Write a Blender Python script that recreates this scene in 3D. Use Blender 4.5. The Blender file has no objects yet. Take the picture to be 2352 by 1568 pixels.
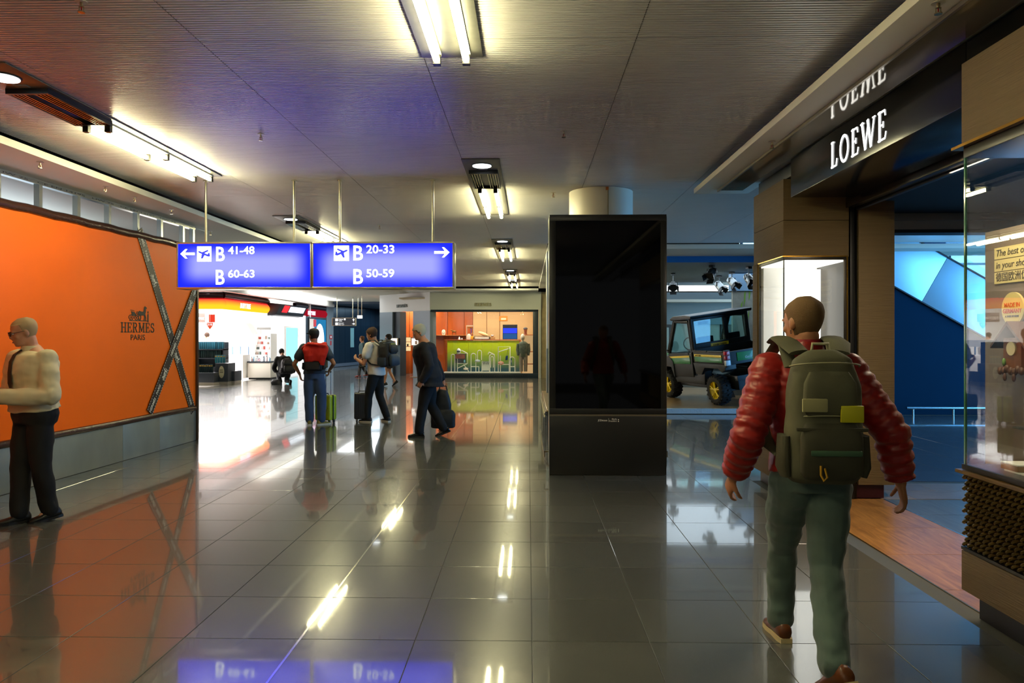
import bpy, bmesh, math, random
from mathutils import Vector, Matrix, noise, Euler
random.seed(7)
S = bpy.context.scene
C = S.collection
PI = math.pi
# ------------------------------------------------------------------ camera, world, exposure
F_PX, EYE, YAW, HORIZON = 1690.0, 1.6, math.radians(1.254), 772.0
cam_d = bpy.data.cameras.new('camera'); cam = bpy.data.objects.new('camera', cam_d); C.objects.link(cam)
cam.location = (0, 0, EYE); cam.rotation_euler = (PI/2, 0, YAW)
cam_d.sensor_width = 36; cam_d.lens = 36*F_PX/2352; cam_d.shift_y = -(784-HORIZON)/2352
cam_d.clip_start = 0.05; cam_d.clip_end = 200
S.camera = cam
S.view_settings.view_transform = 'Standard'; S.view_settings.look = 'None'
S.view_settings.gamma = 1.0; S.view_settings.use_curve_mapping = False
S.view_settings.exposure = 0.15
cy = S.cycles; cy.max_bounces = 6; cy.diffuse_bounces = 3; cy.glossy_bounces = 3; cy.transmission_bounces = 3; cy.transparent_max_bounces = 10
cy.caustics_reflective = False; cy.caustics_refractive = False; cy.use_adaptive_sampling = True; cy.adaptive_threshold = 0.12; cy.adaptive_min_samples = 16; cy.sample_clamp_indirect = 6.0
w = bpy.data.worlds.new('world'); S.world = w; w.use_nodes = True
w.node_tree.nodes['Background'].inputs[0].default_value = (0.80, 0.82, 0.85, 1)
w.node_tree.nodes['Background'].inputs[1].default_value = 0.15
def area(name, loc, size, power, color, rot=(0,0,0), size_y=None, spread=None):
    l = bpy.data.lights.new(name, 'AREA'); l.shape = 'RECTANGLE'; l.size = size; l.size_y = size_y or size
    l.energy = power; l.color = color
    if spread: l.spread = spread
    o = bpy.data.objects.new(name, l); C.objects.link(o); o.location = loc; o.rotation_euler = rot
    return o
# blue side light added out of view for the escalator hall, ceiling lighting of the shops and of the vehicle hall
area('hall_daylight', (12.9, 11.0, 2.0), 6.0, 1250, (0.16, 0.50, 1.0), rot=(0, PI/2, 0), size_y=7.0)
area('vehicle_hall_light', (4.5, 19.0, 3.18), 4.0, 100, (0.72, 0.88, 1.0), size_y=4.0)
area('duty_free_light', (-13.0, 28.0, 3.0), 5.0, 1500, (1.0, 0.98, 0.97), size_y=8.0)
area('boutique_light', (-1.6, 30.2, 3.0), 4.0, 130, (1.0, 0.87, 0.68), size_y=2.0)
area('boutique_entrance_light', (-4.6, 31.6, 2.9), 1.2, 70, (1.0, 0.82, 0.58), size_y=1.2)
area('far_hall_light', (-6.0, 33.5, 3.2), 4.0, 520, (0.92, 0.97, 1.0), size_y=6.0)
area('side_corridor_fill', (-7.4, 40.0, 3.15), 2.5, 160, (0.55, 0.8, 1.0), size_y=5.0)  # unseen fill added to brighten the dark blue corridor wall
area('display_case_light', (2.80, 3.0, 2.62), 0.5, 9, (1.0, 0.93, 0.82), size_y=2.0)
area('shop_entrance_light', (3.15, 4.9, 2.85), 0.3, 60, (1.0, 0.84, 0.62), size_y=1.6)
area('hoarding_back_fill', (-7.2, 8.5, 2.5), 1.0, 70, (0.72, 0.86, 1.0), rot=(PI, 0, 0), size_y=5.0)  # unseen upward fill added to give the soffit behind the studs a bluish light
area('far_ceiling_fill', (-9.2, 30.0, 3.0), 0.3, 90, (0.95, 0.97, 1.0), rot=(PI, 0, 0), size_y=10.0)  # upward fill added above the fascia to brighten the far white ceiling
area('window_display_light', (-1.6, 28.62, 2.5), 3.4, 45, (1.0, 0.95, 0.85), rot=(math.radians(25), 0, 0), size_y=0.2)

# ------------------------------------------------------------------ helpers
def lin(h):
    h = h.lstrip('#'); v = [int(h[i:i+2], 16)/255 for i in (0, 2, 4)]
    return tuple(((x/12.92) if x <= 0.04045 else ((x+0.055)/1.055)**2.4) for x in v)
_M = {}
def mat(name, col, rough=0.5, metal=0.0, bump=0.0, bscale=60.0, var=0.0, vscale=8.0, stretch=(1,1,1), spec=0.5, coat=0.0, rvar=0.0, trans=0.0, ior=1.45, aniso=0.0, sheen=0.0, randobj=0.0, detail=4):
    if name in _M: return _M[name]
    m = bpy.data.materials.new(name); m.use_nodes = True; nt = m.node_tree; b = nt.nodes['Principled BSDF']
    c = lin(col) if isinstance(col, str) else col
    b.inputs['Base Color'].default_value = (*c, 1); b.inputs['Roughness'].default_value = rough; b.inputs['Metallic'].default_value = metal
    b.inputs['Specular IOR Level'].default_value = spec; b.inputs['Coat Weight'].default_value = coat; b.inputs['Transmission Weight'].default_value = trans
    b.inputs['IOR'].default_value = ior; b.inputs['Sheen Weight'].default_value = sheen; b.inputs['Anisotropic'].default_value = aniso
    if bump or var or rvar:
        tc = nt.nodes.new('ShaderNodeTexCoord'); mp = nt.nodes.new('ShaderNodeMapping'); mp.inputs['Scale'].default_value = stretch
        nt.links.new(tc.outputs['Object'], mp.inputs['Vector'])
    if var or randobj:
        n = nt.nodes.new('ShaderNodeTexNoise'); n.inputs['Scale'].default_value = vscale; n.inputs['Detail'].default_value = detail
        mx = nt.nodes.new('ShaderNodeMix'); mx.data_type = 'RGBA'
        mx.inputs[6].default_value = (*[max(0, x*(1-var)) for x in c], 1); mx.inputs[7].default_value = (*[min(1, x*(1+var)) for x in c], 1)
        if var: nt.links.new(mp.outputs[0], n.inputs['Vector']); nt.links.new(n.outputs['Fac'], mx.inputs[0])
        else: mx.inputs[0].default_value = 0.5
        out = mx.outputs[2]
        if randobj:
            oi = nt.nodes.new('ShaderNodeObjectInfo'); hs = nt.nodes.new('ShaderNodeHueSaturation')
            mr = nt.nodes.new('ShaderNodeMapRange'); mr.inputs[3].default_value = 1-randobj; mr.inputs[4].default_value = 1+randobj
            nt.links.new(oi.outputs['Random'], mr.inputs[0]); nt.links.new(mr.outputs[0], hs.inputs['Value']); nt.links.new(out, hs.inputs['Color']); out = hs.outputs[0]
        nt.links.new(out, b.inputs['Base Color'])
    if rvar:
        n2 = nt.nodes.new('ShaderNodeTexNoise'); n2.inputs['Scale'].default_value = vscale*0.7; nt.links.new(mp.outputs[0], n2.inputs['Vector'])
        r2 = nt.nodes.new('ShaderNodeMapRange'); r2.inputs[3].default_value = max(0, rough-rvar); r2.inputs[4].default_value = min(1, rough+rvar)
        nt.links.new(n2.outputs['Fac'], r2.inputs[0]); nt.links.new(r2.outputs[0], b.inputs['Roughness'])
    if bump:
        nb = nt.nodes.new('ShaderNodeTexNoise'); nb.inputs['Scale'].default_value = bscale; nb.inputs['Detail'].default_value = 5
        bp = nt.nodes.new('ShaderNodeBump'); bp.inputs['Strength'].default_value = bump; bp.inputs['Distance'].default_value = 0.02
        nt.links.new(mp.outputs[0], nb.inputs['Vector']); nt.links.new(nb.outputs['Fac'], bp.inputs['Height']); nt.links.new(bp.outputs[0], b.inputs['Normal'])
    _M[name] = m
    return m
def emit(name, col, strength):
    if name in _M: return _M[name]
    m = bpy.data.materials.new(name); m.use_nodes = True; nt = m.node_tree; nt.nodes.remove(nt.nodes['Principled BSDF'])
    e = nt.nodes.new('ShaderNodeEmission'); c = lin(col) if isinstance(col, str) else col
    e.inputs[0].default_value = (*c, 1); e.inputs[1].default_value = strength
    nt.links.new(e.outputs[0], nt.nodes['Material Output'].inputs[0]); _M[name] = m
    if name not in ('fluorescent_tube', 'downlight_disc', 'showcase_glow', 'showcase_glow_side', 'case_ceiling_glow', 'white_wall_added_glow', 'daylight_glass', 'clerestory'): m.cycles.emission_sampling = 'NONE'
    return m
def clear_glass(name, tint=(1,1,1), fres=1.0, rough=0.0):
    """thin pane: mirror reflection by Fresnel over a see-through body"""
    if name in _M: return _M[name]
    m = bpy.data.materials.new(name); m.use_nodes = True; nt = m.node_tree; nt.nodes.remove(nt.nodes['Principled BSDF'])
    t = nt.nodes.new('ShaderNodeBsdfTransparent'); t.inputs[0].default_value = (*tint, 1)
    g = nt.nodes.new('ShaderNodeBsdfGlossy'); g.inputs['Roughness'].default_value = rough
    f = nt.nodes.new('ShaderNodeLayerWeight'); f.inputs[0].default_value = 0.5
    pw = nt.nodes.new('ShaderNodeMath'); pw.operation = 'POWER'; pw.inputs[1].default_value = 5.0; nt.links.new(f.outputs['Facing'], pw.inputs[0])
    mu = nt.nodes.new('ShaderNodeMath'); mu.operation = 'MULTIPLY_ADD'; mu.inputs[1].default_value = 0.96*fres; mu.inputs[2].default_value = 0.04*fres
    mx = nt.nodes.new('ShaderNodeMixShader')
    nt.links.new(pw.outputs[0], mu.inputs[0]); nt.links.new(mu.outputs[0], mx.inputs[0]); nt.links.new(t.outputs[0], mx.inputs[1]); nt.links.new(g.outputs[0], mx.inputs[2])
    nt.links.new(mx.outputs[0], nt.nodes['Material Output'].inputs[0]); _M[name] = m
    return m

class MB:
    """collects faces of one part"""
    def __init__(s): s.v = []; s.f = []
    def box(s, x0, x1, y0, y1, z0, z1):
        n = len(s.v); s.v += [(x0,y0,z0),(x1,y0,z0),(x1,y1,z0),(x0,y1,z0),(x0,y0,z1),(x1,y0,z1),(x1,y1,z1),(x0,y1,z1)]
        s.f += [tuple(n+i for i in q) for q in ((3,2,1,0),(4,5,6,7),(0,1,5,4),(1,2,6,5),(2,3,7,6),(3,0,4,7))]; return s
    def prism(s, poly, axis, a, b):
        """poly: 2d points counter-clockwise; axis x: (y,z), y: (x,z), z: (x,y)"""
        n = len(s.v); k = len(poly)
        def P(p, t): return (t, p[0], p[1]) if axis == 'x' else ((p[0], t, p[1]) if axis == 'y' else (p[0], p[1], t))
        s.v += [P(p, a) for p in poly] + [P(p, b) for p in poly]
        s.f.append(tuple(range(n+k-1, n-1, -1))); s.f.append(tuple(range(n+k, n+2*k)))
        for i in range(k): j = (i+1) % k; s.f.append((n+i, n+j, n+k+j, n+k+i))
        return s
    def tube(s, pts, r, n=8, caps=True, closed=False):
        pts = [Vector(p) for p in pts]; rs = r if isinstance(r, (list, tuple)) else [r]*len(pts); base = len(s.v); k = len(pts)
        side = None
        for i, p in enumerate(pts):
            a = pts[(i-1) % k] if (closed or i > 0) else p; b = pts[(i+1) % k] if (closed or i < k-1) else p
            t = (b-a).normalized()
            if side is None: side = t.orthogonal().normalized()
            side = (side - t*side.dot(t))
            side = side.normalized() if side.length > 1e-6 else t.orthogonal().normalized()
            up = t.cross(side)
            for j in range(n):
                an = 2*PI*j/n; q = p + (side*math.cos(an) + up*math.sin(an))*rs[i]; s.v.append(tuple(q))
        for i in range(k if closed else k-1):
            for j in range(n):
                a = base+i*n+j; b = base+i*n+(j+1) % n; c = base+((i+1) % k)*n+(j+1) % n; d = base+((i+1) % k)*n+j
                s.f.append((a, b, c, d))
        if caps and not closed:
            s.f.append(tuple(base+j for j in range(n-1, -1, -1))); s.f.append(tuple(base+(k-1)*n+j for j in range(n)))
        return s
    def lathe(s, prof, n=24, c=(0,0,0), axis='z', caps=True):
        """prof: (radius, height)"""
        b = len(s.v)
        for r, h in prof:
            for j in range(n):
                a = 2*PI*j/n; x, y = r*math.cos(a), r*math.sin(a)
                p = (x, y, h) if axis == 'z' else ((h, x, y) if axis == 'x' else (y, h, x))
                s.v.append((p[0]+c[0], p[1]+c[1], p[2]+c[2]))
        for i in range(len(prof)-1):
            for j in range(n): s.f.append((b+i*n+j, b+i*n+(j+1) % n, b+(i+1)*n+(j+1) % n, b+(i+1)*n+j))
        if caps:
            s.f.append(tuple(b+j for j in range(n-1, -1, -1))); s.f.append(tuple(b+(len(prof)-1)*n+j for j in range(n)))
        return s
    def ellipsoid(s, c, r, n=16, m=10, rot=None):
        b = len(s.v); R = rot or Matrix.Identity(3)
        for i in range(m+1):
            th = PI*i/m
            th = min(max(th, 0.02), PI-0.02)
            for j in range(n):
                a = 2*PI*j/n; q = R @ Vector((r[0]*math.sin(th)*math.cos(a), r[1]*math.sin(th)*math.sin(a), -r[2]*math.cos(th)))
                s.v.append((q.x+c[0], q.y+c[1], q.z+c[2]))
        for i in range(m):
            for j in range(n): s.f.append((b+i*n+j, b+i*n+(j+1) % n, b+(i+1)*n+(j+1) % n, b+(i+1)*n+j))
        s.f.append(tuple(b+j for j in range(n-1, -1, -1))); s.f.append(tuple(b+m*n+j for j in range(n)))
        return s
    def loft(s, secs, n=20, side=(1,0,0), power=2.0):
        """secs: (center, half_width, half_depth); ellipse rings with the width along side"""
        b = len(s.v); k = len(secs); cs = [Vector(q[0]) for q in secs]; side0 = Vector(side)
        for i, q in enumerate(secs):
            a = cs[max(i-1, 0)]; d = cs[min(i+1, k-1)]; t = (d-a).normalized()
            sd = side0 - t*side0.dot(t); sd = sd.normalized() if sd.length > 1e-4 else t.orthogonal().normalized(); up = t.cross(sd)
            for j in range(n):
                an = 2*PI*j/n; ca, sa = math.cos(an), math.sin(an)
                ca = math.copysign(abs(ca)**(2/power), ca); sa = math.copysign(abs(sa)**(2/power), sa)
                s.v.append(tuple(cs[i] + sd*(q[1]*ca) + up*(q[2]*sa)))
        for i in range(k-1):
            for j in range(n): s.f.append((b+i*n+j, b+i*n+(j+1) % n, b+(i+1)*n+(j+1) % n, b+(i+1)*n+j))
        s.f.append(tuple(b+j for j in range(n-1, -1, -1))); s.f.append(tuple(b+(k-1)*n+j for j in range(n)))
        return s
    def ring(s, outer, inner, axis, a, b):
        """frame: rect outer (u0,u1,v0,v1) minus rect inner, extruded along axis from a to b"""
        u0,u1,v0,v1 = outer; p0,p1,q0,q1 = inner
        for (x0,x1,y0,y1) in ((u0,u1,q1,v1),(u0,u1,v0,q0),(u0,p0,q0,q1),(p1,u1,q0,q1)):
            if x1-x0 < 1e-6 or y1-y0 < 1e-6: continue
            if axis == 'y': s.box(x0,x1,a,b,y0,y1)
            elif axis == 'x': s.box(a,b,x0,x1,y0,y1)
            else: s.box(x0,x1,y0,y1,a,b)
        return s
    def mesh(s, name):
        me = bpy.data.meshes.new(name); me.from_pydata(s.v, [], s.f); me.validate(); me.update(); return me
    def build(s, name, m, parent=None, smooth=False, bevel=0.0, seg=2, loc=None, rot=None, angle=0.6):
        me = s.mesh(name)
        if bevel:
            bm = bmesh.new(); bm.from_mesh(me)
            ed = [e for e in bm.edges if len(e.link_faces) == 2 and e.calc_face_angle(0) > 0.5]
            bmesh.ops.bevel(bm, geom=ed, offset=bevel, segments=seg, affect='EDGES', profile=0.6, clamp_overlap=True)
            bm.to_mesh(me); bm.free()
        o = link(name, me, m, parent)
        if smooth or bevel: shade(me, angle if not (smooth is True) else 1.2)
        if loc is not None: o.location = loc
        if rot is not None: o.rotation_euler = rot
        return o
def shade(me, angle=0.6):
    for p in me.polygons: p.use_smooth = True
    try: me.set_sharp_from_angle(angle=angle)
    except Exception: pass
def link(name, me, m=None, parent=None):
    o = bpy.data.objects.new(name, me); C.objects.link(o)
    if m is not None and me is not None and not me.materials: me.materials.append(m)
    if parent is not None: o.parent = parent
    return o
def tag(o, label, cat, group=None):
    o['label'] = label; o['category'] = cat
    if group: o['group'] = group
    return o
def thing(name, label, cat, loc=(0,0,0), rz=0.0, group=None):
    o = bpy.data.objects.new(name, None); C.objects.link(o); o.location = loc; o.rotation_euler = (0,0,rz); o.empty_display_size = 0.1
    return tag(o, label, cat, group)
def struct(o, label=None, cat=None):
    o['kind'] = 'structure'
    if label: o['label'] = label
    if cat: o['category'] = cat
    return o
def root_struct(name, label, loc=(0,0,0), rz=0.0):
    o = bpy.data.objects.new(name, None); C.objects.link(o); o.location = loc; o.rotation_euler = (0,0,rz); o.empty_display_size = 0.1
    return struct(o, label)
def copy_tree(o, parent=None):
    c = o.copy(); C.objects.link(c); c.parent = parent
    for ch in list(o.children): copy_tree(ch, c)
    return c
_DG = None
def text(body, size, m, parent=None, loc=(0,0,0), rot=(PI/2,0,0), ext=0.002, align='LEFT', bold=0.0, sx=1.0, name='lettering', shear=0.0, space=1.0, mesh_only=False):
    cu = bpy.data.curves.new('text', 'FONT'); cu.body = body; cu.size = size; cu.extrude = ext; cu.align_x = align; cu.offset = bold; cu.shear = shear; cu.space_character = space
    cu.resolution_u = 3
    t = bpy.data.objects.new('text', cu); C.objects.link(t)
    dg = bpy.context.evaluated_depsgraph_get(); me = bpy.data.meshes.new_from_object(t.evaluated_get(dg))
    bpy.data.objects.remove(t); bpy.data.curves.remove(cu)
    if sx != 1.0: me.transform(Matrix.Diagonal((sx, 1, 1, 1)))
    me.name = name
    if mesh_only: return me
    me.materials.clear()
    o = link(name, me, m, parent); o.location = loc; o.rotation_euler = rot
    return o
def text_box(body, x0, x1, z0, z1, y, m, parent, ext=0.003, bold=0.0, name='lettering', shear=0.0, fit=True):
    """text fitted into the rectangle x0..x1, z0..z1 of a plane at y facing -y"""
    me = text(body, 1.0, m, ext=0.0, bold=bold, shear=shear, mesh_only=True)
    xs = [v.co.x for v in me.vertices]; ys = [v.co.y for v in me.vertices]
    if not xs: return None
    ax, bx, ay, by = min(xs), max(xs), min(ys), max(ys); kx = (x1-x0)/(bx-ax); ky = (z1-z0)/(by-ay)
    bm = bmesh.new(); bm.from_mesh(me)
    for v in bm.verts: v.co = Vector(((v.co.x-ax)*kx + x0, y, (v.co.y-ay)*ky + z0))
    r = bmesh.ops.extrude_face_region(bm, geom=list(bm.faces))
    for g in r['geom']:
        if isinstance(g, bmesh.types.BMVert): g.co.y -= ext
    bm.normal_update(); bmesh.ops.recalc_face_normals(bm, faces=list(bm.faces))
    bm.to_mesh(me); bm.free(); me.materials.clear(); me.name = name
    return link(name, me, m, parent)
CT, ST = math.cos(YAW), math.sin(YAW)
def at(px, d):
    """ground coordinates of image column px at depth d"""
    xc = (px-1176)*d/F_PX
    return (xc*CT - d*ST, xc*ST + d*CT)
def zz(py, d): return EYE + (HORIZON-py)*d/F_PX
def dep(py, z): return F_PX*(EYE-z)/(py-HORIZON)
def proj(x, y, z):
    d = -x*ST + y*CT; xc = x*CT + y*ST
    if d < 0.05: return None
    return 1176 + F_PX*xc/d, HORIZON - F_PX*(z-EYE)/d, d
# ------------------------------------------------------------------ materials of the setting
def granite():
    m = mat('dark_granite', '#565752', rough=0.09, var=0.45, vscale=420.0, spec=0.5, randobj=0.10, detail=2)
    nt = m.node_tree; b = nt.nodes['Principled BSDF']
    tc = nt.nodes.new('ShaderNodeTexCoord'); n = nt.nodes.new('ShaderNodeTexNoise'); n.inputs['Scale'].default_value = 3.0
    r = nt.nodes.new('ShaderNodeMapRange'); r.inputs[3].default_value = 0.025; r.inputs[4].default_value = 0.06
    nt.links.new(tc.outputs['Object'], n.inputs['Vector']); nt.links.new(n.outputs['Fac'], r.inputs[0]); nt.links.new(r.outputs[0], b.inputs['Coat Roughness'])
    b.inputs['Roughness'].default_value = 0.24; b.inputs['Coat Weight'].default_value = 0.75
    return m
M_TILE = granite()
M_GROUT = mat('grout', '#55554e', rough=0.6)
M_STEELSTRIP = mat('steel_strip', '#c9c6ba', rough=0.18, metal=1.0)
M_CEIL = mat('ribbed_ceiling_metal', '#e4e1da', rough=0.36, metal=0.15, var=0.06, vscale=3.0)
M_VOID = mat('dark_void', '#0c0c0c', rough=0.9)
M_CREAM = mat('cream_paint', '#d9d5c4', rough=0.55, bump=0.02, bscale=200)
M_WHITE = mat('white_paint', '#e6e7e4', rough=0.5)
M_GREYWALL = mat('grey_wall', '#8c9297', rough=0.55, var=0.05, vscale=2.0)
M_BLACKGLOSS = mat('black_gloss', '#0b0b0a', rough=0.16)
M_BLACK = mat('black_satin', '#111110', rough=0.42)
M_TAN = mat('board_marked_tan', '#6f5c3e', rough=0.62, var=0.16, vscale=6.0, stretch=(0.25,0.25,6), bump=0.35, bscale=22.0)
def plank_wood(name, c1, c2, stretch, rough=0.28, rand=0.12):
    m = mat(name, c1, rough=rough); nt = m.node_tree; b = nt.nodes['Principled BSDF']
    tc = nt.nodes.new('ShaderNodeTexCoord'); oi = nt.nodes.new('ShaderNodeObjectInfo'); mp = nt.nodes.new('ShaderNodeMapping'); mp.inputs['Scale'].default_value = stretch
    ad = nt.nodes.new('ShaderNodeVectorMath'); ad.operation = 'ADD'
    ml = nt.nodes.new('ShaderNodeVectorMath'); ml.operation = 'SCALE'; ml.inputs[3].default_value = 17.0
    cb = nt.nodes.new('ShaderNodeCombineXYZ')
    for i in range(3): nt.links.new(oi.outputs['Random'], cb.inputs[i])
    nt.links.new(cb.outputs[0], ml.inputs[0]); nt.links.new(tc.outputs['Object'], mp.inputs[0]); nt.links.new(mp.outputs[0], ad.inputs[0]); nt.links.new(ml.outputs[0], ad.inputs[1])
    n = nt.nodes.new('ShaderNodeTexNoise'); n.inputs['Scale'].default_value = 2.2; n.inputs['Detail'].default_value = 8; n.inputs['Distortion'].default_value = 1.4; n.inputs['Roughness'].default_value = 0.65
    rp = nt.nodes.new('ShaderNodeValToRGB'); rp.color_ramp.elements[0].position = 0.3; rp.color_ramp.elements[1].position = 0.72
    rp.color_ramp.elements[0].color = (*lin(c2), 1); rp.color_ramp.elements[1].color = (*lin(c1), 1)
    hs = nt.nodes.new('ShaderNodeHueSaturation'); mr = nt.nodes.new('ShaderNodeMapRange'); mr.inputs[3].default_value = 1-rand; mr.inputs[4].default_value = 1+rand
    nt.links.new(oi.outputs['Random'], mr.inputs[0]); nt.links.new(mr.outputs[0], hs.inputs['Value'])
    nt.links.new(ad.outputs[0], n.inputs['Vector']); nt.links.new(n.outputs['Fac'], rp.inputs[0]); nt.links.new(rp.outputs[0], hs.inputs['Color']); nt.links.new(hs.outputs[0], b.inputs['Base Color'])
    return m
M_WOODTILE = plank_wood('honey_wood_tile', '#c88c48', '#7f4f22', (7, 0.9, 1))
M_GREYWOOD = plank_wood('grey_wood_tile', '#6d6c60', '#4c4b43', (7, 0.9, 1))
M_PALEWOOD = plank_wood('pale_wood_tile', '#a38d76', '#7a6856', (1.2, 8, 1))

# ------------------------------------------------------------------ floor
floor = struct(MB().box(-14, 14, -8, 46, -0.12, -0.004).build('floor', M_GROUT), 'dark grey polished stone tile floor of the concourse')
TX, TY = 0.615, 0.62
tile_me = None
def tile_mesh(w, l, name='tile', bev=0.0012):
    m = MB().box(-w/2, w/2, -l/2, l/2, -0.02, 0.0).mesh(name)
    bm = bmesh.new(); bm.from_mesh(m)
    bmesh.ops.delete(bm, geom=[f for f in bm.faces if f.normal.z < -0.5], context='FACES_ONLY')
    ed = [e for e in bm.edges if all(v.co.z > -0.001 for v in e.verts)]
    bmesh.ops.bevel(bm, geom=ed, offset=bev, segments=1, affect='EDGES'); bm.to_mesh(m); bm.free()
    return m
tile_me = tile_mesh(TX-0.004, TY-0.004); tile_me.materials.append(M_TILE)
cells = []
for i in range(-18, 22):
    for j in range(-12, 68):
        x, y = 0.02 + TX*(i+0.5), 3.865 + TY*(j+0.5)
        if x > 2.63 and y < 8.14: continue
        if x < -5.6 and y < 11.0: continue
        if x < -10.2 and y > 24.0: continue
        if y > 36 and x > -5: continue
        if y > 29 and x > -3.6: continue
        if y > 15.2 and 2.6 < x: continue
        seen = False; near = 99
        for (dx, dy) in ((0,0),(-.3,-.3),(.3,-.3),(-.3,.3),(.3,.3)):
            p = proj(x+dx, y+dy, 0)
            if p and -5 < p[0] < 2357 and p[1] < 1575: seen = True; near = min(near, p[2])
        cells.append((near if seen else 900+y, x, y))
cells.sort()
rest = MB()
for k, (d, x, y) in enumerate(cells):
    if k < 300 and d < 500:
        o = link('tile', tile_me, None, floor); o.location = (x, y, 0)
    else:
        n = len(rest.v); a, b = TX/2-0.003, TY/2-0.003
        rest.v += [(x-a,y-b,-0.02),(x+a,y-b,-0.02),(x+a,y+b,-0.02),(x-a,y+b,-0.02),(x-a,y-b,0),(x+a,y-b,0),(x+a,y+b,0),(x-a,y+b,0)]
        rest.f += [(n+4,n+5,n+6,n+7),(n,n+1,n+5,n+4),(n+1,n+2,n+6,n+5),(n+2,n+3,n+7,n+6),(n+3,n,n+4,n+7)]
far_tiles = rest.build('tile', M_TILE, floor); far_tiles['kind'] = 'stuff'
MB().box(-1.212, -1.200, -4, 28, -0.004, 0.0012).build('metal_strip', M_STEELSTRIP, floor)
MB().box(-5.1, 2.6, 8.822, 8.827, -0.004, 0.0006).build('metal_strip', mat('joint_strip', '#8d8c82', rough=0.5), floor)
# wooden threshold of the shop
wt = tile_mesh(0.87-0.004, 0.76-0.004); wt.materials.append(M_WOODTILE)
for k in range(8):
    o = link('wood_tile', wt, None, floor); o.location = (3.055, 2.0+0.76*k+0.04, 0)
gt = tile_mesh(0.78-0.004, 0.62-0.004); gt.materials.append(M_GREYWOOD)
for i in range(4):
    for k in range(6):
        o = link('wood_tile', gt, None, floor); o.location = (3.50+0.78*(i+0.5), 3.58+0.62*(k+0.5), 0)
pt = tile_mesh(1.2-0.004, 0.39-0.004); pt.materials.append(M_PALEWOOD)
for i in range(4):
    for k in range(2):
        o = link('wood_tile', pt, None, floor); o.location = (2.62+1.2*(i+0.5)+(0.4 if k else 0), 7.31+0.39*(k+0.5)+0.01, 0)
MB().box(3.49, 3.50, 2, 7.31, -0.004, 0.001).build('metal_strip', M_STEELSTRIP, floor)
MB().box(2.612, 2.622, 2, 7.31, -0.004, 0.001).build('metal_strip', mat('brass_strip', '#9a7434', rough=0.25, metal=1.0), floor)

# ------------------------------------------------------------------ ceiling
CZ = 3.44
ceiling = struct(MB().box(-14, 16, -8, 46, 4.6, 4.8).build('ceiling', M_VOID), 'ribbed grey metal ceiling of the concourse')
PITCH, NR = 0.0314, 80
prof = []
for k in range(NR):
    y = k*PITCH
    prof += [(y, 0.0), (y+0.0190, 0.0), (y+0.0205, 0.012), (y+0.0298, 0.012)]
prof.append((NR*PITCH-0.004, 0.0))
pan = MB()
for (y, z) in prof: pan.v += [(0.002, y, z), (0.998, y, z)]
for k in range(len(prof)-1): pan.f.append((2*k, 2*k+2, 2*k+3, 2*k+1))
pan_me = pan.mesh('ceiling_panel'); pan_me.materials.append(M_CEIL)
LEN = NR*PITCH; Y0 = 14.6-8*LEN
EDGES = [-4.75, -3.41, -2.05, -0.69, 0.67, 2.15]
for k in range(13):
    y = Y0+k*LEN; ed = list(EDGES)
    if k >= 8: ed = ed[:-2]+[0.39]
    elif k >= 5: ed = ed[:-1]+[2.0, 3.35, 4.7, 6.05, 7.4, 8.75, 10.1]
    for a, b in zip(ed[:-1], ed[1:]):
        o = link('ceiling_panel', pan_me, None, ceiling); o.location = (a, y, CZ); o.scale = (b-a, 1, 1)

# soffits around the ribbed field
t = struct(MB().box(1.98, 2.62, -6, 8.84, 3.30, 3.36).build('trim_1', M_CREAM, bevel=0.004), 'cream plaster soffit above the black shop fascia')
MB().box(2.2, 2.49, -6, 8.6, 3.292, 3.2995).build('soffit_plate', mat('polished_soffit', '#a89f8b', rough=0.07, metal=0.35), t)
MB().box(2.195, 2.212, -6, 8.6, 3.275, 3.2995).build('track', mat('alu_track', '#a49a86', rough=0.3, metal=1.0), t)
struct(MB().box(-9.9, -4.64, -6, 36, 3.30, 3.37).build('trim_2', M_CREAM, bevel=0.004), 'cream soffit above the orange hoarding')
struct(MB().box(-4.64, 0.38, 27.2, 36, 3.30, 3.37).build('trim_3', M_WHITE, bevel=0.004), 'white soffit above the far boutique')
struct(MB().box(0.39, 12, 14.62, 16.0, 3.33, 3.42).build('trim_4', M_CREAM, bevel=0.004), 'cream soffit edge in front of the vehicle hall')
struct(MB().box(0.39, 2.0, 16.0, 26.6, 3.33, 3.42).build('trim_5', M_CREAM, bevel=0.004), 'cream soffit strip behind the black kiosk')
struct(MB().box(-9.85, -9.6, 22.0, 36.3, 3.04, 3.30).build('trim_6', M_WHITE, bevel=0.004), 'white bulkhead over the duty free fascia')
# walls that close the concourse
struct(MB().box(-10.1, -9.9, -6, 18.0, 0, 4.0).build('wall_left', M_GREYWALL), 'grey wall behind the hoarding')
struct(MB().box(-10.4, -4, 45, 45.2, 0, 3.6).build('wall_far', mat('far_wall', '#1d2b3a', rough=0.5)), 'dark wall at the end of the side corridor')
struct(MB().box(-9.9, -4.95, 36.0, 45.0, 3.2, 3.3).build('trim_7', mat('dark_ceiling', '#46576b', rough=0.5)), 'dark blue ceiling of the side corridor')
struct(MB().box(13.2, 13.4, -6, 26, 0, 4.4).build('wall_right', M_GREYWALL), 'grey wall behind the escalator hall')
struct(MB().box(-10.4, 14, 38, 38.2, 3.3, 4.6).build('wall_upper', M_VOID), 'dark void above the far shops')

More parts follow.
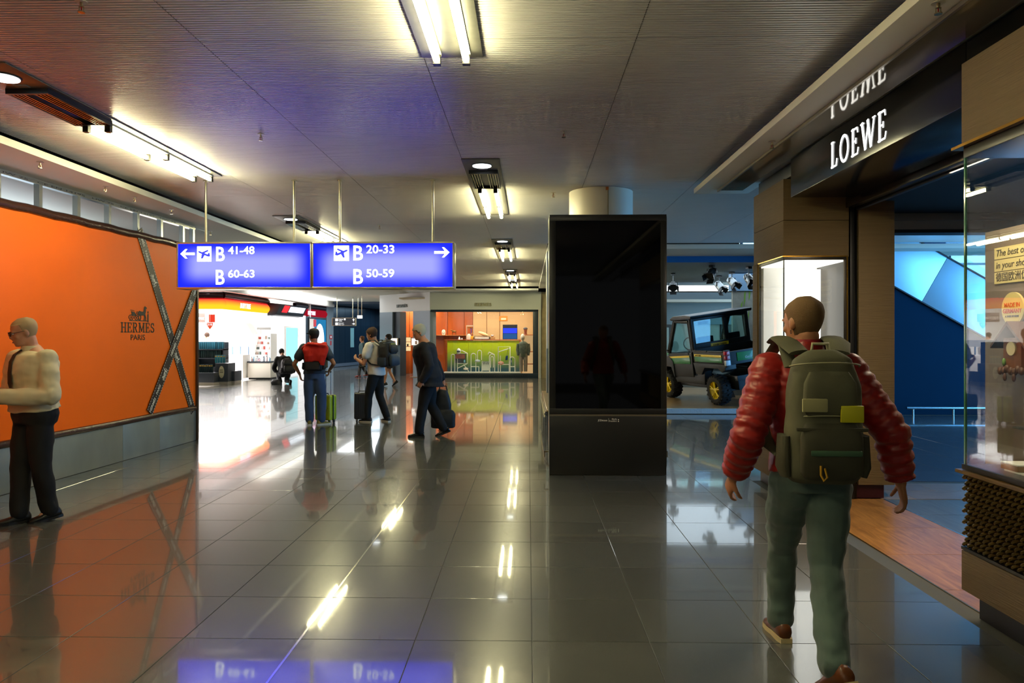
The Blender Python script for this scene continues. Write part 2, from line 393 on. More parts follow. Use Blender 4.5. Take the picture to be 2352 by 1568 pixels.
# round column
col = root_struct('column', 'round cream column rising behind the black kiosk')
cx, cy = at(1380, 9.42)
MB().lathe([(0.405, 0.0), (0.405, CZ-0.004)], n=64, c=(cx, cy, 0), caps=True).build('column_shaft', mat('column_cream', '#d6d0bb', rough=0.42), col, smooth=True, angle=0.8)
MB().box(cx+0.045, cx+0.053, cy-0.412, cy-0.40, 0.05, CZ-0.03).build('column_seam', mat('seam_brass', '#8d7f52', rough=0.4, metal=0.6), col)
MB().box(cx+0.02, cx+0.055, cy-0.416, cy-0.40, CZ-0.05, CZ-0.01).build('column_tab', mat('orange_tab', '#b4601c', rough=0.5), col)
# square white column at the hall corner
wc = root_struct('pillar', 'slim white pillar at the corner of the vehicle hall')
MB().box(0.375, 0.75, 15.0, 15.4, 0, 3.33).build('pillar_shaft', M_WHITE, wc, bevel=0.01)
MB().box(0.372, 0.42, 14.985, 14.999, 0.2, 1.35).build('corner_guard', mat('steel_guard', '#8d9aa0', rough=0.3, metal=1.0), wc)
# ------------------------------------------------------------------ ceiling light fixtures
M_TUBE = emit('fluorescent_tube', (1.0, 0.92, 0.52), 66.0)
M_DOWN = emit('downlight_disc', (0.86, 0.94, 1.0), 7.0)
M_PLATE = mat('fixture_plate', '#6d6c62', rough=0.34, metal=0.6, var=0.25, vscale=14)
M_LOUVRE = mat('louvre_black', '#1d1c19', rough=0.35, metal=0.4)
M_FIN = mat('louvre_fin', '#a8a697', rough=0.2, metal=1.0)
def make_fixture():
    t = thing('ceiling_light', 'x', 'ceiling light')
    pl = MB().box(-0.2, 0.2, 0, 3.5, -0.012, -0.002).build('mounting_plate', M_PLATE, t, bevel=0.002)
    MB().lathe([(0.112, -0.02), (0.112, -0.012)], n=32, c=(0.0, 0.26, 0)).build('downlight_ring', mat('ring_dark', '#3a3933', rough=0.4, metal=0.5), t, smooth=True, angle=0.5)
    MB().lathe([(0.1, -0.024), (0.1, -0.0195)], n=32, c=(0.0, 0.26, 0)).build('downlight_lens', M_DOWN, t)
    MB().box(-0.05, 0.05, 0.42, 0.47, -0.018, -0.012).build('sensor', mat('sensor_grey', '#8b877c', rough=0.4), t)
    g = MB().ring((-0.16, 0.16, 0.5, 1.34), (-0.145, 0.145, 0.53, 1.31), 'z', -0.05, -0.012).build('louvre_frame', M_LOUVRE, t)
    for s in (-1, 1):
        for q in range(4):
            x = s*(0.045+0.028*q)
            MB().box(x-0.004, x+0.004, 0.53, 1.31, -0.048, -0.016).build('louvre_fin', M_FIN, g)
    for x in (-0.095, 0.095):
        MB().box(x-0.028, x+0.028, 1.36, 3.44, -0.028, -0.012).build('batten', mat('batten_white', '#cfcab2', rough=0.4), t)
        for (a, b) in ((1.42, 2.38), (2.44, 3.40)):
            MB().tube([(x, a, -0.062), (x, b, -0.062)], 0.021, 12).build('tube', M_TUBE, t, smooth=True, angle=0.8)
        for a in (1.375, 2.385, 3.40):
            MB().box(x-0.024, x+0.024, a, a+0.045, -0.088, -0.028).build('lamp_holder', M_LOUVRE, t)
    return t
fix = make_fixture()
G1 = 'fluorescent ceiling fixtures'
rows = [
 (-0.494, 1.32, 'twin-tube ceiling light at the top edge of the picture, cut by the frame'),
 (-0.494, 7.60, 'twin-tube ceiling light with round downlight and louvre, between blue sign and black kiosk'),
 (-0.494, 13.88, 'small twin-tube ceiling light, second beyond the blue sign in the middle row'),
 (-0.494, 20.16, 'smaller twin-tube ceiling light, third beyond the blue sign in the middle row'),
 (-0.494, 23.55, 'tiny twin-tube ceiling light just before the far boutique'),
 (-3.70, 4.85, 'twin-tube ceiling light above the orange hoarding, glowing orange plate'),
 (-3.70, 11.13, 'twin-tube ceiling light seen behind the poles of the blue sign'),
 (-3.70, 17.58, 'twin-tube ceiling light hidden mostly behind the blue sign'),
 (-0.494, -4.96, 'twin-tube ceiling light of the middle row behind the viewpoint'),
 (-3.70, -1.22, 'twin-tube ceiling light of the hoarding row behind the viewpoint'),
]
for i, (x, y, lb) in enumerate(rows):
    o = fix if i == 0 else copy_tree(fix)
    o.location = (x, y, CZ); tag(o, lb, 'ceiling light', G1)

# sprinkler heads
M_SPR = mat('sprinkler_brass', '#b9ac8c', rough=0.25, metal=1.0)
def make_sprinkler():
    t = thing('sprinkler', 'x', 'sprinkler')
    MB().lathe([(0.034, -0.006), (0.03, 0.0)], n=16).build('rosette', mat('sprinkler_white', '#d8d2c2', rough=0.4), t, smooth=True, angle=0.5)
    m = MB().tube([(0,0,-0.006),(0,0,-0.03)], 0.009, 8); m.tube([(-0.012,0,-0.03),(-0.012,0,-0.055)], 0.003, 6); m.tube([(0.012,0,-0.03),(0.012,0,-0.055)], 0.003, 6); m.box(-0.014,0.014,-0.005,0.005,-0.032,-0.028)
    m.build('sprinkler_frame', M_SPR, t)
    MB().lathe([(0.019, -0.062), (0.019, -0.056)], n=12).build('deflector', M_SPR, t)
    MB().tube([(0,0,-0.03),(0,0,-0.055)], 0.0035, 6).build('bulb', mat('sprinkler_bulb', '#a02018', rough=0.2), t)
    return t
spr = make_sprinkler()
def ceil_xy(px, py, z): return at(px, F_PX*(z-EYE)/(HORIZON-py))
sp = [(599, 308, CZ, 'chrome sprinkler in the ceiling above the blue sign left half'), (1295, 300, CZ, 'sprinkler in the ribbed ceiling right of the louvred light'),
      (1271, 442, CZ, 'sprinkler in the ceiling just left of the round column top'), (872, 517, CZ, 'sprinkler close above the blue sign right half'),
      (2155, 5, 3.30, 'large sprinkler with rosette in the cream soffit, at the upper picture edge'), (1773, 325, 3.30, 'sprinkler with rosette in the cream soffit, left of the glowing shop name'),
      (187, 3, CZ, 'sprinkler at the top edge above the orange hoarding'), (92, 372, 3.30, 'small sprinkler in the soffit above the first hoarding stud'),
      (242, 428, 3.30, 'small sprinkler in the soffit above the fourth hoarding stud'), (309, 452, 3.30, 'small sprinkler in the soffit above the upper ribbon end'),
      (394, 481, 3.30, 'small sprinkler in the soffit above the corner of the hoarding'), (483, 531, 3.30, 'small sprinkler in the soffit beside the outer sign pole')]
for i, (px, py, z, lb) in enumerate(sp):
    o = spr if i == 0 else copy_tree(spr)
    x, y = ceil_xy(px, py, z); o.location = (x, y, z); tag(o, lb, 'sprinkler', 'sprinkler heads')
# ------------------------------------------------------------------ drawn letters and emblem (flat print)
def stroke(mb, pts, t, y0, y1, tf):
    for (a, b) in zip(pts[:-1], pts[1:]):
        d = Vector((b[0]-a[0], b[1]-a[1]));
        if d.length < 1e-6: continue
        ta, tb = (t if not isinstance(t, tuple) else t)  , (t if not isinstance(t, tuple) else t)
        n = Vector((-d.y, d.x)).normalized()*(t/2); e = d.normalized()*(t*0.12)
        q = [(a[0]-e.x-n.x, a[1]-e.y-n.y), (b[0]+e.x-n.x, b[1]+e.y-n.y), (b[0]+e.x+n.x, b[1]+e.y+n.y), (a[0]-e.x+n.x, a[1]-e.y+n.y)]
        poly(mb, q, y0, y1, tf)
def poly(mb, q, y0, y1, tf):
    mb.prism([tf(p) for p in q][::-1], 'y', y1, y0)
def arc(cx, cy, rx, ry, a0, a1, n=14):
    return [(cx+rx*math.cos(math.radians(a0+(a1-a0)*i/n)), cy+ry*math.sin(math.radians(a0+(a1-a0)*i/n))) for i in range(n+1)]
SLAB = {
 'H': (0.92, [([(.2,0),(.2,1)],.15), ([(.72,0),(.72,1)],.15), ([(.2,.52),(.72,.52)],.09)] + [([(x-.17,z),(x+.17,z)],.08) for x in (.2,.72) for z in (.04,.96)]),
 'E': (0.80, [([(.2,0),(.2,1)],.15), ([(.03,.04),(.72,.04)],.08), ([(.03,.96),(.70,.96)],.08), ([(.2,.52),(.52,.52)],.08), ([(.70,.02),(.70,.27)],.07), ([(.68,.98),(.68,.74)],.07), ([(.5,.40),(.5,.64)],.06)]),
 'R': (0.90, [([(.2,0),(.2,1)],.15), ([(.03,.04),(.38,.04)],.08), ([(.03,.96),(.45,.96)],.08), (arc(.44,.74,.24,.22,90,-90),.12), ([(.2,.52),(.45,.52)],.08), ([(.46,.5),(.70,.06)],.14), ([(.62,.04),(.88,.04)],.08)]),
 'M': (1.12, [([(.2,0),(.2,1)],.12), ([(.92,0),(.92,1)],.15), ([(.2,.98),(.56,.12)],.15), ([(.56,.12),(.92,.98)],.09)] + [([(x-.15,z),(x+.15,z)],.08) for x in (.2,.92) for z in (.04,.96)]),
 'S': (0.78, [(arc(.38,.74,.23,.21,30,270),.12), (arc(.38,.27,.25,.22,90,-150),.13), ([(.60,.98),(.60,.70)],.06), ([(.12,.02),(.12,.32)],.06)]),
}
ROMAN = {
 'L': (0.72, [([(.18,0),(.18,1)],.135), ([(.06,.975),(.34,.975)],.05), ([(.06,.03),(.58,.03)],.06), ([(.58,.03),(.66,.28)],.055)]),
 'O': (1.0, [(arc(.5,.5,.38,.48,0,360,30),.10)]),
 'E': (0.74, [([(.18,0),(.18,1)],.135), ([(.06,.03),(.60,.03)],.06), ([(.06,.97),(.58,.97)],.06), ([(.18,.52),(.46,.52)],.055), ([(.60,.03),(.68,.24)],.05), ([(.58,.98),(.62,.80)],.05), ([(.46,.42),(.46,.62)],.045)]),
 'W': (1.25, [([(.10,1),(.40,.02)],.135), ([(.40,.02),(.66,.95)],.07), ([(.60,1),(.88,.02)],.135), ([(.88,.02),(1.14,.98)],.07), ([(-.02,.975),(.26,.975)],.05), ([(1.02,.975),(1.24,.975)],.05)]),
}
def drawn_word(word, table, x0, x1, z0, z1, y, m, parent, ext=0.004, name='lettering', accent=None, sep=0.06, shear=0.0):
    W_ = sum(table[c][0] for c in word) + sep*(len(word)-1); k = (x1-x0)/W_; h = z1-z0; cur = 0.0; mb = MB(); objs = []
    for i, c in enumerate(word):
        tf = lambda p, cur=cur: (x0+(cur+p[0]+shear*p[1])*k, z0+p[1]*h)
        # thickness is drawn in a square unit, then stretched
        for pts, t in table[c][1]: stroke(mb, pts, t, y, y-ext, tf)
        if accent == i: poly(mb, [(.25,1.22),(.42,1.22),(.56,1.06),(.46,1.06)], y, y-ext, tf)
        cur += table[c][0]+sep
    return mb.build(name, m, parent)
def emblem(mb, tf, y0, y1):
    """horse-drawn carriage with groom, unit box about 1.4 wide and 1 high"""
    stroke(mb, [(0,.04),(1.4,.04)], .05, y0, y1, tf)
    for (cx, r) in ((.12,.16), (.5,.14)):
        stroke(mb, arc(cx,.08+r,r,r,0,360,16), .035, y0, y1, tf)
        for a in (0,60,120): stroke(mb, [(cx-r*math.cos(math.radians(a)),.08+r-r*math.sin(math.radians(a))),(cx+r*math.cos(math.radians(a)),.08+r+r*math.sin(math.radians(a)))], .02, y0, y1, tf)
    poly(mb, [(.10,.36),(.38,.32),(.44,.44),(.36,.58),(.12,.62),(.16,.46)], y0, y1, tf)
    stroke(mb, [(.08,.70),(.34,.66)], .03, y0, y1, tf); stroke(mb, [(.36,.42),(.62,.34),(.98,.42)], .03, y0, y1, tf)
    stroke(mb, [(.44,.36),(.56,.64)], .03, y0, y1, tf)
    poly(mb, [(.66,.40),(.98,.38),(1.14,.46),(1.18,.66),(1.06,.68),(.92,.62),(.70,.68),(.62,.56)], y0, y1, tf)   # trunk
    poly(mb, [(1.02,.60),(1.18,.58),(1.20,.82),(1.27,.84),(1.24,.92),(1.12,1.0),(1.06,.90)], y0, y1, tf)          # neck and head
    for pts in ([(.70,.46),(.64,.26),(.70,.06)], [(.80,.42),(.82,.24),(.76,.06)], [(1.06,.46),(1.10,.26),(1.06,.06)], [(1.12,.46),(1.18,.26),(1.18,.06)], [(.64,.60),(.58,.40)]):
        stroke(mb, pts, .055, y0, y1, tf)
    poly(mb, [(1.31,.06),(1.39,.06),(1.40,.42),(1.36,.56),(1.31,.42)], y0, y1, tf); poly(mb, [(1.325,.56),(1.385,.56),(1.385,.68),(1.325,.68)], y0, y1, tf)

# ------------------------------------------------------------------ orange hoarding
HP0 = Vector((-5.11, 11.25, 0)); HU = Vector((0.0476, 0.9989, 0)); HN = Vector((0.9989, -0.0476, 0)); HRZ = math.atan2(HU.y, HU.x)
def ray(px, py): return Vector((-ST, CT, 0)) + Vector((CT, ST, 0))*((px-1176)/F_PX) + Vector((0,0,1))*((HORIZON-py)/F_PX)
def hp(px, py):
    o = Vector((0,0,EYE)); r = ray(px, py); t = (HP0-o).dot(HN)/r.dot(HN); q = o+r*t
    return ((q-HP0).dot(HU), q.z)
hoard = thing('hoarding', 'long orange shop hoarding with crossed brown ribbons and a carriage emblem', 'hoarding', HP0, HRZ)
M_ORANGE = mat('orange_print', '#f26a05', rough=0.5, spec=0.3, var=0.05, vscale=1.2, bump=0.03, bscale=90)
M_BROWNFILM = mat('brown_film', '#3b2119', rough=0.22, bump=0.25, bscale=14, stretch=(1,1,3))
M_PRINT = mat('dark_brown_print', '#2f2412', rough=0.5)
M_RIBBON = mat('ribbon_brown', '#2e2015', rough=0.45)
M_RIBW = mat('ribbon_white', '#d9d5c6', rough=0.5)
M_BASESTEEL = mat('base_steel', '#9da098', rough=0.42, metal=0.75, var=0.22, vscale=3.0, stretch=(1,1,0.5), rvar=0.10)
LH = 9.0
MB().box(-LH, -0.05, 0.0, 0.10, 0.53, 2.92).build('printed_panel', M_ORANGE, hoard)
top = MB()
for k in range(45):
    a = -LH+k*0.2; wob = 0.012*math.sin(k*1.9)
    top.loft([((a,0.0,2.945+wob*0.5),0.035,0.05),((a+0.2,0.0,2.945+0.006*math.sin((k+1)*1.9)),0.035,0.05)], n=8, side=(0,1,0))
top.build('film_edge', M_BROWNFILM, hoard, smooth=True)
MB().loft([((-LH,0.0,0.50),0.03,0.04),((-4,0.0,0.505),0.034,0.042),((-2,0.0,0.495),0.03,0.04),((-1,0.0,0.502),0.036,0.042),((-0.01,0.0,0.495),0.03,0.04)], n=8, side=(0,1,0)).build('film_edge', M_BROWNFILM, hoard, smooth=True)
MB().box(-0.05, 0.0, -0.03, 0.12, 0.0, 2.96).build('corner_profile', mat('corner_profile', '#4a3a2c', rough=0.3, metal=0.4), hoard, bevel=0.004)
xs = [-LH, -6.5, -4.6, hp(281,1000)[0], hp(366,1000)[0], -0.05]
for a, b in zip(xs[:-1], xs[1:]):
    MB().box(a+0.0015, b-0.0015, -0.008, 0.08, 0.004, 0.475).build('steel_panel', M_BASESTEEL, hoard, bevel=0.002)
# emblem and words
ex0, ez0 = hp(297, 737); ex1, _ = hp(341, 737); _, ez1 = hp(320, 702)
mb = MB(); emblem(mb, lambda p: (ex0+p[0]/1.4*(ex1-ex0), ez0+p[1]*(ez1-ez0)), 0.0, -0.004); mb.build('emblem', M_PRINT, hoard)
wx0, wz0 = hp(277, 763); wx1, _ = hp(355, 763); _, wz1 = hp(316, 741)
drawn_word('HERMES', SLAB, wx0, wx1, wz0, wz1, 0.0, M_PRINT, hoard, accent=4)
px0, pz0 = hp(300, 781); px1, _ = hp(333, 781); _, pz1 = hp(316, 768)
text_box('PARIS', px0, px1, pz0, pz1, 0.0, M_PRINT, hoard, bold=0.004)
# ribbons
def ribbon(p, q, wd, lift, words, emb):
    a = Vector(p); b = Vector(q); d = (b-a); L = d.length; d.normalize(); ang = math.atan2(d.y, d.x); n = Vector((-d.y, d.x))
    r = MB(); r.prism([tuple(a-n*wd/2), tuple(b-n*wd/2), tuple(b+n*wd/2), tuple(a+n*wd/2)], 'y', -lift, -lift-0.006)
    o = r.build('ribbon', M_RIBBON, hoard)
    s = MB(); k = 0.0
    while k < L-0.03:
        for sd in (-1, 1):
            c = a+d*k+n*(sd*wd*0.42); e = c+d*0.024
            s.prism([tuple(c-n*0.003), tuple(e-n*0.003), tuple(e+n*0.003), tuple(c+n*0.003)], 'y', -lift-0.005, -lift-0.008)
        k += 0.042
    s.build('stitching', M_RIBW, o)['kind'] = 'stuff'
    for (f, wdt, up) in words:
        c = a+d*(f*L); t = text('HERMÈS - PARIS', 0.064, M_RIBW, o, ext=0.001, align='CENTER', bold=0.0012)
        an = ang if up else ang
        t.rotation_euler = (PI/2, -an, 0); off = n*(-0.022)
        t.location = (c.x+off.x, -lift-0.0075, c.y+off.y)
    for f in emb:
        c = a+d*(f*L); e = MB(); s2 = 0.125
        def tf(p, c=c, d=d, n=n): u = (p[0]-0.7)*s2; v = (p[1]-0.5)*s2*0.72; return (c.x+d.x*u+n.x*v, c.y+d.y*u+n.y*v)
        emblem(e, tf, -lift-0.0055, -lift-0.008); e.build('emblem', M_RIBW, o)
ribbon(hp(318, 527), hp(443, 945), 0.155, 0.004, [(0.08,0,0),(0.46,0,0),(0.88,0,0)], [0.25, 0.67])
ribbon(hp(341, 947), hp(462, 625), 0.155, 0.012, [(0.09,0,0),(0.46,0,0),(0.90,0,0)], [0.25, 0.74])
# stud frame on top
M_STUD = mat('galvanised_stud', '#a9adaa', rough=0.3, metal=0.9, var=0.08, vscale=9)
zt0, zt1 = 2.955, 3.24
MB().box(-LH, -0.02, 0.015, 0.085, zt1, zt1+0.045).build('top_track', M_STUD, hoard)
text_box('UW 75   CE EN 14195   UW 75   CE EN 14195   UW 75', -4.0, -0.6, zt1+0.012, zt1+0.030, 0.014, mat('stamp_grey', '#4a5055', rough=0.6), hoard, ext=0.001, name='stamp')['kind'] = 'stuff'
for px in (2, 97.6, 185, 256, 321, 375, 425, 448):
    x = hp(px, 450)[0]
    m = MB(); m.box(x-0.025, x+0.025, 0.018, 0.022, zt0, zt1); m.box(x-0.025, x-0.021, 0.022, 0.082, zt0, zt1); m.box(x+0.021, x+0.025, 0.022, 0.05, zt0, zt1)
    m.build('stud', M_STUD, hoard)
MB().tube([(-0.25,0.05,3.26),(0.1,0.02,3.262),(0.28,0.0,3.255)], 0.006, 6).build('cable', M_CREAM, hoard)
# sheet-clad partition seen through the studs
struct(MB().box(-8.9, -8.8, -2, 14, 0.0, 3.18).build('wall_back', mat('partition_grey', '#7d8688', rough=0.6)), 'grey partition seen between the studs above the hoarding')

# ------------------------------------------------------------------ illuminated gate sign
def backlit(name):
    m = bpy.data.materials.new(name); m.use_nodes = True; nt = m.node_tree; nt.nodes.remove(nt.nodes['Principled BSDF'])
    tc = nt.nodes.new('ShaderNodeTexCoord'); sp_ = nt.nodes.new('ShaderNodeSeparateXYZ'); nt.links.new(tc.outputs['Generated'], sp_.inputs[0])
    fs = []
    for i, wd in ((0, 0.16), (2, 0.42)):
        a = nt.nodes.new('ShaderNodeMath'); a.operation = 'SUBTRACT'; a.inputs[1].default_value = 0.5; nt.links.new(sp_.outputs[i], a.inputs[0])
        b = nt.nodes.new('ShaderNodeMath'); b.operation = 'ABSOLUTE'; nt.links.new(a.outputs[0], b.inputs[0])
        r = nt.nodes.new('ShaderNodeMapRange'); r.interpolation_type = 'SMOOTHSTEP'; r.inputs[1].default_value = 0.5; r.inputs[2].default_value = 0.5-wd; nt.links.new(b.outputs[0], r.inputs[0]); fs.append(r)
    mu = nt.nodes.new('ShaderNodeMath'); mu.operation = 'MULTIPLY'; nt.links.new(fs[0].outputs[0], mu.inputs[0]); nt.links.new(fs[1].outputs[0], mu.inputs[1])
    mx = nt.nodes.new('ShaderNodeMix'); mx.data_type = 'RGBA'; mx.inputs[6].default_value = (0.014, 0.026, 2.3, 1); mx.inputs[7].default_value = (0.36, 0.38, 3.6, 1); nt.links.new(mu.outputs[0], mx.inputs[0])
    e = nt.nodes.new('ShaderNodeEmission'); nt.links.new(mx.outputs[2], e.inputs[0]); nt.links.new(e.outputs[0], nt.nodes['Material Output'].inputs[0])
    return m
SD = 8.557
sx, sy = at(716, SD)
sign = thing('gate_sign', 'long backlit blue gate sign in two panels hanging from four poles', 'sign', (sx, sy, 0))
M_SIGNFRAME = mat('sign_aluminium', '#b8b49a', rough=0.28, metal=0.85)
M_SIGNWHITE = emit('sign_white', (0.92, 1.0, 1.0), 3.0)
kk = SD/F_PX
def SX(px): return (px-716)*kk
def SZ(py): return zz(py, SD)
z0, z1 = SZ(663), SZ(555)
for (a, b) in ((402, 715.5), (716.5, 1043)):
    fr = MB().ring((SX(a), SX(b), z0, z1), (SX(a)+0.018, SX(b)-0.018, z0+0.022, z1-0.022), 'y', 0.0, 0.25)
    fr.box(SX(a)+0.018, SX(b)-0.018, 0.20, 0.24, z0+0.02, z1-0.02)
    f = fr.build('sign_box', M_SIGNFRAME, sign, bevel=0.003)
    MB().box(SX(a)+0.018, SX(b)-0.018, 0.006, 0.02, z0+0.022, z1-0.022).build('light_panel', backlit('backlit_blue'), sign)
def arrow(px0, px1, py, sgn):
    c = (SX(px0)+SX(px1))/2; h = (SX(px1)-SX(px0))/2; zc = SZ(py); mb = MB(); tf = lambda p: (c+sgn*p[0]*h, zc+p[1]*h)
    T = 0.17
    q = [[(-1,-T),(0.55,-T),(0.55,T),(-1,T)], [(1.0,0),(0.30,0.66),(0.02,0.66),(0.52,0.0)], [(1.0,0),(0.52,0.0),(0.02,-0.66),(0.30,-0.66)]]
    for p in q:
        if sgn < 0: p = p[::-1]
        poly(mb, p, 0.006, 0.001, tf)
    mb.build('arrow', M_SIGNWHITE, sign)
M_SIGNBLUE = emit('sign_icon_blue', (0.07, 0.08, 0.9), 1.0)
def plane_icon(px0, px1, py0, py1, mirror):
    a, b, c, d = SX(px0), SX(px1), SZ(py1), SZ(py0)
    ic = MB().box(a, b, 0.001, 0.006, c, d).build('aircraft_icon', M_SIGNWHITE, sign, bevel=0.002)
    mb = MB(); u = (b-a)
    tf = (lambda p: (b-p[0]*u, c+p[1]*u)) if mirror else (lambda p: (a+p[0]*u, c+p[1]*u))
    for p in ([(.12,.34),(.28,.36),(.44,.43),(.86,.62),(.94,.72),(.82,.73),(.40,.56),(.16,.46)], [(.08,.36),(.12,.62),(.20,.60),(.28,.44)], [(.44,.50),(.60,.22),(.72,.20),(.66,.56)], [(.18,.74),(.50,.58),(.66,.64),(.26,.82)]):
        poly(mb, p[::-1] if mirror else p, 0.001, -0.001, tf)
    mb.build('aircraft', M_SIGNBLUE, ic)
arrow(411, 444, 582, -1); plane_icon(450, 483, 565, 600, True)
text_box('B', SX(494), SX(514), SZ(599), SZ(566), 0.006, M_SIGNWHITE, sign, bold=0.014)
text_box('41-48', SX(522), SX(583), SZ(583), SZ(565), 0.006, M_SIGNWHITE, sign, bold=0.014)
text_box('B', SX(493.5), SX(513.5), SZ(653), SZ(619), 0.006, M_SIGNWHITE, sign, bold=0.014)
text_box('60-63', SX(522), SX(583), SZ(637), SZ(619), 0.006, M_SIGNWHITE, sign, bold=0.014)
plane_icon(767, 802, 564, 599, False)
text_box('B', SX(812), SX(834), SZ(598), SZ(564), 0.006, M_SIGNWHITE, sign, bold=0.014)
text_box('20-33', SX(842), SX(906), SZ(582), SZ(563), 0.006, M_SIGNWHITE, sign, bold=0.014)
text_box('B', SX(812), SX(834), SZ(652), SZ(618), 0.006, M_SIGNWHITE, sign, bold=0.014)
text_box('50-59', SX(842), SX(906), SZ(637), SZ(618), 0.006, M_SIGNWHITE, sign, bold=0.014)
arrow(998, 1033, 580, 1)
for px in (460, 667.5, 775, 992):
    p = MB().tube([(SX(px), 0.12, z1), (SX(px), 0.12, CZ-0.001)], 0.0135, 12).build('pole', M_SIGNFRAME, sign, smooth=True, angle=0.8)
    MB().lathe([(0.03, CZ-0.012), (0.03, CZ-0.001)], n=16, c=(SX(px), 0.12, 0)).build('ceiling_flange', M_SIGNFRAME, p)

# ------------------------------------------------------------------ black advertising kiosk
KD = 8.476
kx0, ky = at(1262, KD); kx1, _ = at(1530, KD)
kiosk = thing('advertising_kiosk', 'tall black digital advertising kiosk with dark blank screen', 'kiosk', ((kx0+kx1)/2, ky, 0))
hw = (kx1-kx0)/2; kp = KD/F_PX
M_KBLACK = mat('kiosk_black', '#1a1a17', rough=0.34)
M_SCREEN = mat('kiosk_glass', '#030303', rough=0.035, spec=0.3)
def KX(px): return (px-1396)*kp
def KZ(py): return zz(py, KD)
MB().box(-hw, hw, 0.02, 0.34, KZ(951), KZ(493)).build('upper_body', M_KBLACK, kiosk, bevel=0.006)
MB().ring((-hw, hw, KZ(950), KZ(493)), (KX(1276), KX(1517), KZ(938), KZ(507)), 'y', 0.0, 0.025).build('bezel', M_KBLACK, kiosk, bevel=0.003)
MB().box(KX(1276), KX(1517), 0.010, 0.020, KZ(938), KZ(507)).build('screen', M_SCREEN, kiosk)
MB().box(-hw+0.004, hw-0.004, 0.004, 0.33, KZ(955), KZ(951)).build('trim_line', mat('kiosk_trim', '#8b8069', rough=0.3, metal=0.8), kiosk)
MB().box(-hw, hw, 0.0, 0.34, 0.004, KZ(955)).build('base_cabinet', M_KBLACK, kiosk, bevel=0.006)
for s in (-1, 1):
    MB().box(s*hw-0.004, s*hw+0.004, 0.01, 0.33, 0.1, KZ(493)-0.02).build('edge_strip', mat('kiosk_edge', '#6d6c58', rough=0.3, metal=0.9), kiosk)
    b = MB(); x0_, x1_ = (hw, hw+0.065) if s > 0 else (-hw-0.055, -hw)
    b.box(x0_, x1_, 0.28, 0.32, 0.22, 0.235); xe = x1_ if s > 0 else x0_+0.01
    b.box(xe-0.01, xe, 0.28, 0.32, 0.165, 0.235)
    b.build('bumper_bracket', mat('bracket_bronze', '#8c7c60', rough=0.3, metal=0.9), kiosk)
M_KTXT = mat('kiosk_print', '#e6e2d6', rough=0.5)
text_box('JCDecaux', KX(1373), KX(1395), KZ(968), KZ(962.5), 0.0, M_KTXT, kiosk, bold=0.02, ext=0.001)
text_box('Media', KX(1405), KX(1416.5), KZ(963.4), KZ(960), 0.0, M_KTXT, kiosk, bold=0.01, ext=0.001)
text_box('Frankfurt', KX(1399), KX(1416.5), KZ(968), KZ(964.4), 0.0, M_KTXT, kiosk, bold=0.01, ext=0.001)
mk = MB(); mk.box(KX(1397.4), KX(1397.9), -0.001, 0.0, KZ(968), KZ(960)); mk.box(KX(1419), KX(1421.2), -0.001, 0.0, KZ(968), KZ(965.8)); mk.box(KX(1419), KX(1421.2), -0.001, 0.0, KZ(964.2), KZ(962)); mk.build('print_mark', M_KTXT, kiosk)

# bench behind the kiosk
bench = thing('bench', 'low slatted metal and wood bench behind the black kiosk', 'bench', (0.0, 0.0, 0))
for k in range(4):
    MB().tube([(0.262+0.018*(k % 2), 11.5, 0.33+0.028*k), (0.262+0.018*(k % 2), 15.6, 0.33+0.028*k)], 0.013, 10).build('rail', mat('chrome_rail', '#cfd3cf', rough=0.15, metal=1.0), bench, smooth=True, angle=0.9)
for k in range(4):
    MB().box(0.29+0.13*k, 0.41+0.13*k, 11.5, 15.6, 0.42, 0.445).build('slat', plank_wood('bench_oak', '#9a7a4a', '#6d5330', (12,0.8,1)), bench, bevel=0.006)
for y in (11.9, 13.5, 15.2):
    m = MB(); m.box(0.3, 0.36, y-0.03, y+0.03, 0.0, 0.42); m.box(0.72, 0.78, y-0.03, y+0.03, 0.0, 0.42); m.box(0.3, 0.78, y-0.03, y+0.03, 0.36, 0.42)
    m.build('leg', mat('bench_steel', '#6a6d6c', rough=0.3, metal=1.0), bench, bevel=0.006)
# ------------------------------------------------------------------ shop front with glowing name
M_BRASS = mat('brass_trim', '#b98a2e', rough=0.22, metal=1.0)
M_DARKFRAME = mat('bronze_frame', '#3a3630', rough=0.3, metal=0.6)
M_LIT = emit('showcase_glow', (1.0, 0.97, 0.92), 2.6)
M_GLASS = clear_glass('showcase_glass', (0.97, 0.99, 0.98), 1.0)
pil = thing('showcase_pillar', 'tan board-marked pillar with brightly lit corner showcase window', 'showcase', (0, 0, 0))
X0, X1, YF, YB = 2.515, 3.155, 7.31, 8.26
def tan_piece(n, *b): return MB().box(*b).build(n, M_TAN, pil, bevel=0.003)
tan_piece('upper_panel', X0, X1, YF, YB, 2.385, 2.74)
tan_piece('upper_panel', X0, X1, YF, YB, 2.744, 3.15)
tan_piece('lower_panel', X0, X1, YF, YB, 0.138, 0.88)
tan_piece('rear_jamb', X0-0.012, X1, 8.10, YB, 0.88, 2.385)
MB().box(X0+0.06, X1-0.02, YF+0.07, YB-0.05, 0, 0.138).build('plinth', mat('oxblood_plinth', '#241012', rough=0.4), pil)
MB().box(X0+0.02, X1-0.02, 7.98, 8.09, 0.9, 2.37).build('back_wall', mat('case_white', '#f4f1ea', rough=0.5), pil)
m = MB(); m.box(X0, X1, YF, 8.10, 2.352, 2.385); m.box(X0, X1, YF, 8.10, 0.88, 0.912); m.box(X1-0.05, X1, YF, 8.10, 0.912, 2.352); m.box(X0, X0+0.04, 8.06, 8.10, 0.912, 2.352)
m.build('window_frame', M_DARKFRAME, pil, bevel=0.002)
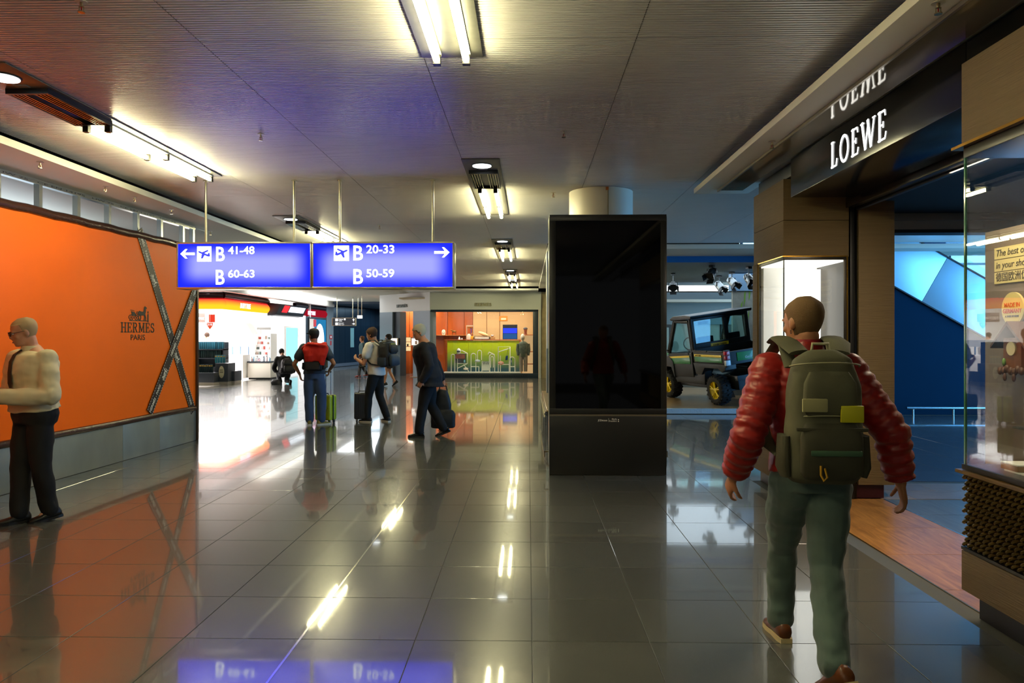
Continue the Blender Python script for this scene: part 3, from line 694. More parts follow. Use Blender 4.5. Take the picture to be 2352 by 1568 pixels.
m = MB(); m.box(X0-0.006, X1-0.012, YF-0.006, YF+0.004, 2.383, 2.393); m.box(X0-0.006, X0+0.004, YF, 8.10, 2.383, 2.393); m.box(X1-0.022, X1-0.012, YF-0.006, YF+0.004, 0.9, 2.383); m.box(X0-0.006, X0+0.004, 8.09, 8.10, 0.9, 2.39)
m.build('brass_trim', M_BRASS, pil)
MB().box(X0+0.18, X1-0.09, 7.78, 7.80, 0.93, 2.30).build('light_wall', M_LIT, pil)
MB().box(X0+0.16, X0+0.18, 7.45, 7.80, 0.93, 2.30).build('light_wall', emit('showcase_glow_side', (1.0, 0.98, 0.95), 1.6), pil)
MB().box(X0+0.02, X1-0.05, YF+0.01, 8.06, 2.335, 2.352).build('case_ceiling', emit('case_ceiling_glow', (1.0, 0.95, 0.86), 2.0), pil)
MB().box(X0+0.01, X1-0.05, YF+0.004, YF+0.010, 0.912, 2.352).build('pane', M_GLASS, pil)
MB().box(X0+0.004, X0+0.010, YF+0.01, 8.06, 0.912, 2.352).build('pane', M_GLASS, pil)
MB().box(X0+0.002, X0+0.012, YF+0.002, YF+0.012, 0.912, 2.352).build('pane_corner', mat('glass_edge', '#1d2a24', rough=0.2), pil)
# mullion and second wall panel
jamb = thing('shop_wall_panel', 'narrow tan board-marked wall panel with black mullion beside the lit showcase', 'wall panel', (0, 0, 0))
MB().box(3.165, 3.205, 7.30, 7.56, 0.0, 2.95).build('mullion', M_BLACK, jamb, bevel=0.004)
MB().box(3.212, 3.242, 7.33, 7.56, 0.0, 2.95).build('mullion', M_BLACKGLOSS, jamb, bevel=0.004)
MB().box(3.25, 3.60, 7.31, 7.56, 0.138, 2.96).build('panel', M_TAN, jamb, bevel=0.003)
MB().box(3.25, 3.52, 7.36, 7.54, 0, 0.138).build('plinth', mat('oxblood_plinth2', '#3a1216', rough=0.4), jamb)
# fascia
fas = thing('shop_fascia', 'long black shop fascia with white glowing capital letters', 'shop sign', (2.5, 0, 0))
MB().box(0.0, 0.60, 4.26, 7.06, 2.92, 3.285).build('fascia_box', M_BLACKGLOSS, fas, bevel=0.004)
MB().box(0.05, 0.60, 7.06, 8.20, 3.155, 3.285).build('fascia_box', M_BLACK, fas, bevel=0.004)
MB().box(0.0, 0.60, -3.0, 4.255, 3.155, 3.285).build('fascia_box', M_BLACKGLOSS, fas, bevel=0.004)
MB().box(0.62, 0.70, 4.27, 7.30, 2.86, 2.96).build('door_track', mat('track_bronze', '#57503f', rough=0.25, metal=0.8), fas, bevel=0.003)
MB().box(0.72, 0.76, 4.27, 7.30, 2.84, 2.90).build('door_track', M_BLACK, fas)
lw = thing('tmp', 'x', 'x')
M_LETTER = emit('letter_white', (1.0, 1.0, 0.97), 2.4)
def fascia_word(word):
    # letters read along -y seen from the concourse: local x -> world -y
    o = drawn_word(word, ROMAN, -6.13, -5.18, 2.98, 3.19, 0.0, M_LETTER, None, ext=0.004, sep=0.17)
    o.rotation_euler = (0, 0, -PI/2); o.location = (-0.002, 0, 0); o.parent = fas
    return o
bpy.data.objects.remove(lw)
fascia_word('LOEWE')
# shop ceiling behind the fascia
struct(MB().box(3.28, 7.0, -3, 8.1, 2.93, 3.0).build('trim_8', mat('shop_ceiling', '#0a0a09', rough=0.7, spec=0.2)), 'dark ceiling inside the shop entrance')
sb = struct(MB().box(3.28, 7.0, 8.1, 8.3, 2.76, 3.3).build('trim_9', mat('shop_beam', '#a8a3a0', rough=0.45), bevel=0.003), 'pale grey beam at the rear of the shop entrance')
MB().box(3.28, 7.0, 8.05, 8.1, 2.855, 2.93).build('beam_band', mat('shop_beam2', '#8f8a87', rough=0.45), sb, bevel=0.003)
MB().box(3.28, 7.0, 8.09, 8.31, 2.725, 2.76).build('beam_track', M_BLACK, sb)

# ------------------------------------------------------------------ big glass display case at the picture edge
case = thing('display_case', 'glass display case on a woven bronze counter under a tan header', 'display case', (2.47, 0, 0))
CY0, CY1, CW = 0.6, 4.25, 0.72
MB().box(0.0, CW, CY0, CY1, 2.69, 3.15).build('header', M_TAN, case, bevel=0.003)
MB().box(-0.03, CW, CY0, CY1+0.05, 2.668, 2.684).build('brass_strip', M_BRASS, case)
MB().box(0.005, CW, CY0, CY1-0.01, 2.61, 2.668).build('top_rail', M_DARKFRAME, case, bevel=0.002)
MB().box(0.02, CW-0.02, CY0, CY1-0.06, 2.625, 2.64).build('case_ceiling', mat('case_ceiling_warm', '#efe2cf', rough=0.5), case)
MB().box(0.0, CW, CY0, CY1, 0.845, 0.875).build('counter_edge', M_DARKFRAME, case, bevel=0.003)
MB().box(-0.02, CW, CY0, CY1+0.03, 0.822, 0.842).build('counter_ledge', plank_wood('ledge_wood', '#8a6b3a', '#5b4522', (6,1,1)), case, bevel=0.003)
MB().box(0.03, CW-0.03, CY0, CY1-0.03, 0.40, 0.82).build('counter_body', mat('counter_core', '#191405', rough=0.6), case)
MB().box(-0.005, 0.06, CY0, CY1-0.005, 0.392, 0.408).build('lower_ledge', M_DARKFRAME, case)
MB().box(0.0, CW, CY0, CY1, 0.16, 0.385).build('base_board', M_TAN, case, bevel=0.003)
MB().box(0.09, CW, CY0, CY1-0.02, 0, 0.16).build('plinth', mat('plinth_black', '#0b0a09', rough=0.5), case)
# woven front: loops of flat cord
wv = MB(); rows_ = 13; dz = 0.41/rows_; dy = 0.047
for r in range(rows_):
    zc = 0.412+dz*(r+0.5); ny = int((CY1-CY0)/dy)
    for c in range(ny):
        yc = CY1-0.012-dy*(c+0.5+(0.5 if r % 2 else 0))
        if yc < 1.9: break
        pts = []
        for k in range(7):
            u = k/6; pts.append((0.022-0.030*math.sin(PI*u), yc-dy*0.62+dy*1.24*u, zc+dz*0.42*math.cos(PI*u)))
        wv.tube(pts, [0.005,0.0075,0.0085,0.009,0.0085,0.0075,0.005], 5)
        wv.tube([(0.02, yc, zc-dz*0.6), (0.006, yc+0.004, zc-0.002), (0.02, yc+0.006, zc+dz*0.6)], 0.006, 4)
wv.build('woven_front', mat('woven_bronze', '#6b5526', rough=0.35, metal=0.55), case, smooth=True)['kind'] = 'stuff'
MB().box(0.006, 0.014, CY0, CY1-0.02, 0.875, 2.61).build('pane', M_GLASS, case)
MB().box(0.014, CW, CY1-0.028, CY1-0.02, 0.875, 2.61).build('pane', M_GLASS, case)
MB().box(0.004, 0.014, CY1-0.03, CY1-0.016, 0.875, 2.61).build('pane_corner', mat('glass_green_edge', '#3f7a5c', rough=0.1), case)
MB().box(0.06, CW-0.02, CY0+0.4, CY1-0.35, 1.12, 1.13).build('glass_shelf', clear_glass('shelf_glass', (0.85, 0.95, 0.93), 1.0), case)
MB().box(0.10, CW-0.05, 1.5, CY1-0.22, 0.876, 0.884).build('white_pad', mat('pad_white', '#f2efe8', rough=0.6), case)
blk = thing('product_riser', 'small white and wood riser block lying on the counter inside the display case', 'riser', (2.47, 0, 0))
MB().box(0.10, 0.34, 3.92, 4.06, 0.8845, 0.915).build('riser_block', plank_wood('riser_oak', '#b98d5e', '#8a6238', (2,9,1)), blk, bevel=0.002)
MB().box(0.10, 0.34, 3.92, 4.06, 0.9155, 0.922).build('riser_top', mat('riser_white', '#f0ece2', rough=0.5), blk)
# brown display wall with text strips, round badge and cuckoo clock
bw = thing('display_wall', 'brown display wall with printed slogan strips behind the glass case', 'display wall', (3.62, 0, 0))
M_BW = mat('taupe_wall', '#6f6052', rough=0.5, var=0.05, vscale=3)
BY1 = at(2259, 5.83)[1]
MB().box(0.0, 0.12, 3.2, BY1, 0.0, 2.42).build('wall_board', M_BW, bw, bevel=0.003)
M_STRIP = mat('strip_straw', '#c3b075', rough=0.5); M_INK = mat('strip_ink', '#41382a', rough=0.6)
def wy(px): return 3.62/((px-1176)/F_PX - math.tan(YAW))   # depth along y of the wall plane
def wz_(py, y): return zz(py, y)
ys = wy(2271)
lines = [('The best of Germany', 575, 602), ('in your shopping bag', 608, 636), ('德国欧洲优选精品', 637, 655)]
zt = zz(573, ys)
for i, body in enumerate(['The best of Germany', 'in your shopping bag', '德国欧洲优选精品']):
    zb = zt-0.094*(i+1)+0.004
    st = MB().box(-0.008, 0.0, ys-1.35, ys, zb, zb+0.088).build('slogan_strip', M_STRIP, bw)
    t = text(body, 0.073, M_INK, bw, ext=0.001, shear=0.18 if i < 2 else 0.0)
    t.rotation_euler = (PI/2, 0, -PI/2); t.location = (-0.0095, ys-0.02, zb+0.022)
bd = thing('round_badge', 'round straw-coloured badge hanging on the brown display wall', 'badge', (3.62, wy(2315), zz(710, wy(2315))))
MB().lathe([(0.125, -0.02), (0.125, -0.004)], n=40, axis='x').build('badge_disc', M_STRIP, bd, smooth=True, angle=0.5)
MB().lathe([(0.112, -0.022), (0.108, -0.0205)], n=40, axis='x').build('badge_face', mat('badge_face', '#c9b36c', rough=0.5), bd, smooth=True, angle=0.5)
for (bod, sz, zo, mt) in (('MADE IN', 0.045, 0.015, '#b5381f'), ('GERMANY', 0.045, -0.03, '#b5381f'), ('A TASTE OF HOME', 0.018, -0.06, '#41382a')):
    t = text(bod, sz, mat('ink'+mt, mt, rough=0.6), bd, ext=0.001, align='CENTER', bold=0.0008); t.rotation_euler = (PI/2, 0, -PI/2); t.location = (-0.0235, 0, zo)
cky = wy(2336)
ck = thing('cuckoo_clock', 'carved wooden cuckoo clock with gabled roof on the display wall', 'clock', (3.62, cky, zz(800, cky)))
M_CW = mat('carved_wood', '#7d4a2a', rough=0.55, var=0.3, vscale=30); M_CW2 = mat('carved_wood_dark', '#4c2c18', rough=0.55)
MB().box(-0.09, -0.002, -0.10, 0.10, -0.16, 0.08).build('clock_body', M_CW, ck, bevel=0.004)
for s in (-1, 1):
    MB().prism([(0.0,0.20),(s*0.19,0.02),(s*0.19,0.0),(0.0,0.17)] if s < 0 else [(0.0,0.17),(0.19,0.0),(0.19,0.02),(0.0,0.20)], 'x', -0.13, -0.002).build('gable', M_CW2, ck)
MB().lathe([(0.05, -0.1), (0.05, -0.09)], n=24, axis='x').build('dial', mat('dial_ivory', '#cdbb93', rough=0.5), ck)
for k in range(7):
    MB().ellipsoid((-0.10, -0.12+0.04*k, -0.16+0.012*math.sin(k*2)), (0.02, 0.022, 0.03), 8, 6).build('carved_leaf', M_CW2, ck, smooth=True)
for s in (-1, 1): MB().ellipsoid((-0.11, s*0.05, -0.21), (0.014, 0.014, 0.03), 8, 6).build('pine_cone_weight', M_CW2, ck, smooth=True)
MB().ellipsoid((-0.10, 0.075, -0.10), (0.014, 0.014, 0.03), 8, 6).build('carved_figure', mat('figure_green', '#5b7a3a', rough=0.5), ck, smooth=True)

# ------------------------------------------------------------------ escalator hall
esc = thing('escalator', 'escalator with blue cladding below and pale steel balustrade climbing to the hall ceiling', 'escalator', (0, 15.2, 0))
M_ESCB = mat('escalator_blue', '#032a40', rough=0.85, spec=0.1, var=0.06, vscale=1.5)
M_ESCS = mat('escalator_steel', '#a9cfe0', rough=0.32, metal=0.55, var=0.08, vscale=1.2)
sl = -0.57
def ez(x): return 2.607+sl*(x-7.48)
MB().prism([(6.0,0.0),(12.0,0.0),(12.0,ez(12.0)),(6.0,ez(6.0))], 'y', 0.0, 1.3).build('lower_cladding', M_ESCB, esc)
seams = [6.0, 8.02, 10.2, 12.0]
nrm = Vector((0.57, 1.0)).normalized()
def band(x0, x1, h, y0, y1, name, mt, lean=True):
    o0 = 0.57*h/(1+0.57*0.57) if lean else 0
    k = h/(1+0.57**2)
    p = [(x0, ez(x0)), (x1, ez(x1)), (x1+0.57*k, ez(x1)+k), (x0+0.57*k, ez(x0)+k)]
    return MB().prism(p, 'y', y0, y1).build(name, mt, esc, bevel=0.002)
for a, b in zip(seams[:-1], seams[1:]): band(a+0.004, b-0.004, 1.19, -0.03, 0.0, 'balustrade_panel', M_ESCS)
def rail(h, t, name, mt, y0=-0.05, y1=0.03):
    MB().prism([(6.0,ez(6.0)+h),(12.0,ez(12.0)+h),(12.0,ez(12.0)+h+t),(6.0,ez(6.0)+h+t)], 'y', y0, y1).build(name, mt, esc)
rail(-0.02, 0.03, 'skirt_trim', M_BLACK); rail(1.19, 0.03, 'skirt_trim', M_BLACK)
MB().prism([(6.0,ez(6.0)+1.22),(12.0,ez(12.0)+1.22),(12.0,ez(12.0)+1.95),(6.0,ez(6.0)+1.95)], 'y', 0.05, 0.06).build('glass_balustrade', clear_glass('balustrade_glass', (0.8, 0.93, 0.97), 1.0), esc)
MB().tube([(6.0,0.06,ez(6.0)+1.97),(12.0,0.06,ez(12.0)+1.97)], 0.045, 10).build('handrail', M_BLACK, esc, smooth=True)
MB().prism([(6.0,ez(6.0)+1.22),(12.0,ez(12.0)+1.22),(12.0,ez(12.0)+1.95),(6.0,ez(6.0)+1.95)], 'y', 1.24, 1.25).build('glass_balustrade', clear_glass('balustrade_glass', (0.8, 0.93, 0.97), 1.0), esc)
st_ = MB()
for k in range(20):
    x = 6.0+0.32*k; st_.box(x, x+0.32, 0.15, 1.15, ez(x)+0.5, ez(x)+0.72)
st_.build('steps', mat('step_grey', '#777d80', rough=0.4, metal=0.6), esc)
gr = thing('guard_rail', 'low steel guard rail on short posts before the blue escalator wall', 'guard rail', (0, 14.85, 0))
MB().tube([(7.55,0,0.17),(11.5,0,0.17)], 0.03, 10).build('bar', mat('rail_steel', '#9db7c2', rough=0.25, metal=1.0), gr, smooth=True)
for x in (7.68, 8.47, 9.3, 10.1): MB().tube([(x,0,0.0),(x,0,0.15)], 0.02, 8).build('post', mat('rail_steel', '#9db7c2', rough=0.25, metal=1.0), gr, smooth=True)
# bright glazing behind the escalator
gz = root_struct('window_1', 'bright glazed wall behind the escalator')
MB().box(6.0, 13.0, 21.0, 21.05, 0.3, 4.3).build('sky_glazing', emit('daylight_glass', (0.55, 0.86, 1.0), 1.5), gz)
for k in range(7): MB().box(6.0+1.16*k, 6.06+1.16*k, 20.9, 21.0, 0.0, 4.3).build('mullion', mat('mullion_white', '#c6d6de', rough=0.4), gz)
for z in (1.4, 2.6, 3.6): MB().box(6.0, 13.0, 20.92, 21.0, z, z+0.06).build('transom', mat('mullion_white', '#c6d6de', rough=0.4), gz)

# ------------------------------------------------------------------ vehicle hall behind
struct(MB().box(2.0, 5.9, 16.0, 16.12, 3.20, 3.42).build('trim_10', mat('blue_beam', '#0b5a96', rough=0.4)), 'blue beam above the parked utility vehicle')
struct(MB().box(5.9, 12, 16.0, 16.12, 3.42, 4.2).build('trim_11', mat('blue_beam2', '#3b6fa6', rough=0.4)), 'blue upstand above the escalator')
struct(MB().box(2.0, 6.4, 16.1, 22.0, 3.20, 3.26).build('trim_12', mat('hall_ceiling', '#8a8f93', rough=0.5)), 'grey ceiling over the vehicle display')
struct(MB().box(2.0, 6.4, 22.0, 22.1, 3.12, 3.26).build('trim_13', M_WHITE), 'white ceiling edge over the vehicle display')
wb = root_struct('wall_hall', 'pale panelled rear wall of the vehicle hall')
M_PALE = mat('pale_panel', '#b9bdb9', rough=0.5, var=0.05, vscale=2)
MB().box(1.8, 7.4, 25.2, 25.3, 0, 3.1).build('wall_core', M_PALE, wb)
xw = [at(p, 25.1)[0] for p in (1490, 1537, 1585, 1653)]
for a, b in zip(xw[:-1], xw[1:]): MB().box(a+0.02, b-0.02, 25.15, 25.2, 0.1, zz(696, 25.1)).build('wall_panel', M_PALE, wb, bevel=0.01)
MB().box(xw[-1], xw[-1]+0.75, 25.1, 25.2, 0.0, 2.75).build('dark_doorway', mat('doorway_dark', '#23272b', rough=0.4), wb)
struct(MB().box(1.8, 7.4, 24.2, 25.2, zz(695, 24.6), zz(689, 24.6)).build('trim_14', M_WHITE), 'white ledge above the rear hall wall')
MB().box(1.8, 7.4, 25.0, 25.1, 2.0, 3.08).build('slat_band', mat('slat_blue', '#7f98aa', rough=0.4), wb)
cl = root_struct('window_2', 'bright clerestory strip at the rear of the vehicle hall')
MB().box(1.8, 7.4, 24.05, 24.1, zz(669, 24.05), zz(654, 24.05)).build('clerestory_glass', emit('clerestory', (0.85, 0.95, 1.0), 1.6), cl)
d2 = root_struct('door_1', 'grey framed glass door at the rear of the vehicle hall')
dx0, _ = at(1534, 24.9); MB().box(dx0-0.9, dx0+0.10, 24.85, 24.9, 0, zz(746, 24.9)).build('door_frame', mat('door_frame_dark', '#3b444b', rough=0.4), d2)
MB().box(dx0-0.8, dx0+0.0, 24.83, 24.85, 0.1, zz(752, 24.9)).build('door_glass', mat('door_glass', '#a8c4cc', rough=0.15), d2)
art = root_struct('wall_mural', 'rough grey mural wall with green streaks')
ax0, ay = at(1683, 18.6)
def mural():
    m = mat('mural', '#7d817c', rough=0.7, var=0.5, vscale=5, bump=0.5, bscale=9); return m
MB().box(ax0, ax0+1.6, ay, ay+0.12, 0.1, zz(668, 18.6)).build('mural_slab', mural(), art)
for (dx, z0_, h) in ((0.28, 2.35, 0.45), (0.36, 1.75, 0.5), (0.20, 2.2, 0.3), (0.4, 2.5, 0.3)):
    MB().prism([(ax0+dx, z0_), (ax0+dx+0.03, z0_+h*0.3), (ax0+dx+0.05, z0_+h), (ax0+dx+0.005, z0_+h*0.7)], 'y', ay-0.01, ay).build('green_streak', mat('streak_green', '#5f8a2c', rough=0.6), art)
MB().box(ax0-0.05, ax0+1.6, ay-0.05, ay+0.2, zz(668, 18.6), 3.2).build('mural_header', mat('mural_header', '#6d8fae', rough=0.5), art)
pf = thing('display_platform', 'low wooden display platform edged with silver tread plate', 'platform', (0, 0, 0))
PZ = 0.107
deck = plank_wood('deck_oak', '#9a7d55', '#6e5535', (0.8, 6, 1), rough=0.3)
for k in range(14):
    MB().box(1.8, 5.9, 15.29+0.45*k, 15.29+0.45*(k+1)-0.006, 0.01, PZ).build('plank', deck, pf)
def tread():
    m = mat('tread_plate', '#c4d2d8', rough=0.4, metal=0.3); nt = m.node_tree; b = nt.nodes['Principled BSDF']
    tc = nt.nodes.new('ShaderNodeTexCoord'); v = nt.nodes.new('ShaderNodeTexVoronoi'); v.inputs['Scale'].default_value = 28
    bp = nt.nodes.new('ShaderNodeBump'); bp.inputs['Strength'].default_value = 0.4; bp.inputs['Distance'].default_value = 0.01
    nt.links.new(tc.outputs['Object'], v.inputs['Vector']); nt.links.new(v.outputs['Distance'], bp.inputs['Height']); nt.links.new(bp.outputs[0], b.inputs['Normal']); return m
MB().box(1.8, 5.9, 15.20, 15.285, 0.01, PZ+0.004).build('tread_plate_edge', tread(), pf)
MB().box(1.82, 5.88, 15.23, 15.27, 0.0, 0.01).build('platform_foot', M_BLACK, pf)

# theatre spotlights
M_SPOT = mat('spot_grey', '#50565b', rough=0.35, metal=0.5); M_SPOTB = mat('spot_black', '#17191b', rough=0.4)
def spotlight(px, py, dd, rz, tilt, label, body):
    x, y = at(px, dd); z = zz(py, dd)
    t = thing('stage_spotlight', label, 'spotlight', (x, y, z), rz, 'stage spotlights over the vehicle')
    MB().box(-0.05, 0.05, -0.05, 0.05, 3.198-z-0.05, 3.198-z).build('mount', M_SPOTB, t)
    MB().tube([(0,0,0.10),(0,0,3.198-z-0.05)], 0.012, 8).build('stem', M_SPOT, t)
    y_ = MB(); y_.box(-0.115,-0.105,-0.015,0.015,-0.02,0.10); y_.box(0.105,0.115,-0.015,0.015,-0.02,0.10); y_.box(-0.115,0.115,-0.015,0.015,0.09,0.10); y_.build('yoke', M_SPOTB, t)
    R = (tilt, 0, 0)
    MB().lathe([(0.05,-0.13),(0.09,-0.10),(0.10,0.02),(0.10,0.12)], n=20, axis='y').build('lamp_body', body, t, smooth=True, angle=0.6, rot=R)
    MB().lathe([(0.09,0.10),(0.088,0.123)], n=20, axis='y').build('lens', M_SPOTB, t, rot=R)
    for (sx_, sz_) in ((0,1),(0,-1),(1,0),(-1,0)):
        b = MB()
        if sz_: b.prism([(0.12, sz_*0.09),(0.24, sz_*0.13),(0.24, sz_*0.135),(0.12, sz_*0.096)][::sz_], 'x', -0.08, 0.08)
        else: b.prism([(sx_*0.09,0.12),(sx_*0.13,0.22),(sx_*0.135,0.22),(sx_*0.096,0.12)][::-sx_], 'z', -0.07, 0.07)
        b.build('barn_door', M_SPOTB, t, rot=R)
spotlight(1546, 657, 18.7, math.radians(170), math.radians(-25), 'black stage spotlight with barn doors nearest the black kiosk', M_SPOTB)
spotlight(1635, 627, 16.6, math.radians(140), math.radians(-35), 'grey stage spotlight hanging highest, in front of the blue beam', M_SPOT)
spotlight(1652, 656, 19.4, math.radians(215), math.radians(-45), 'small silver stage spotlight over the vehicle cab', mat('spot_silver', '#a7adb0', rough=0.3, metal=0.6))
spotlight(1681, 647, 18.3, math.radians(215), math.radians(-40), 'silver stage spotlight in front of the mural', mat('spot_silver', '#a7adb0', rough=0.3, metal=0.6))
spotlight(1720, 640, 16.9, math.radians(200), math.radians(-40), 'silver stage spotlight half hidden by the tan pillar', mat('spot_silver', '#a7adb0', rough=0.3, metal=0.6))
# ------------------------------------------------------------------ green utility vehicle
M_VBLK = mat('vehicle_black', '#15181a', rough=0.38); M_VGREY = mat('vehicle_charcoal', '#1b1e1e', rough=0.5, bump=0.05, bscale=300)
M_VGRN = mat('vehicle_green', '#1f7a33', rough=0.3, coat=0.4); M_VYEL = mat('vehicle_yellow', '#f2d21c', rough=0.35, coat=0.3)
M_RUB = mat('tyre_rubber', '#141414', rough=0.75); M_VGLASS = clear_glass('vehicle_glass', (0.80, 0.92, 0.92), 1.0)
rw = at(1656, 15.97); roll = math.radians(-8.0); vrz = math.atan2(0.955, -0.30)
veh = thing('utility_vehicle', 'green and black off-road utility vehicle with yellow wheels on the wooden platform', 'utility vehicle')
Rm = Matrix.Rotation(vrz, 3, 'Z') @ Matrix.Rotation(roll, 3, 'X')
veh.rotation_euler = (roll, 0, vrz); veh.location = Vector((rw[0], rw[1], PZ+0.004)) - Rm @ Vector((-1.05, 0.66, 0.0))
def vb(name, m, *boxes, bevel=0.01, parent=None):
    b = MB()
    for q in boxes: b.box(*q)
    return b.build(name, m, parent or veh, bevel=bevel)
def wheel(x, s, r=0.335, wd=0.27):
    yc = s*0.66
    prof_ = [(r*0.56, -wd/2+0.02), (r*0.80, -wd/2), (r*0.95, -wd/2+0.03), (r-0.012, -wd/2+0.07), (r-0.012, wd/2-0.07), (r*0.95, wd/2-0.03), (r*0.80, wd/2), (r*0.56, wd/2-0.02)]
    t = MB().lathe(prof_, n=36, axis='y', c=(x, yc, r), caps=False).build('wheel', M_RUB, veh, smooth=True, angle=0.7)
    lug = MB()
    for k in range(20):
        a = 2*PI*k/20
        for sd in (-1, 1):
            a2 = a+(PI/20 if sd > 0 else 0); c, s_ = math.cos(a2), math.sin(a2); n0 = len(lug.v)
            for (rr, da) in ((r-0.02, -0.055), (r-0.02, 0.055), (r+0.012, 0.045), (r+0.012, -0.045)):
                for w_ in (0.012*sd, sd*wd*0.47):
                    an = a2+da+(0.09*sd*abs(w_)/wd*2); q = rr-(0.03 if abs(w_) > 0.05 else 0); lug.v.append((x+q*math.cos(an), yc+w_, r+q*math.sin(an)))
            i = n0; F_ = [(i,i+2,i+4,i+6),(i+1,i+7,i+5,i+3),(i,i+1,i+3,i+2),(i+2,i+3,i+5,i+4),(i+4,i+5,i+7,i+6),(i+6,i+7,i+1,i)]
            lug.f += F_
    lug.build('tyre_tread', M_RUB, t)['kind'] = 'stuff'
    o = s*wd/2
    rim = MB().lathe([(r*0.60, 0.0), (r*0.57, -0.05*s), (r*0.52, -0.06*s), (r*0.50, -0.10*s)] if s > 0 else [(r*0.50, 0.10), (r*0.52, 0.06), (r*0.57, 0.05), (r*0.60, 0.0)], n=30, axis='y', c=(x, yc+o-0.012*s, r), caps=False)
    rim.lathe([(0.05, -0.07), (0.055, -0.01), (0.02, 0.0)] if s > 0 else [(0.02, 0.0), (0.055, 0.01), (0.05, 0.07)], n=14, axis='y', c=(x, yc+o-0.02*s, r))
    for k in range(5):
        for da in (-0.16, 0.16):
            a = 2*PI*k/5+0.3; p0 = (x+0.045*math.cos(a), yc+o-0.035*s, r+0.045*math.sin(a)); p1 = (x+r*0.57*math.cos(a+da), yc+o-0.03*s, r+r*0.57*math.sin(a+da))
            rim.tube([p0, p1], [0.016, 0.012], 6)
    rim.build('rim', M_VYEL, t, smooth=True, angle=0.5)
    MB().lathe([(r*0.5, -0.02), (r*0.5, 0.02)], n=24, axis='y', c=(x, yc-0.02*s, r)).build('brake_disc', M_VBLK, t)
for x in (-1.05, 1.05):
    for s in (1, -1): wheel(x, s)
# chassis
vb('chassis', M_VBLK, (-1.5, 1.6, -0.45, 0.45, 0.32, 0.62), (-1.2, -0.9, -0.6, 0.6, 0.28, 0.40), (0.9, 1.2, -0.6, 0.6, 0.28, 0.40), (-0.6, 0.6, -0.66, 0.66, 0.34, 0.44))
for s in (1, -1):
    m = MB(); m.tube([(-1.05, s*0.35, 0.62), (-1.05, s*0.48, 0.34)], 0.035, 10); m.tube([(1.05, s*0.35, 0.62), (1.05, s*0.48, 0.34)], 0.035, 10); m.build('shock_absorber', mat('shock_steel', '#5d6468', rough=0.4, metal=0.8), veh, smooth=True)
    # side body: sill, rear and front wing
    m = MB(); m.prism([(-0.62,0.42),(0.62,0.42),(0.68,0.52),(0.60,0.62),(-0.35,0.62),(-0.45,0.78),(-0.70,0.80)], 'y', s*0.56, s*0.74); m.build('sill_step', M_VGREY, veh, bevel=0.012)
    m = MB(); m.prism([(-1.60,0.80),(-1.46,0.74),(-1.32,0.82),(-0.78,0.82),(-0.62,0.66),(-0.40,0.66),(-0.32,0.92),(-1.60,0.92)], 'y', s*0.52, s*0.79); m.build('rear_fender', M_VGREY, veh, bevel=0.012)
    m = MB(); m.prism([(0.62,0.52),(0.74,0.78),(1.32,0.80),(1.48,0.60),(1.72,0.60),(1.72,0.88),(1.40,1.02),(0.80,1.04),(0.62,0.9)], 'y', s*0.52, s*0.79); m.build('front_fender', M_VGREY, veh, bevel=0.012)
    # door
    d = MB(); d.prism([(-0.22,0.58),(0.62,0.56),(0.80,0.78),(0.86,1.10),(-0.24,1.14)], 'y', s*0.70, s*0.76); d = d.build('door', M_VGREY, veh, bevel=0.012)
    m = MB()
    for pts in ([(-0.24,1.14),(-0.22,1.84)], [(-0.22,1.84),(0.38,1.86)], [(0.38,1.86),(0.84,1.12)]): m.tube([(p[0], s*0.72, p[1]) for p in pts], 0.045, 8)
    m.build('door_frame', M_VBLK, d, smooth=True)
    m = MB(); m.prism([(-0.20,1.15),(0.78,1.13),(0.36,1.82),(-0.18,1.80)], 'y', s*0.725, s*0.732); m.build('door_window', M_VGLASS, d)
    m = MB(); m.prism([(-0.16,0.88),(0.66,0.86),(0.80,1.02),(-0.16,1.06)], 'y', s*0.755, s*0.772); g = m.build('door_panel', M_VGRN, d, bevel=0.006)
    m = MB(); m.prism([(-0.15,1.03),(0.74,0.99),(0.80,1.03),(-0.15,1.075)], 'y', s*0.77, s*0.778); m.build('yellow_stripe', M_VYEL, d)
    m = MB(); m.box(-0.12, 0.02, s*0.765-0.01, s*0.765+0.01, 1.10, 1.13); m.build('door_handle', M_VBLK, d)
    # mirror
    m = MB(); m.ellipsoid((0.86, s*0.92, 1.24), (0.05, 0.09, 0.13), 12, 8); mm = m.build('mirror', M_VBLK, veh, smooth=True)
    MB().tube([(0.80, s*0.74, 1.16), (0.85, s*0.90, 1.22)], 0.015, 8).build('mirror_arm', M_VBLK, mm)
    # cargo box side
    b = MB().box(-1.62, -0.34, s*0.735, s*0.775, 0.93, 1.20).build('cargo_side', M_VGREY, veh, bevel=0.01)
    MB().box(-1.50, -0.40, s*0.772, s*0.786, 0.95, 1.06).build('side_panel', M_VGRN, b, bevel=0.004)
    MB().box(-1.50, -0.40, s*0.774, s*0.790, 1.065, 1.115).build('yellow_stripe', M_VYEL, b, bevel=0.003)
    for k in range(2): MB().tube([(-1.55+0.62*k, s*0.77, 1.185), (-1.02+0.62*k, s*0.77, 1.185)], 0.018, 8).build('box_rail', M_VBLK, b, smooth=True)
    # tail lamp at the rear corner
    l = MB().box(-1.68, -1.60, s*0.68, s*0.80, 0.86, 1.22).build('tail_lamp_housing', M_VGREY, veh, bevel=0.012)
    for (z0_, z1_, c, e) in ((1.12, 1.20, '#c3121c', 0), (1.02, 1.11, '#9c1420', 0), (0.90, 1.01, '#c9cdd0', 0)):
        MB().box(-1.695, -1.62, s*0.70, s*0.81, z0_, z1_).build('lamp_lens', mat('lens'+c+str(z0_), c, rough=0.15), l, bevel=0.015)
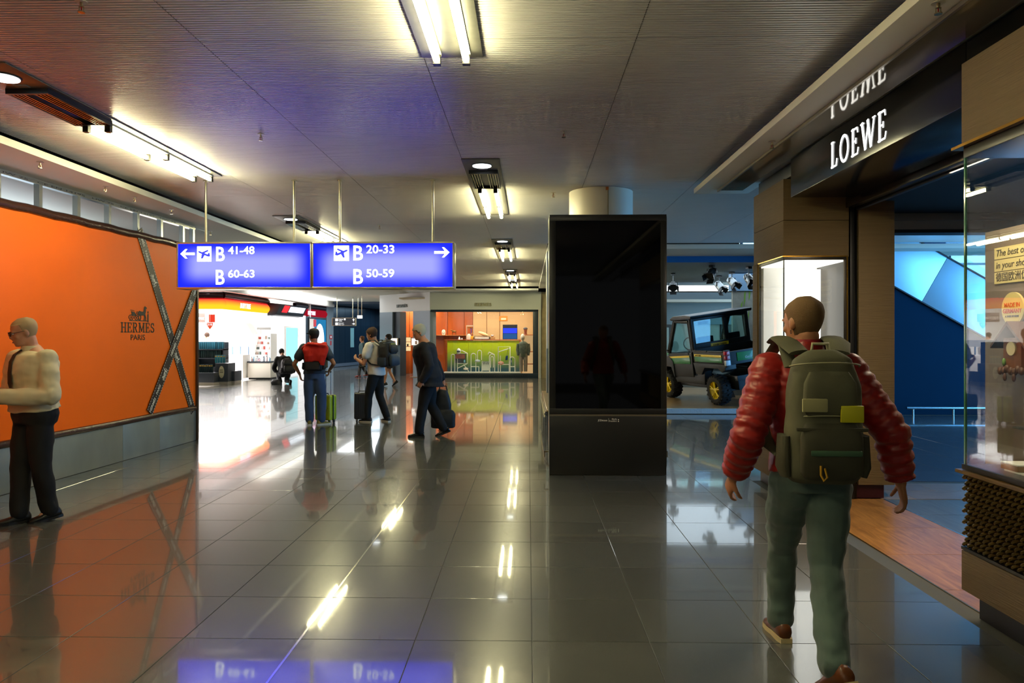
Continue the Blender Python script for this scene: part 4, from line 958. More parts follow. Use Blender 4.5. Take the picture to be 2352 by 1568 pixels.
t = text('JOHN DEERE', 0.045, mat('vehicle_ink', '#2c2a10', rough=0.5), veh, ext=0.001, bold=0.0006); t.rotation_euler = (PI/2, 0, PI); t.location = (-0.44, 0.792, 1.074)
# tailgate
tg = MB().box(-1.66, -1.61, -0.68, 0.68, 0.90, 1.18).build('tailgate', M_VBLK, veh, bevel=0.01)
MB().box(-1.675, -1.655, -0.52, 0.52, 0.96, 1.14).build('tailgate_panel', M_VGRN, tg, bevel=0.005)
t = text('Gator', 0.07, mat('decal_silver', '#cfd6cc', rough=0.4), tg, ext=0.001, shear=0.25); t.rotation_euler = (PI/2, 0, -PI/2); t.location = (-1.678, 0.34, 1.0)
vb('cargo_floor', M_VBLK, (-1.62, -0.34, -0.74, 0.74, 0.90, 0.94), (-0.38, -0.34, -0.74, 0.74, 0.94, 1.22))
vb('rear_bumper', M_VBLK, (-1.72, -1.62, -0.60, 0.60, 0.55, 0.66), (-1.74, -1.70, -0.12, 0.12, 0.50, 0.62))
vb('hitch', mat('shock_steel', '#5d6468', rough=0.4, metal=0.8), (-1.92, -1.70, -0.04, 0.04, 0.44, 0.50), (-1.95, -1.55, -0.34, -0.28, 0.42, 0.46))
# cab rear wall with two windows
cab = MB().ring((-0.74, 0.74, 1.16, 1.92), (-0.66, 0.66, 1.33, 1.84), 'x', -0.34, -0.27); cab.box(-0.34, -0.27, -0.20, -0.10, 1.33, 1.84)
cab = cab.build('cab_rear_wall', M_VBLK, veh, bevel=0.012)
MB().box(-0.31, -0.30, -0.66, 0.66, 1.33, 1.84).build('rear_window', M_VGLASS, cab)
pl = MB().box(-0.352, -0.34, -0.16, 0.30, 1.20, 1.29).build('yellow_decal', M_VYEL, cab)
t = text('JOHN DEERE', 0.062, mat('vehicle_ink', '#2c2a10', rough=0.5), cab, ext=0.001, align='CENTER', bold=0.001, sx=1.0); t.rotation_euler = (PI/2, 0, -PI/2); t.location = (-0.355, 0.07, 1.222)
rf = MB(); rf.prism([(-0.44,1.90),(0.45,1.88),(0.52,1.92),(0.35,1.985),(-0.20,1.995),(-0.46,1.97)], 'y', -0.80, 0.80); rf.build('roof', M_VBLK, veh, bevel=0.02)
for s in (1, -1):
    MB().tube([(-0.30, s*0.72, 1.16), (-0.30, s*0.72, 1.92)], 0.05, 10).build('cab_post', M_VBLK, veh, smooth=True)
    MB().tube([(0.42, s*0.72, 1.90), (0.90, s*0.72, 1.12)], 0.04, 10).build('cab_post', M_VBLK, veh, smooth=True)
MB().prism([(0.90,1.12),(0.92,1.12),(0.45,1.90),(0.43,1.90)], 'y', -0.68, 0.68).build('windscreen', M_VGLASS, veh)
# seats, wheel, dash, hood, grille
for s in (1, -1):
    st2 = MB(); st2.box(-0.10, 0.32, s*0.35-0.22, s*0.35+0.22, 0.82, 0.94); sc = st2.build('seat', M_VBLK, veh, bevel=0.03)
    MB().prism([(-0.22,0.92),(-0.10,0.92),(-0.16,1.46),(-0.24,1.46)], 'y', s*0.35-0.21, s*0.35+0.21).build('seat_back', M_VBLK, sc, bevel=0.03)
MB().tube([(0.48+0.05*math.sin(a)*0.6, 0.35+0.17*math.cos(a), 1.28+0.15*math.sin(a)) for a in [2*PI*i/18 for i in range(18)]], 0.015, 6, closed=True).build('steering_wheel', M_VBLK, veh, smooth=True)
vb('dashboard', M_VGREY, (0.62, 0.95, -0.66, 0.66, 0.95, 1.12), bevel=0.03)
vb('rear_view_mirror', M_VBLK, (0.36, 0.40, -0.14, 0.14, 1.70, 1.78), bevel=0.01)
MB().prism([(0.88,0.80),(1.70,0.78),(1.72,0.94),(1.45,1.06),(0.90,1.12)], 'y', -0.55, 0.55).build('hood', M_VGRN, veh, bevel=0.03)
vb('grille', M_VBLK, (1.70, 1.76, -0.5, 0.5, 0.56, 0.90), bevel=0.02)
for s in (1, -1): MB().ellipsoid((1.74, s*0.42, 0.84), (0.04, 0.09, 0.06), 10, 8).build('headlamp', mat('headlamp_glass', '#d8dde0', rough=0.1), veh, smooth=True)
# wedge that lifts the far wheels
rz_ = thing('wheel_ramp', 'low black ramp block under the far wheels of the utility vehicle', 'ramp', veh.location, vrz)
for x in (-1.05, 1.05):
    p = Rm @ Vector((x, -0.66, 0.0)); h = p.z + veh.location.z - PZ - 0.012; q = Matrix.Rotation(-vrz, 3, 'Z') @ Vector((p.x, p.y, 0))
    MB().prism([(q.x-0.40, PZ+0.002), (q.x+0.40, PZ+0.002), (q.x+0.28, PZ+h), (q.x-0.28, PZ+h)], 'y', q.y-0.16, q.y+0.16).build('ramp_block', M_VBLK, rz_, loc=(0, 0, -veh.location.z))
ORD = 'first second third fourth fifth sixth seventh eighth ninth tenth eleventh twelfth thirteenth fourteenth fifteenth sixteenth'.split(); LEV = ['lowest', 'second', 'third', 'topmost']
# ------------------------------------------------------------------ duty free shop
M_DFRED = emit('fascia_red_glow', (1.0, 0.10, 0.012), 1.6); M_DFDEEP = emit('fascia_deep_red', (0.55, 0.012, 0.03), 0.55)
def fascia_glow():
    m = bpy.data.materials.new('fascia_orange_glow'); m.use_nodes = True; nt = m.node_tree; nt.nodes.remove(nt.nodes['Principled BSDF'])
    tc = nt.nodes.new('ShaderNodeTexCoord'); s = nt.nodes.new('ShaderNodeSeparateXYZ'); nt.links.new(tc.outputs['Generated'], s.inputs[0])
    r = nt.nodes.new('ShaderNodeValToRGB'); r.color_ramp.elements[0].color = (1.2, 0.30, 0.01, 1); r.color_ramp.elements[1].color = (1.0, 0.015, 0.02, 1); r.color_ramp.elements[0].position = 0.35; r.color_ramp.elements[1].position = 0.98
    nt.links.new(s.outputs[2], r.inputs[0]); e = nt.nodes.new('ShaderNodeEmission'); e.inputs[1].default_value = 2.2; nt.links.new(r.outputs[0], e.inputs[0]); nt.links.new(e.outputs[0], nt.nodes['Material Output'].inputs[0]); return m
M_DFOR = fascia_glow()
M_DFDARK = mat('fascia_plum', '#24131f', rough=0.4); M_PINKW = emit('duty_letter', (1.0, 0.75, 1.0), 2.4)
df = thing('duty_free_fascia', 'curved glowing red and orange duty free fascia with dark upper band', 'shop fascia')
zb, zm, zt = 2.50, 2.84, 3.06
def seg(p, q, name, mt, z0_, z1_, bulge=0.10, parent=df):
    a = Vector((p[0], p[1], 0)); b = Vector((q[0], q[1], 0)); d = (b-a).normalized(); n = Vector((d.y, -d.x, 0)); mb = MB(); N = 5
    for i in range(N+1):
        u = i/N; z = z0_+(z1_-z0_)*u; o = n*(bulge*math.sin(PI*u))
        mb.v += [tuple(a+o+Vector((0,0,z))), tuple(b+o+Vector((0,0,z)))]
    for i in range(N): mb.f.append((2*i, 2*i+1, 2*i+3, 2*i+2))
    k = len(mb.v); mb.v += [tuple(a-n*0.1+Vector((0,0,z0_))), tuple(b-n*0.1+Vector((0,0,z0_))), tuple(b-n*0.1+Vector((0,0,z1_))), tuple(a-n*0.1+Vector((0,0,z1_)))]
    mb.f += [(k+1,k,k+3,k+2), (0,k,k+1,1), (2*N, 2*N+1, k+2, k+3)]
    return mb.build(name, mt, parent, smooth=True, angle=0.9)
A_ = (-12.6, 23.9); B_ = at(514, 24.3); C_ = at(617, 28.9); D_ = at(678, 32.0); E_ = at(748, 36.2)
def lerp(p, q, t): return (p[0]+(q[0]-p[0])*t, p[1]+(q[1]-p[1])*t)
for (p, q, n) in ((A_, B_, 4), (B_, C_, 3)):
    for k in range(n): seg(lerp(p, q, k/n), lerp(p, q, (k+0.985)/n), 'glow_panel', M_DFOR, zb, zm)
    seg(p, q, 'upper_band', M_DFDARK, zm, zt, 0.06)
for k in range(2): seg(lerp(D_, E_, k/2), lerp(D_, E_, (k+0.985)/2), 'red_panel', M_DFDEEP, zb, zm)
seg(D_, E_, 'upper_band', mat('fascia_navy', '#16202e', rough=0.4), zm, zt, 0.06)
def wall_text(body, p, q, t, z, size, mt, parent, off=0.13):
    a = Vector((p[0], p[1])); b = Vector((q[0], q[1])); d = (b-a).normalized(); n = Vector((d.y, -d.x)); c = a+(b-a)*t+n*off
    o = text(body, size, mt, parent, ext=0.004, align='CENTER', bold=size*0.02, shear=0.2, sx=0.85); o.rotation_euler = (PI/2, 0, math.atan2(d.y, d.x)); o.location = (c.x, c.y, z); return o
wall_text('DUTY FREE', B_, C_, 0.36, 2.58, 0.24, M_PINKW, df); wall_text('DUTY FREE', D_, E_, 0.42, 2.58, 0.24, M_PINKW, df)
# screen box between the fascia runs
sc_ = thing('information_screen', 'dark wedge-shaped overhead box with white lit flight screen', 'screen')
a = Vector((*C_, 0)); b = Vector((*D_, 0)); d = (b-a).normalized(); n = Vector((d.y, -d.x, 0)); mb = MB()
P4 = [(0.0, 2.92), (0.55, 2.86), (0.34, 2.44), (0.0, 2.40)]
for base in (a-d*0.15, b):
    for (o, z) in P4: mb.v.append(tuple(base+n*o+Vector((0,0,z))))
mb.f = [(0,1,2,3),(7,6,5,4),(0,4,5,1),(1,5,6,2),(2,6,7,3),(3,7,4,0)]
mb.build('screen_housing', mat('housing_dark', '#232c38', rough=0.35), sc_, bevel=0.01)
def slab_on(p0, p1, z0_, z1_, t0, t1, name, mt):
    m = MB(); 
    for tt in (t0, t1):
        q = a+(b-a)*tt
        for z in (z0_, z1_):
            o = 0.34+(z-2.44)/(2.86-2.44)*0.21+0.012
            m.v.append(tuple(q+n*o+Vector((0,0,z))))
    m.f = [(0,2,3,1)]; m.v += [tuple(Vector(v)-n*0.01) for v in m.v[:4]]; m.f += [(4,5,7,6)]
    return m.build(name, mt, sc_)
slab_on(0,0, 2.55, 2.82, 0.10, 0.30, 'red_screen', emit('screen_red', (1.0, 0.04, 0.05), 1.2))
for k in range(4): slab_on(0,0, 2.58, 2.80, 0.34+0.15*k, 0.34+0.15*k+0.14, 'lit_screen', emit('screen_white', (0.85, 0.92, 1.0), 2.0))
# walls and interior
M_SHOPW = mat('shop_white', '#f3f1ee', rough=0.5)
struct(MB().box(-17, -9.95, 33.4, 33.5, 0, 3.06).build('wall_shop_rear', M_SHOPW), 'white rear wall of the duty free shop')
struct(MB().box(-17.1, -17, 22, 33.5, 0, 3.06).build('wall_shop_side', M_SHOPW), 'white outer wall of the duty free shop')
struct(MB().box(-17, -9.9, 22, 33.5, 3.07, 3.1).build('ceiling_shop', M_SHOPW), 'white ceiling of the duty free shop')
struct(MB().box(-17, -10.1, 22.9, 33.4, -0.003, 0.004).build('floor_shop', mat('shop_floor_white', '#d9d6d1', rough=0.2)), 'pale floor of the duty free shop')
dfr = root_struct('wall_shop_front', 'white front wall of the duty free shop with added glow')
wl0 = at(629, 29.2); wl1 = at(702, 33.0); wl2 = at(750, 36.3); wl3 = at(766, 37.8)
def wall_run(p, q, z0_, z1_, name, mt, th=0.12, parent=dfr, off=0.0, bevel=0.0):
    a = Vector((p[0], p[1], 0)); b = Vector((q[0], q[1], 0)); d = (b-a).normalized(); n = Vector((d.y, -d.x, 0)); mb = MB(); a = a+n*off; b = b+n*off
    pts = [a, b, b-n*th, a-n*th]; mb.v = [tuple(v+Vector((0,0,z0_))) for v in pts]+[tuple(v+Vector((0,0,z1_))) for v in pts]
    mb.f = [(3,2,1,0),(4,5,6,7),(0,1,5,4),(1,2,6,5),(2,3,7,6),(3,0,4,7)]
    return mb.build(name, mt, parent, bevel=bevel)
wall_run(wl0, wl1, 0, 2.52, 'front_wall', emit('white_wall_added_glow', (1.0, 0.99, 0.98), 1.15))  # emission added to a plain white wall so it looks overexposed
sidew = root_struct('wall_side', 'grey wall pier and dark blue panelled wall of the side corridor')
wall_run(wl1, wl2, 0, 2.5, 'poster_wall', mat('poster_wall', '#2d3c49', rough=0.4), parent=sidew)
wall_run(wl2, wl3, 0, 3.1, 'grey_pier', mat('pier_grey', '#7c8a93', rough=0.45), parent=sidew)
M_NAVY = mat('navy_metal', '#1b3142', rough=0.28, metal=0.4, var=0.15, vscale=2, stretch=(3,3,0.3))
we = at(872, 44.0)
for k in range(9): wall_run(lerp(wl3, we, k/9), lerp(wl3, we, (k+0.97)/9), 0, 3.2, 'wall_plank', M_NAVY, parent=sidew)
wall_run(wl3, we, 0.02, 0.18, 'skirting', mat('skirting_grey', '#6f7f90', rough=0.3, metal=0.5), parent=sidew, off=0.04, th=0.03)
wall_run(lerp(wl3, we, 0.33), lerp(wl3, we, 0.40), 1.0, 2.05, 'glass_panel', mat('pale_glass', '#7aa3a6', rough=0.2), parent=sidew, off=0.02, th=0.02)
MB().box(-9.6, -5.0, 44.8, 44.9, 2.2, 2.9).build('header_panel', mat('header_blue', '#7f9ab8', rough=0.5), sidew)
# lit cyan showcase panel on the white wall, blue poster with white oval, red fire sign
lp = thing('cyan_light_panel', 'tall pale cyan light panel on the white duty free wall', 'light panel')
wall_run(lerp(wl0, wl1, 0.30), lerp(wl0, wl1, 0.72), 0.12, 2.02, 'panel_frame', M_SHOPW, parent=lp, off=0.04, th=0.04)
wall_run(lerp(wl0, wl1, 0.33), lerp(wl0, wl1, 0.69), 0.18, 1.96, 'panel_light', emit('cyan_glow', (0.42, 0.92, 1.0), 1.0), parent=lp, off=0.05, th=0.01)
ps = thing('blue_poster', 'blue backlit perfume poster with white oval behind the capped traveller', 'poster')
wall_run(lerp(wl1, wl2, 0.10), lerp(wl1, wl2, 0.96), 0.2, 2.45, 'poster_frame', mat('poster_frame', '#20262c', rough=0.3), parent=ps, off=0.04, th=0.04)
wall_run(lerp(wl1, wl2, 0.36), lerp(wl1, wl2, 0.92), 0.25, 2.4, 'poster_sheet', emit('poster_blue', (0.02, 0.20, 0.42), 1.0), parent=ps, off=0.05, th=0.01)
wall_run(lerp(wl1, wl2, 0.13), lerp(wl1, wl2, 0.34), 0.25, 2.4, 'poster_side', mat('poster_side_white', '#d9d4cd', rough=0.5), parent=ps, off=0.05, th=0.01)
pc = lerp(wl1, wl2, 0.60); pdv = Vector((wl2[0]-wl1[0], wl2[1]-wl1[1], 0)).normalized()
m = MB().lathe([(0.55, 0.0), (0.55, 0.012)], n=32, axis='y'); ov = m.build('poster_oval', emit('oval_white', (0.95, 0.98, 1.0), 1.8), ps); ov.scale = (1.25, 1, 1.35)
ov.rotation_euler = (0, 0, math.atan2(pdv.y, pdv.x)); ov.location = (pc[0]+pdv.y*0.06, pc[1]-pdv.x*0.06, 1.45)
wall_run(lerp(wl1, wl2, 0.30), lerp(wl1, wl2, 0.42), 2.05, 2.38, 'red_label', mat('label_red', '#c4303a', rough=0.5), parent=ps, off=0.065, th=0.01)
fs = thing('fire_equipment_sign', 'small red and white fire equipment signs on the grey pier', 'sign')
for (z, t0, t1) in ((1.45, 0.40, 0.78), (1.15, 0.50, 0.68)):
    wall_run(lerp(wl2, wl3, t0), lerp(wl2, wl3, t1), z, z+0.22, 'sign_plate', mat('fire_red', '#b0343c', rough=0.5), parent=fs, off=0.012, th=0.01)
    wall_run(lerp(wl2, wl3, t0+0.1), lerp(wl2, wl3, t1-0.1), z+0.06, z+0.16, 'pictogram', mat('picto_white', '#e6e6e6', rough=0.5), parent=fs, off=0.016, th=0.003)
# brand wall: poster, logos
def on_wall(name, label, cat, px0, px1, py0, py1, mt, dd=33.2, th=0.03):
    x0_, y_ = at(px0, dd); x1_, _ = at(px1, dd); y_ = 33.395
    return tag(MB().box(x0_, x1_, y_-th, y_, zz(py1, dd), zz(py0, dd)).build(name, mt, bevel=0.004), label, cat)
po = on_wall('beauty_poster', 'large pale beauty poster with sweep of brown hair in the duty free shop', 'poster', 478, 582, 738, 782, mat('poster_cream', '#efe2da', rough=0.5, var=0.06, vscale=1))
x0_, y_ = at(555, 33.15); y_ = 33.395; hm = MB(); hm.prism([(x0_,zz(742,33)),(x0_+0.12,zz(750,33)),(x0_+0.28,zz(765,33)),(x0_+0.48,zz(781,33)),(x0_+0.62,zz(781,33)),(x0_+0.52,zz(762,33)),(x0_+0.36,zz(746,33)),(x0_+0.2,zz(741,33))][::-1], 'y', y_-0.04, y_-0.03); hr = hm.build('printed_hair', mat('hair_print', '#b98a73', rough=0.6), po)
lt = thing('perfume_wordmark', 'thin gold brand lettering above the pale beauty poster', 'lettering', (at(529, 33.3)[0], 33.397, 0))
k33 = 33.3/F_PX
text_box('LANCÔME', (511-529)*k33, (548-529)*k33, zz(733, 33.3), zz(727, 33.3), 0.0, mat('gold_print', '#a08a5c', rough=0.5), lt)
ls = thing('soap_brand_sign', 'brown square shop sign with pale lettering at the hoarding edge', 'sign', (at(455, 30.0)[0], at(455, 30.0)[1], 0))
k30 = 30/F_PX
MB().box(-20*k30, 15*k30, 0.0, 0.05, zz(740, 30), zz(719, 30)).build('sign_plate', mat('brown_sign', '#5a4740', rough=0.5), ls, bevel=0.005)
for s in (-1, 1): MB().tube([(s*12*k30, 0.025, zz(719, 30)-0.002), (s*12*k30, 0.025, 3.069)], 0.006, 6).build('hanging_rod', M_SIGNFRAME, ls)
text_box("L'OCCITANE", -16*k30, 14*k30, zz(734, 30), zz(728, 30), 0.0, mat('pale_print', '#e8ddcf', rough=0.5), ls)
rc = tag(MB().box(*(sum(([at(479.5, 29)[0], at(494, 29)[0]],), [])), at(486, 29)[1]-0.01, at(486, 29)[1], zz(740, 29), zz(722, 29)).build('hanging_card', emit('red_card', (0.9, 0.06, 0.03), 0.9), rot=(0, 0, 0)), 'red hanging promotion card above the price arrow', 'card')
MB().tube([((at(479.5, 29)[0]+at(494, 29)[0])/2, at(486, 29)[1]-0.005, zz(722, 29)-0.002), ((at(479.5, 29)[0]+at(494, 29)[0])/2, at(486, 29)[1]-0.005, 3.069)], 0.004, 6).build('wire', M_SIGNFRAME, rc)
pa = thing('price_arrow', 'orange-red price arrow sign reading 29 in the duty free shop', 'sign', (at(482, 28.9)[0], at(482, 28.9)[1], 0)); k29 = 28.9/F_PX
MB().prism([(-7*k29, zz(747,28.9)), (0, zz(756,28.9)), (7*k29, zz(747,28.9)), (7*k29, zz(741,28.9)), (-7*k29, zz(741,28.9))], 'y', 0.0, 0.02).build('arrow_board', emit('price_red', (0.95, 0.10, 0.03), 0.8), pa)
MB().tube([(0, 0.01, zz(741, 28.9)-0.002), (0, 0.01, 3.069)], 0.004, 6).build('wire', M_SIGNFRAME, pa)
text_box('29.90', -6*k29, 6*k29, zz(748, 28.9), zz(743, 28.9), 0.0, emit('price_white', (1, 1, 1), 1.2), pa)
# dior bay
db = thing('cosmetics_bay', 'grey cosmetics bay with pale brand lettering beside the white wall', 'shop bay', (at(610, 31.5)[0], at(610, 31.5)[1], 0)); k3 = 31.5/F_PX
MB().box(-20*k3, 20*k3, 0.0, 0.6, zz(752, 31.5), zz(729, 31.5)).build('header', mat('bay_grey', '#a9a69c', rough=0.5), db, bevel=0.01)
MB().box(-20*k3, 20*k3, -0.01, 0.6, zz(757, 31.5), zz(752, 31.5)).build('shadow_band', mat('bay_dark', '#4b4a46', rough=0.5), db)
text_box('Dior', -5*k3, 6*k3, zz(749, 31.5), zz(740, 31.5), -0.001, mat('dior_print', '#f2efe6', rough=0.5), db)
MB().box(-12*k3, -11*k3, 0.0, 0.05, 0.005, zz(757, 31.5)).build('post', mat('bay_post', '#8a8170', rough=0.4), db)
# white counters
ct = thing('white_counter', 'long white glowing cosmetics counter in the duty free shop', 'counter', (0, 0, 0))
cx0, cy0 = at(452, 27.0); cx1, _ = at(559, 27.0)
MB().box(cx0, cx1, cy0, cy0+0.7, 0.05, 0.92).build('counter_body', M_SHOPW, ct, bevel=0.02)
MB().box(cx0, cx1, cy0+0.35, cy0+0.7, 1.22, 1.46).build('light_shelf', emit('counter_glow', (1.0, 0.99, 0.98), 2.2), ct, bevel=0.02)
for k in range(6): MB().box(cx0+0.25+0.3*k, cx0+0.28+0.3*k, cy0+0.36, cy0+0.4, 0.92, 1.22).build('glass_divider', mat('divider_blue', '#6f8fb0', rough=0.2), ct)
cb = thing('cosmetics_table', 'low cream cosmetics counter with dark glass edge near the kneeling man', 'counter', (0, 0, 0))
bx0, by0 = at(568, 27.3); bx1, _ = at(622, 27.3)
MB().box(bx0, bx1, by0, by0+0.8, 0.06, 0.62).build('counter_body', mat('counter_cream', '#ddd9cd', rough=0.5), cb, bevel=0.02)
MB().box(bx0, bx1, by0-0.02, by0+0.8, 0.62, 0.67).build('counter_top', mat('counter_dark', '#3a4048', rough=0.2), cb)
MB().box(bx0+0.03, bx1-0.03, by0+0.05, by0+0.75, 0.0, 0.06).build('toe_kick', M_BLACK, cb)
random.seed(11)
cols = ['#c9ced6', '#e6c9c4', '#d7b6c9', '#8fb4c9', '#f0eee8', '#7f8c97']
for k in range(16):
    px = 572+k*3.0; x_, y_ = at(px, 27.5); h = random.uniform(0.08, 0.26); w_ = random.uniform(0.02, 0.03); c = cols[k % 6]
    o = thing('cosmetics_bottle', f'{ORD[k]} small cosmetics bottle from the left on the cream counter', 'bottle', (x_, y_+random.uniform(0, .3), 0.671), 0, 'cosmetics on the cream counter')
    MB().box(-w_, w_, -w_, w_, 0, h*0.75).build('flacon', mat('flacon'+c, c, rough=0.2), o, bevel=0.004); MB().lathe([(w_*0.5, h*0.75), (w_*0.5, h)], n=10).build('cap', mat('cap_dark', '#2b2c30', rough=0.3), o)
# shelf rack with products
rk = thing('product_shelf', 'stepped white product shelf beside the white wall in the shop', 'shelf', (at(603, 28.6)[0], at(603, 28.6)[1], 0))
for k in range(4): MB().box(-0.30, 0.30, 0.1*k, 0.1*k+0.3, 0.86+0.2*k, 0.88+0.2*k).build('shelf_board', M_SHOPW, rk)
MB().box(-0.32, -0.30, 0.0, 0.7, 0.0, 1.7).build('side_panel', M_SHOPW, rk); MB().box(0.30, 0.32, 0.0, 0.7, 0.0, 1.7).build('side_panel', M_SHOPW, rk)
for k in range(4):
    for q in range(5):
        x_ = at(603, 28.6)[0]-0.24+0.12*q; c = ['#6e5c50', '#3f4a44', '#c9a9a0', '#8a3b34', '#d9d4cc'][(q+k) % 5]
        tag(MB().box(x_-0.04, x_+0.04, at(603, 28.6)[1]+0.1*k+0.05, at(603, 28.6)[1]+0.1*k+0.12, 0.881+0.2*k, 0.981+0.2*k+0.02*(q % 3)).build('product_box', mat('pbox'+c, c, rough=0.5), bevel=0.004), f'{ORD[q]} small box from the left on the {LEV[k]} step of the white product shelf', 'box', 'boxes on the stepped shelf')
# dark stepped stand with boxes and round badge
sd = thing('dark_display_stand', 'dark grey stepped display stand with cream oval emblem', 'display stand', (0, 0, 0))
M_STAND = mat('stand_anthracite', '#3b4046', rough=0.4); M_KICK = mat('stand_kick', '#b5ab97', rough=0.4)
def stand(px0, px1, dd, ztop, dp=0.6):
    x0_, y_ = at(px0, dd); x1_, _ = at(px1, dd)
    MB().box(x0_, x1_, y_, y_+dp, 0.10, ztop).build('stand_block', M_STAND, sd, bevel=0.008); MB().box(x0_+0.01, x1_-0.01, y_+0.01, y_+dp, 0.0, 0.10).build('kick_plate', M_KICK, sd)
    return x0_, x1_, y_
s1 = stand(440, 492, 23.9, zz(856, 23.9)); s2 = stand(494, 524, 24.3, zz(834, 24.3)); s3 = stand(525, 539, 24.6, zz(852, 24.6))
xc, yc = at(509, 24.28)
m = MB().lathe([(1.0, -0.012), (1.0, 0.0)], n=32, axis='y'); em = m.build('oval_emblem', mat('emblem_cream', '#d9cfa4', rough=0.5), sd); em.scale = (0.088, 1, 0.20); em.location = (xc, yc, zz(854, 24.3))
text_box('MADE IN', xc-0.05, xc+0.05, zz(851, 24.3), zz(848, 24.3), yc-0.013, M_INK, sd); text_box('GERMANY', xc-0.06, xc+0.06, zz(856, 24.3), zz(853, 24.3), yc-0.013, M_INK, sd)
zt2 = [zz(856, 23.9)+0.001, zz(834, 24.3)+0.001]
for r in range(2):
    for k in range(7):
        x_, y_ = at(456+k*5.2 if r == 0 else 478+k*6.2, 24.15 if r == 0 else 24.6); c = '#16302e' if r == 0 else '#2c7f88'
        if r == 1 and k > 6: continue
        zbase = zt2[0] if r == 0 else zt2[1]
        if r == 1 and k < 3: continue
        o = thing('gift_box', f'{ORD[k]} dark green boxed bottle from the left on the low display stand step' if r == 0 else f'{ORD[k-3]} teal gift box from the left on the tall display stand block', 'box', (x_, y_, zbase), 0, 'boxes on the dark display stand')
        MB().box(-0.03, 0.03, -0.03, 0.03, 0, 0.26).build('carton', mat('carton'+c, c, rough=0.35), o, bevel=0.003); MB().box(-0.031, 0.031, -0.031, -0.029, 0.2, 0.235).build('label_band', mat('band_gold', '#c9a24c', rough=0.3), o)
bk = thing('rear_display_shelf', 'rear shelf of the display stand carrying rows of boxed bottles', 'shelf', (0, 0, 0))
x0_, y_ = at(446, 25.1); x1_, _ = at(514, 25.1)
for z in (0.55, 0.86, 1.16): MB().box(x0_, x1_, y_, y_+0.4, z-0.03, z).build('shelf_board', M_STAND, bk)
MB().box(x0_, x1_, y_+0.4, y_+0.43, 0, 1.4).build('shelf_back', M_STAND, bk); MB().box(x0_, x0_+0.03, y_, y_+0.4, 0, 1.19).build('shelf_side', M_STAND, bk); MB().box(x1_-0.03, x1_, y_, y_+0.4, 0, 1.19).build('shelf_side', M_STAND, bk)
for z, c, n_ in ((0.86, '#17302f', 12), (1.16, '#2e6f86', 13)):
    for k in range(n_):
        tag(MB().box(x0_+0.05+k*0.072, x0_+0.11+k*0.072, y_+0.08, y_+0.16, z+0.001, z+0.25).build('spirit_box', mat('sbox'+c, c, rough=0.4, randobj=0.4), bevel=0.003), f'{ORD[k]} boxed bottle from the left on the {"upper" if z > 1 else "lower"} rear shelf behind the dark stand', 'box', 'boxed bottles on the rear shelf')

# ------------------------------------------------------------------ hanging signs in the side corridor
hs_ = thing('direction_sign', 'small dark direction sign with white pictograms hanging in the side corridor', 'sign', (at(789.5, 31.6)[0], at(789.5, 31.6)[1], 0)); kh = 31.6/F_PX
def HX(px): return (px-789.5)*kh
def HZ(py): return zz(py, 31.6)
MB().ring((HX(762), HX(817.5), HZ(748), HZ(729.5)), (HX(763.3), HX(815.5), HZ(747), HZ(730.5)), 'y', 0, 0.12).build('sign_frame', M_SIGNFRAME, hs_)
MB().box(HX(763), HX(816), 0.01, 0.11, HZ(747), HZ(730.5)).build('sign_face', emit('sign_charcoal', (0.045, 0.045, 0.05), 1.0), hs_)
M_HW = emit('small_sign_white', (1, 1, 1), 1.4)
for py in (731.5, 740.5):
    MB().box(HX(770), HX(776), 0.004, 0.01, HZ(py+6), HZ(py)).build('pictogram', M_HW, hs_)
for (b_, px, py) in (('Toiletten', 788, 731.6), ('Toilets', 785.5, 735.2), ('Babyraum', 789.5, 740.6), ('Baby room', 790, 744.3)): text_box(b_, HX(777.5), HX(px), HZ(py+2.6), HZ(py), 0.01, M_HW, hs_, bold=0.01)
MB().box(HX(790), HX(793.5), 0.004, 0.01, HZ(735), HZ(731)).build('pictogram', M_HW, hs_)
def harrow(px, py, ang):
    c, s_ = math.cos(ang), math.sin(ang); mb = MB(); k = 3.2*kh
    tf = lambda p: (HX(px)+(p[0]*c-p[1]*s_)*k, HZ(py)+(p[0]*s_+p[1]*c)*k)
    for q in ([(-1,-.2),(0.4,-.2),(0.4,.2),(-1,.2)], [(1,0),(0.1,0.8),(-0.15,0.55),(0.4,0)], [(1,0),(0.4,0),(-0.15,-0.55),(0.1,-0.8)]): poly(mb, q, 0.01, 0.004, tf)
    mb.build('arrow', M_HW, hs_)
harrow(812, 734.5, PI/2); harrow(812, 743.5, 0)
for px in (773, 809.5): MB().tube([(HX(px), 0.06, HZ(729.5)), (HX(px), 0.06, 3.299)], 0.013, 8).build('pole', M_SIGNFRAME, hs_)
exs = thing('exit_sign_box', 'small white lit exit box hanging on two thin rods', 'sign', (at(826, 31.0)[0], at(826, 31.0)[1], 0)); ke = 31/F_PX
MB().box(-5.5*ke, 5.5*ke, 0, 0.08, zz(731, 31), zz(724, 31)).build('light_box', emit('exit_white', (0.95, 1.0, 1.0), 1.8), exs, bevel=0.004)
for s in (-1, 1): MB().tube([(s*4.3*ke, 0.04, zz(724, 31)), (s*4.3*ke, 0.04, 3.299)], 0.008, 6).build('rod', M_SIGNFRAME, exs)

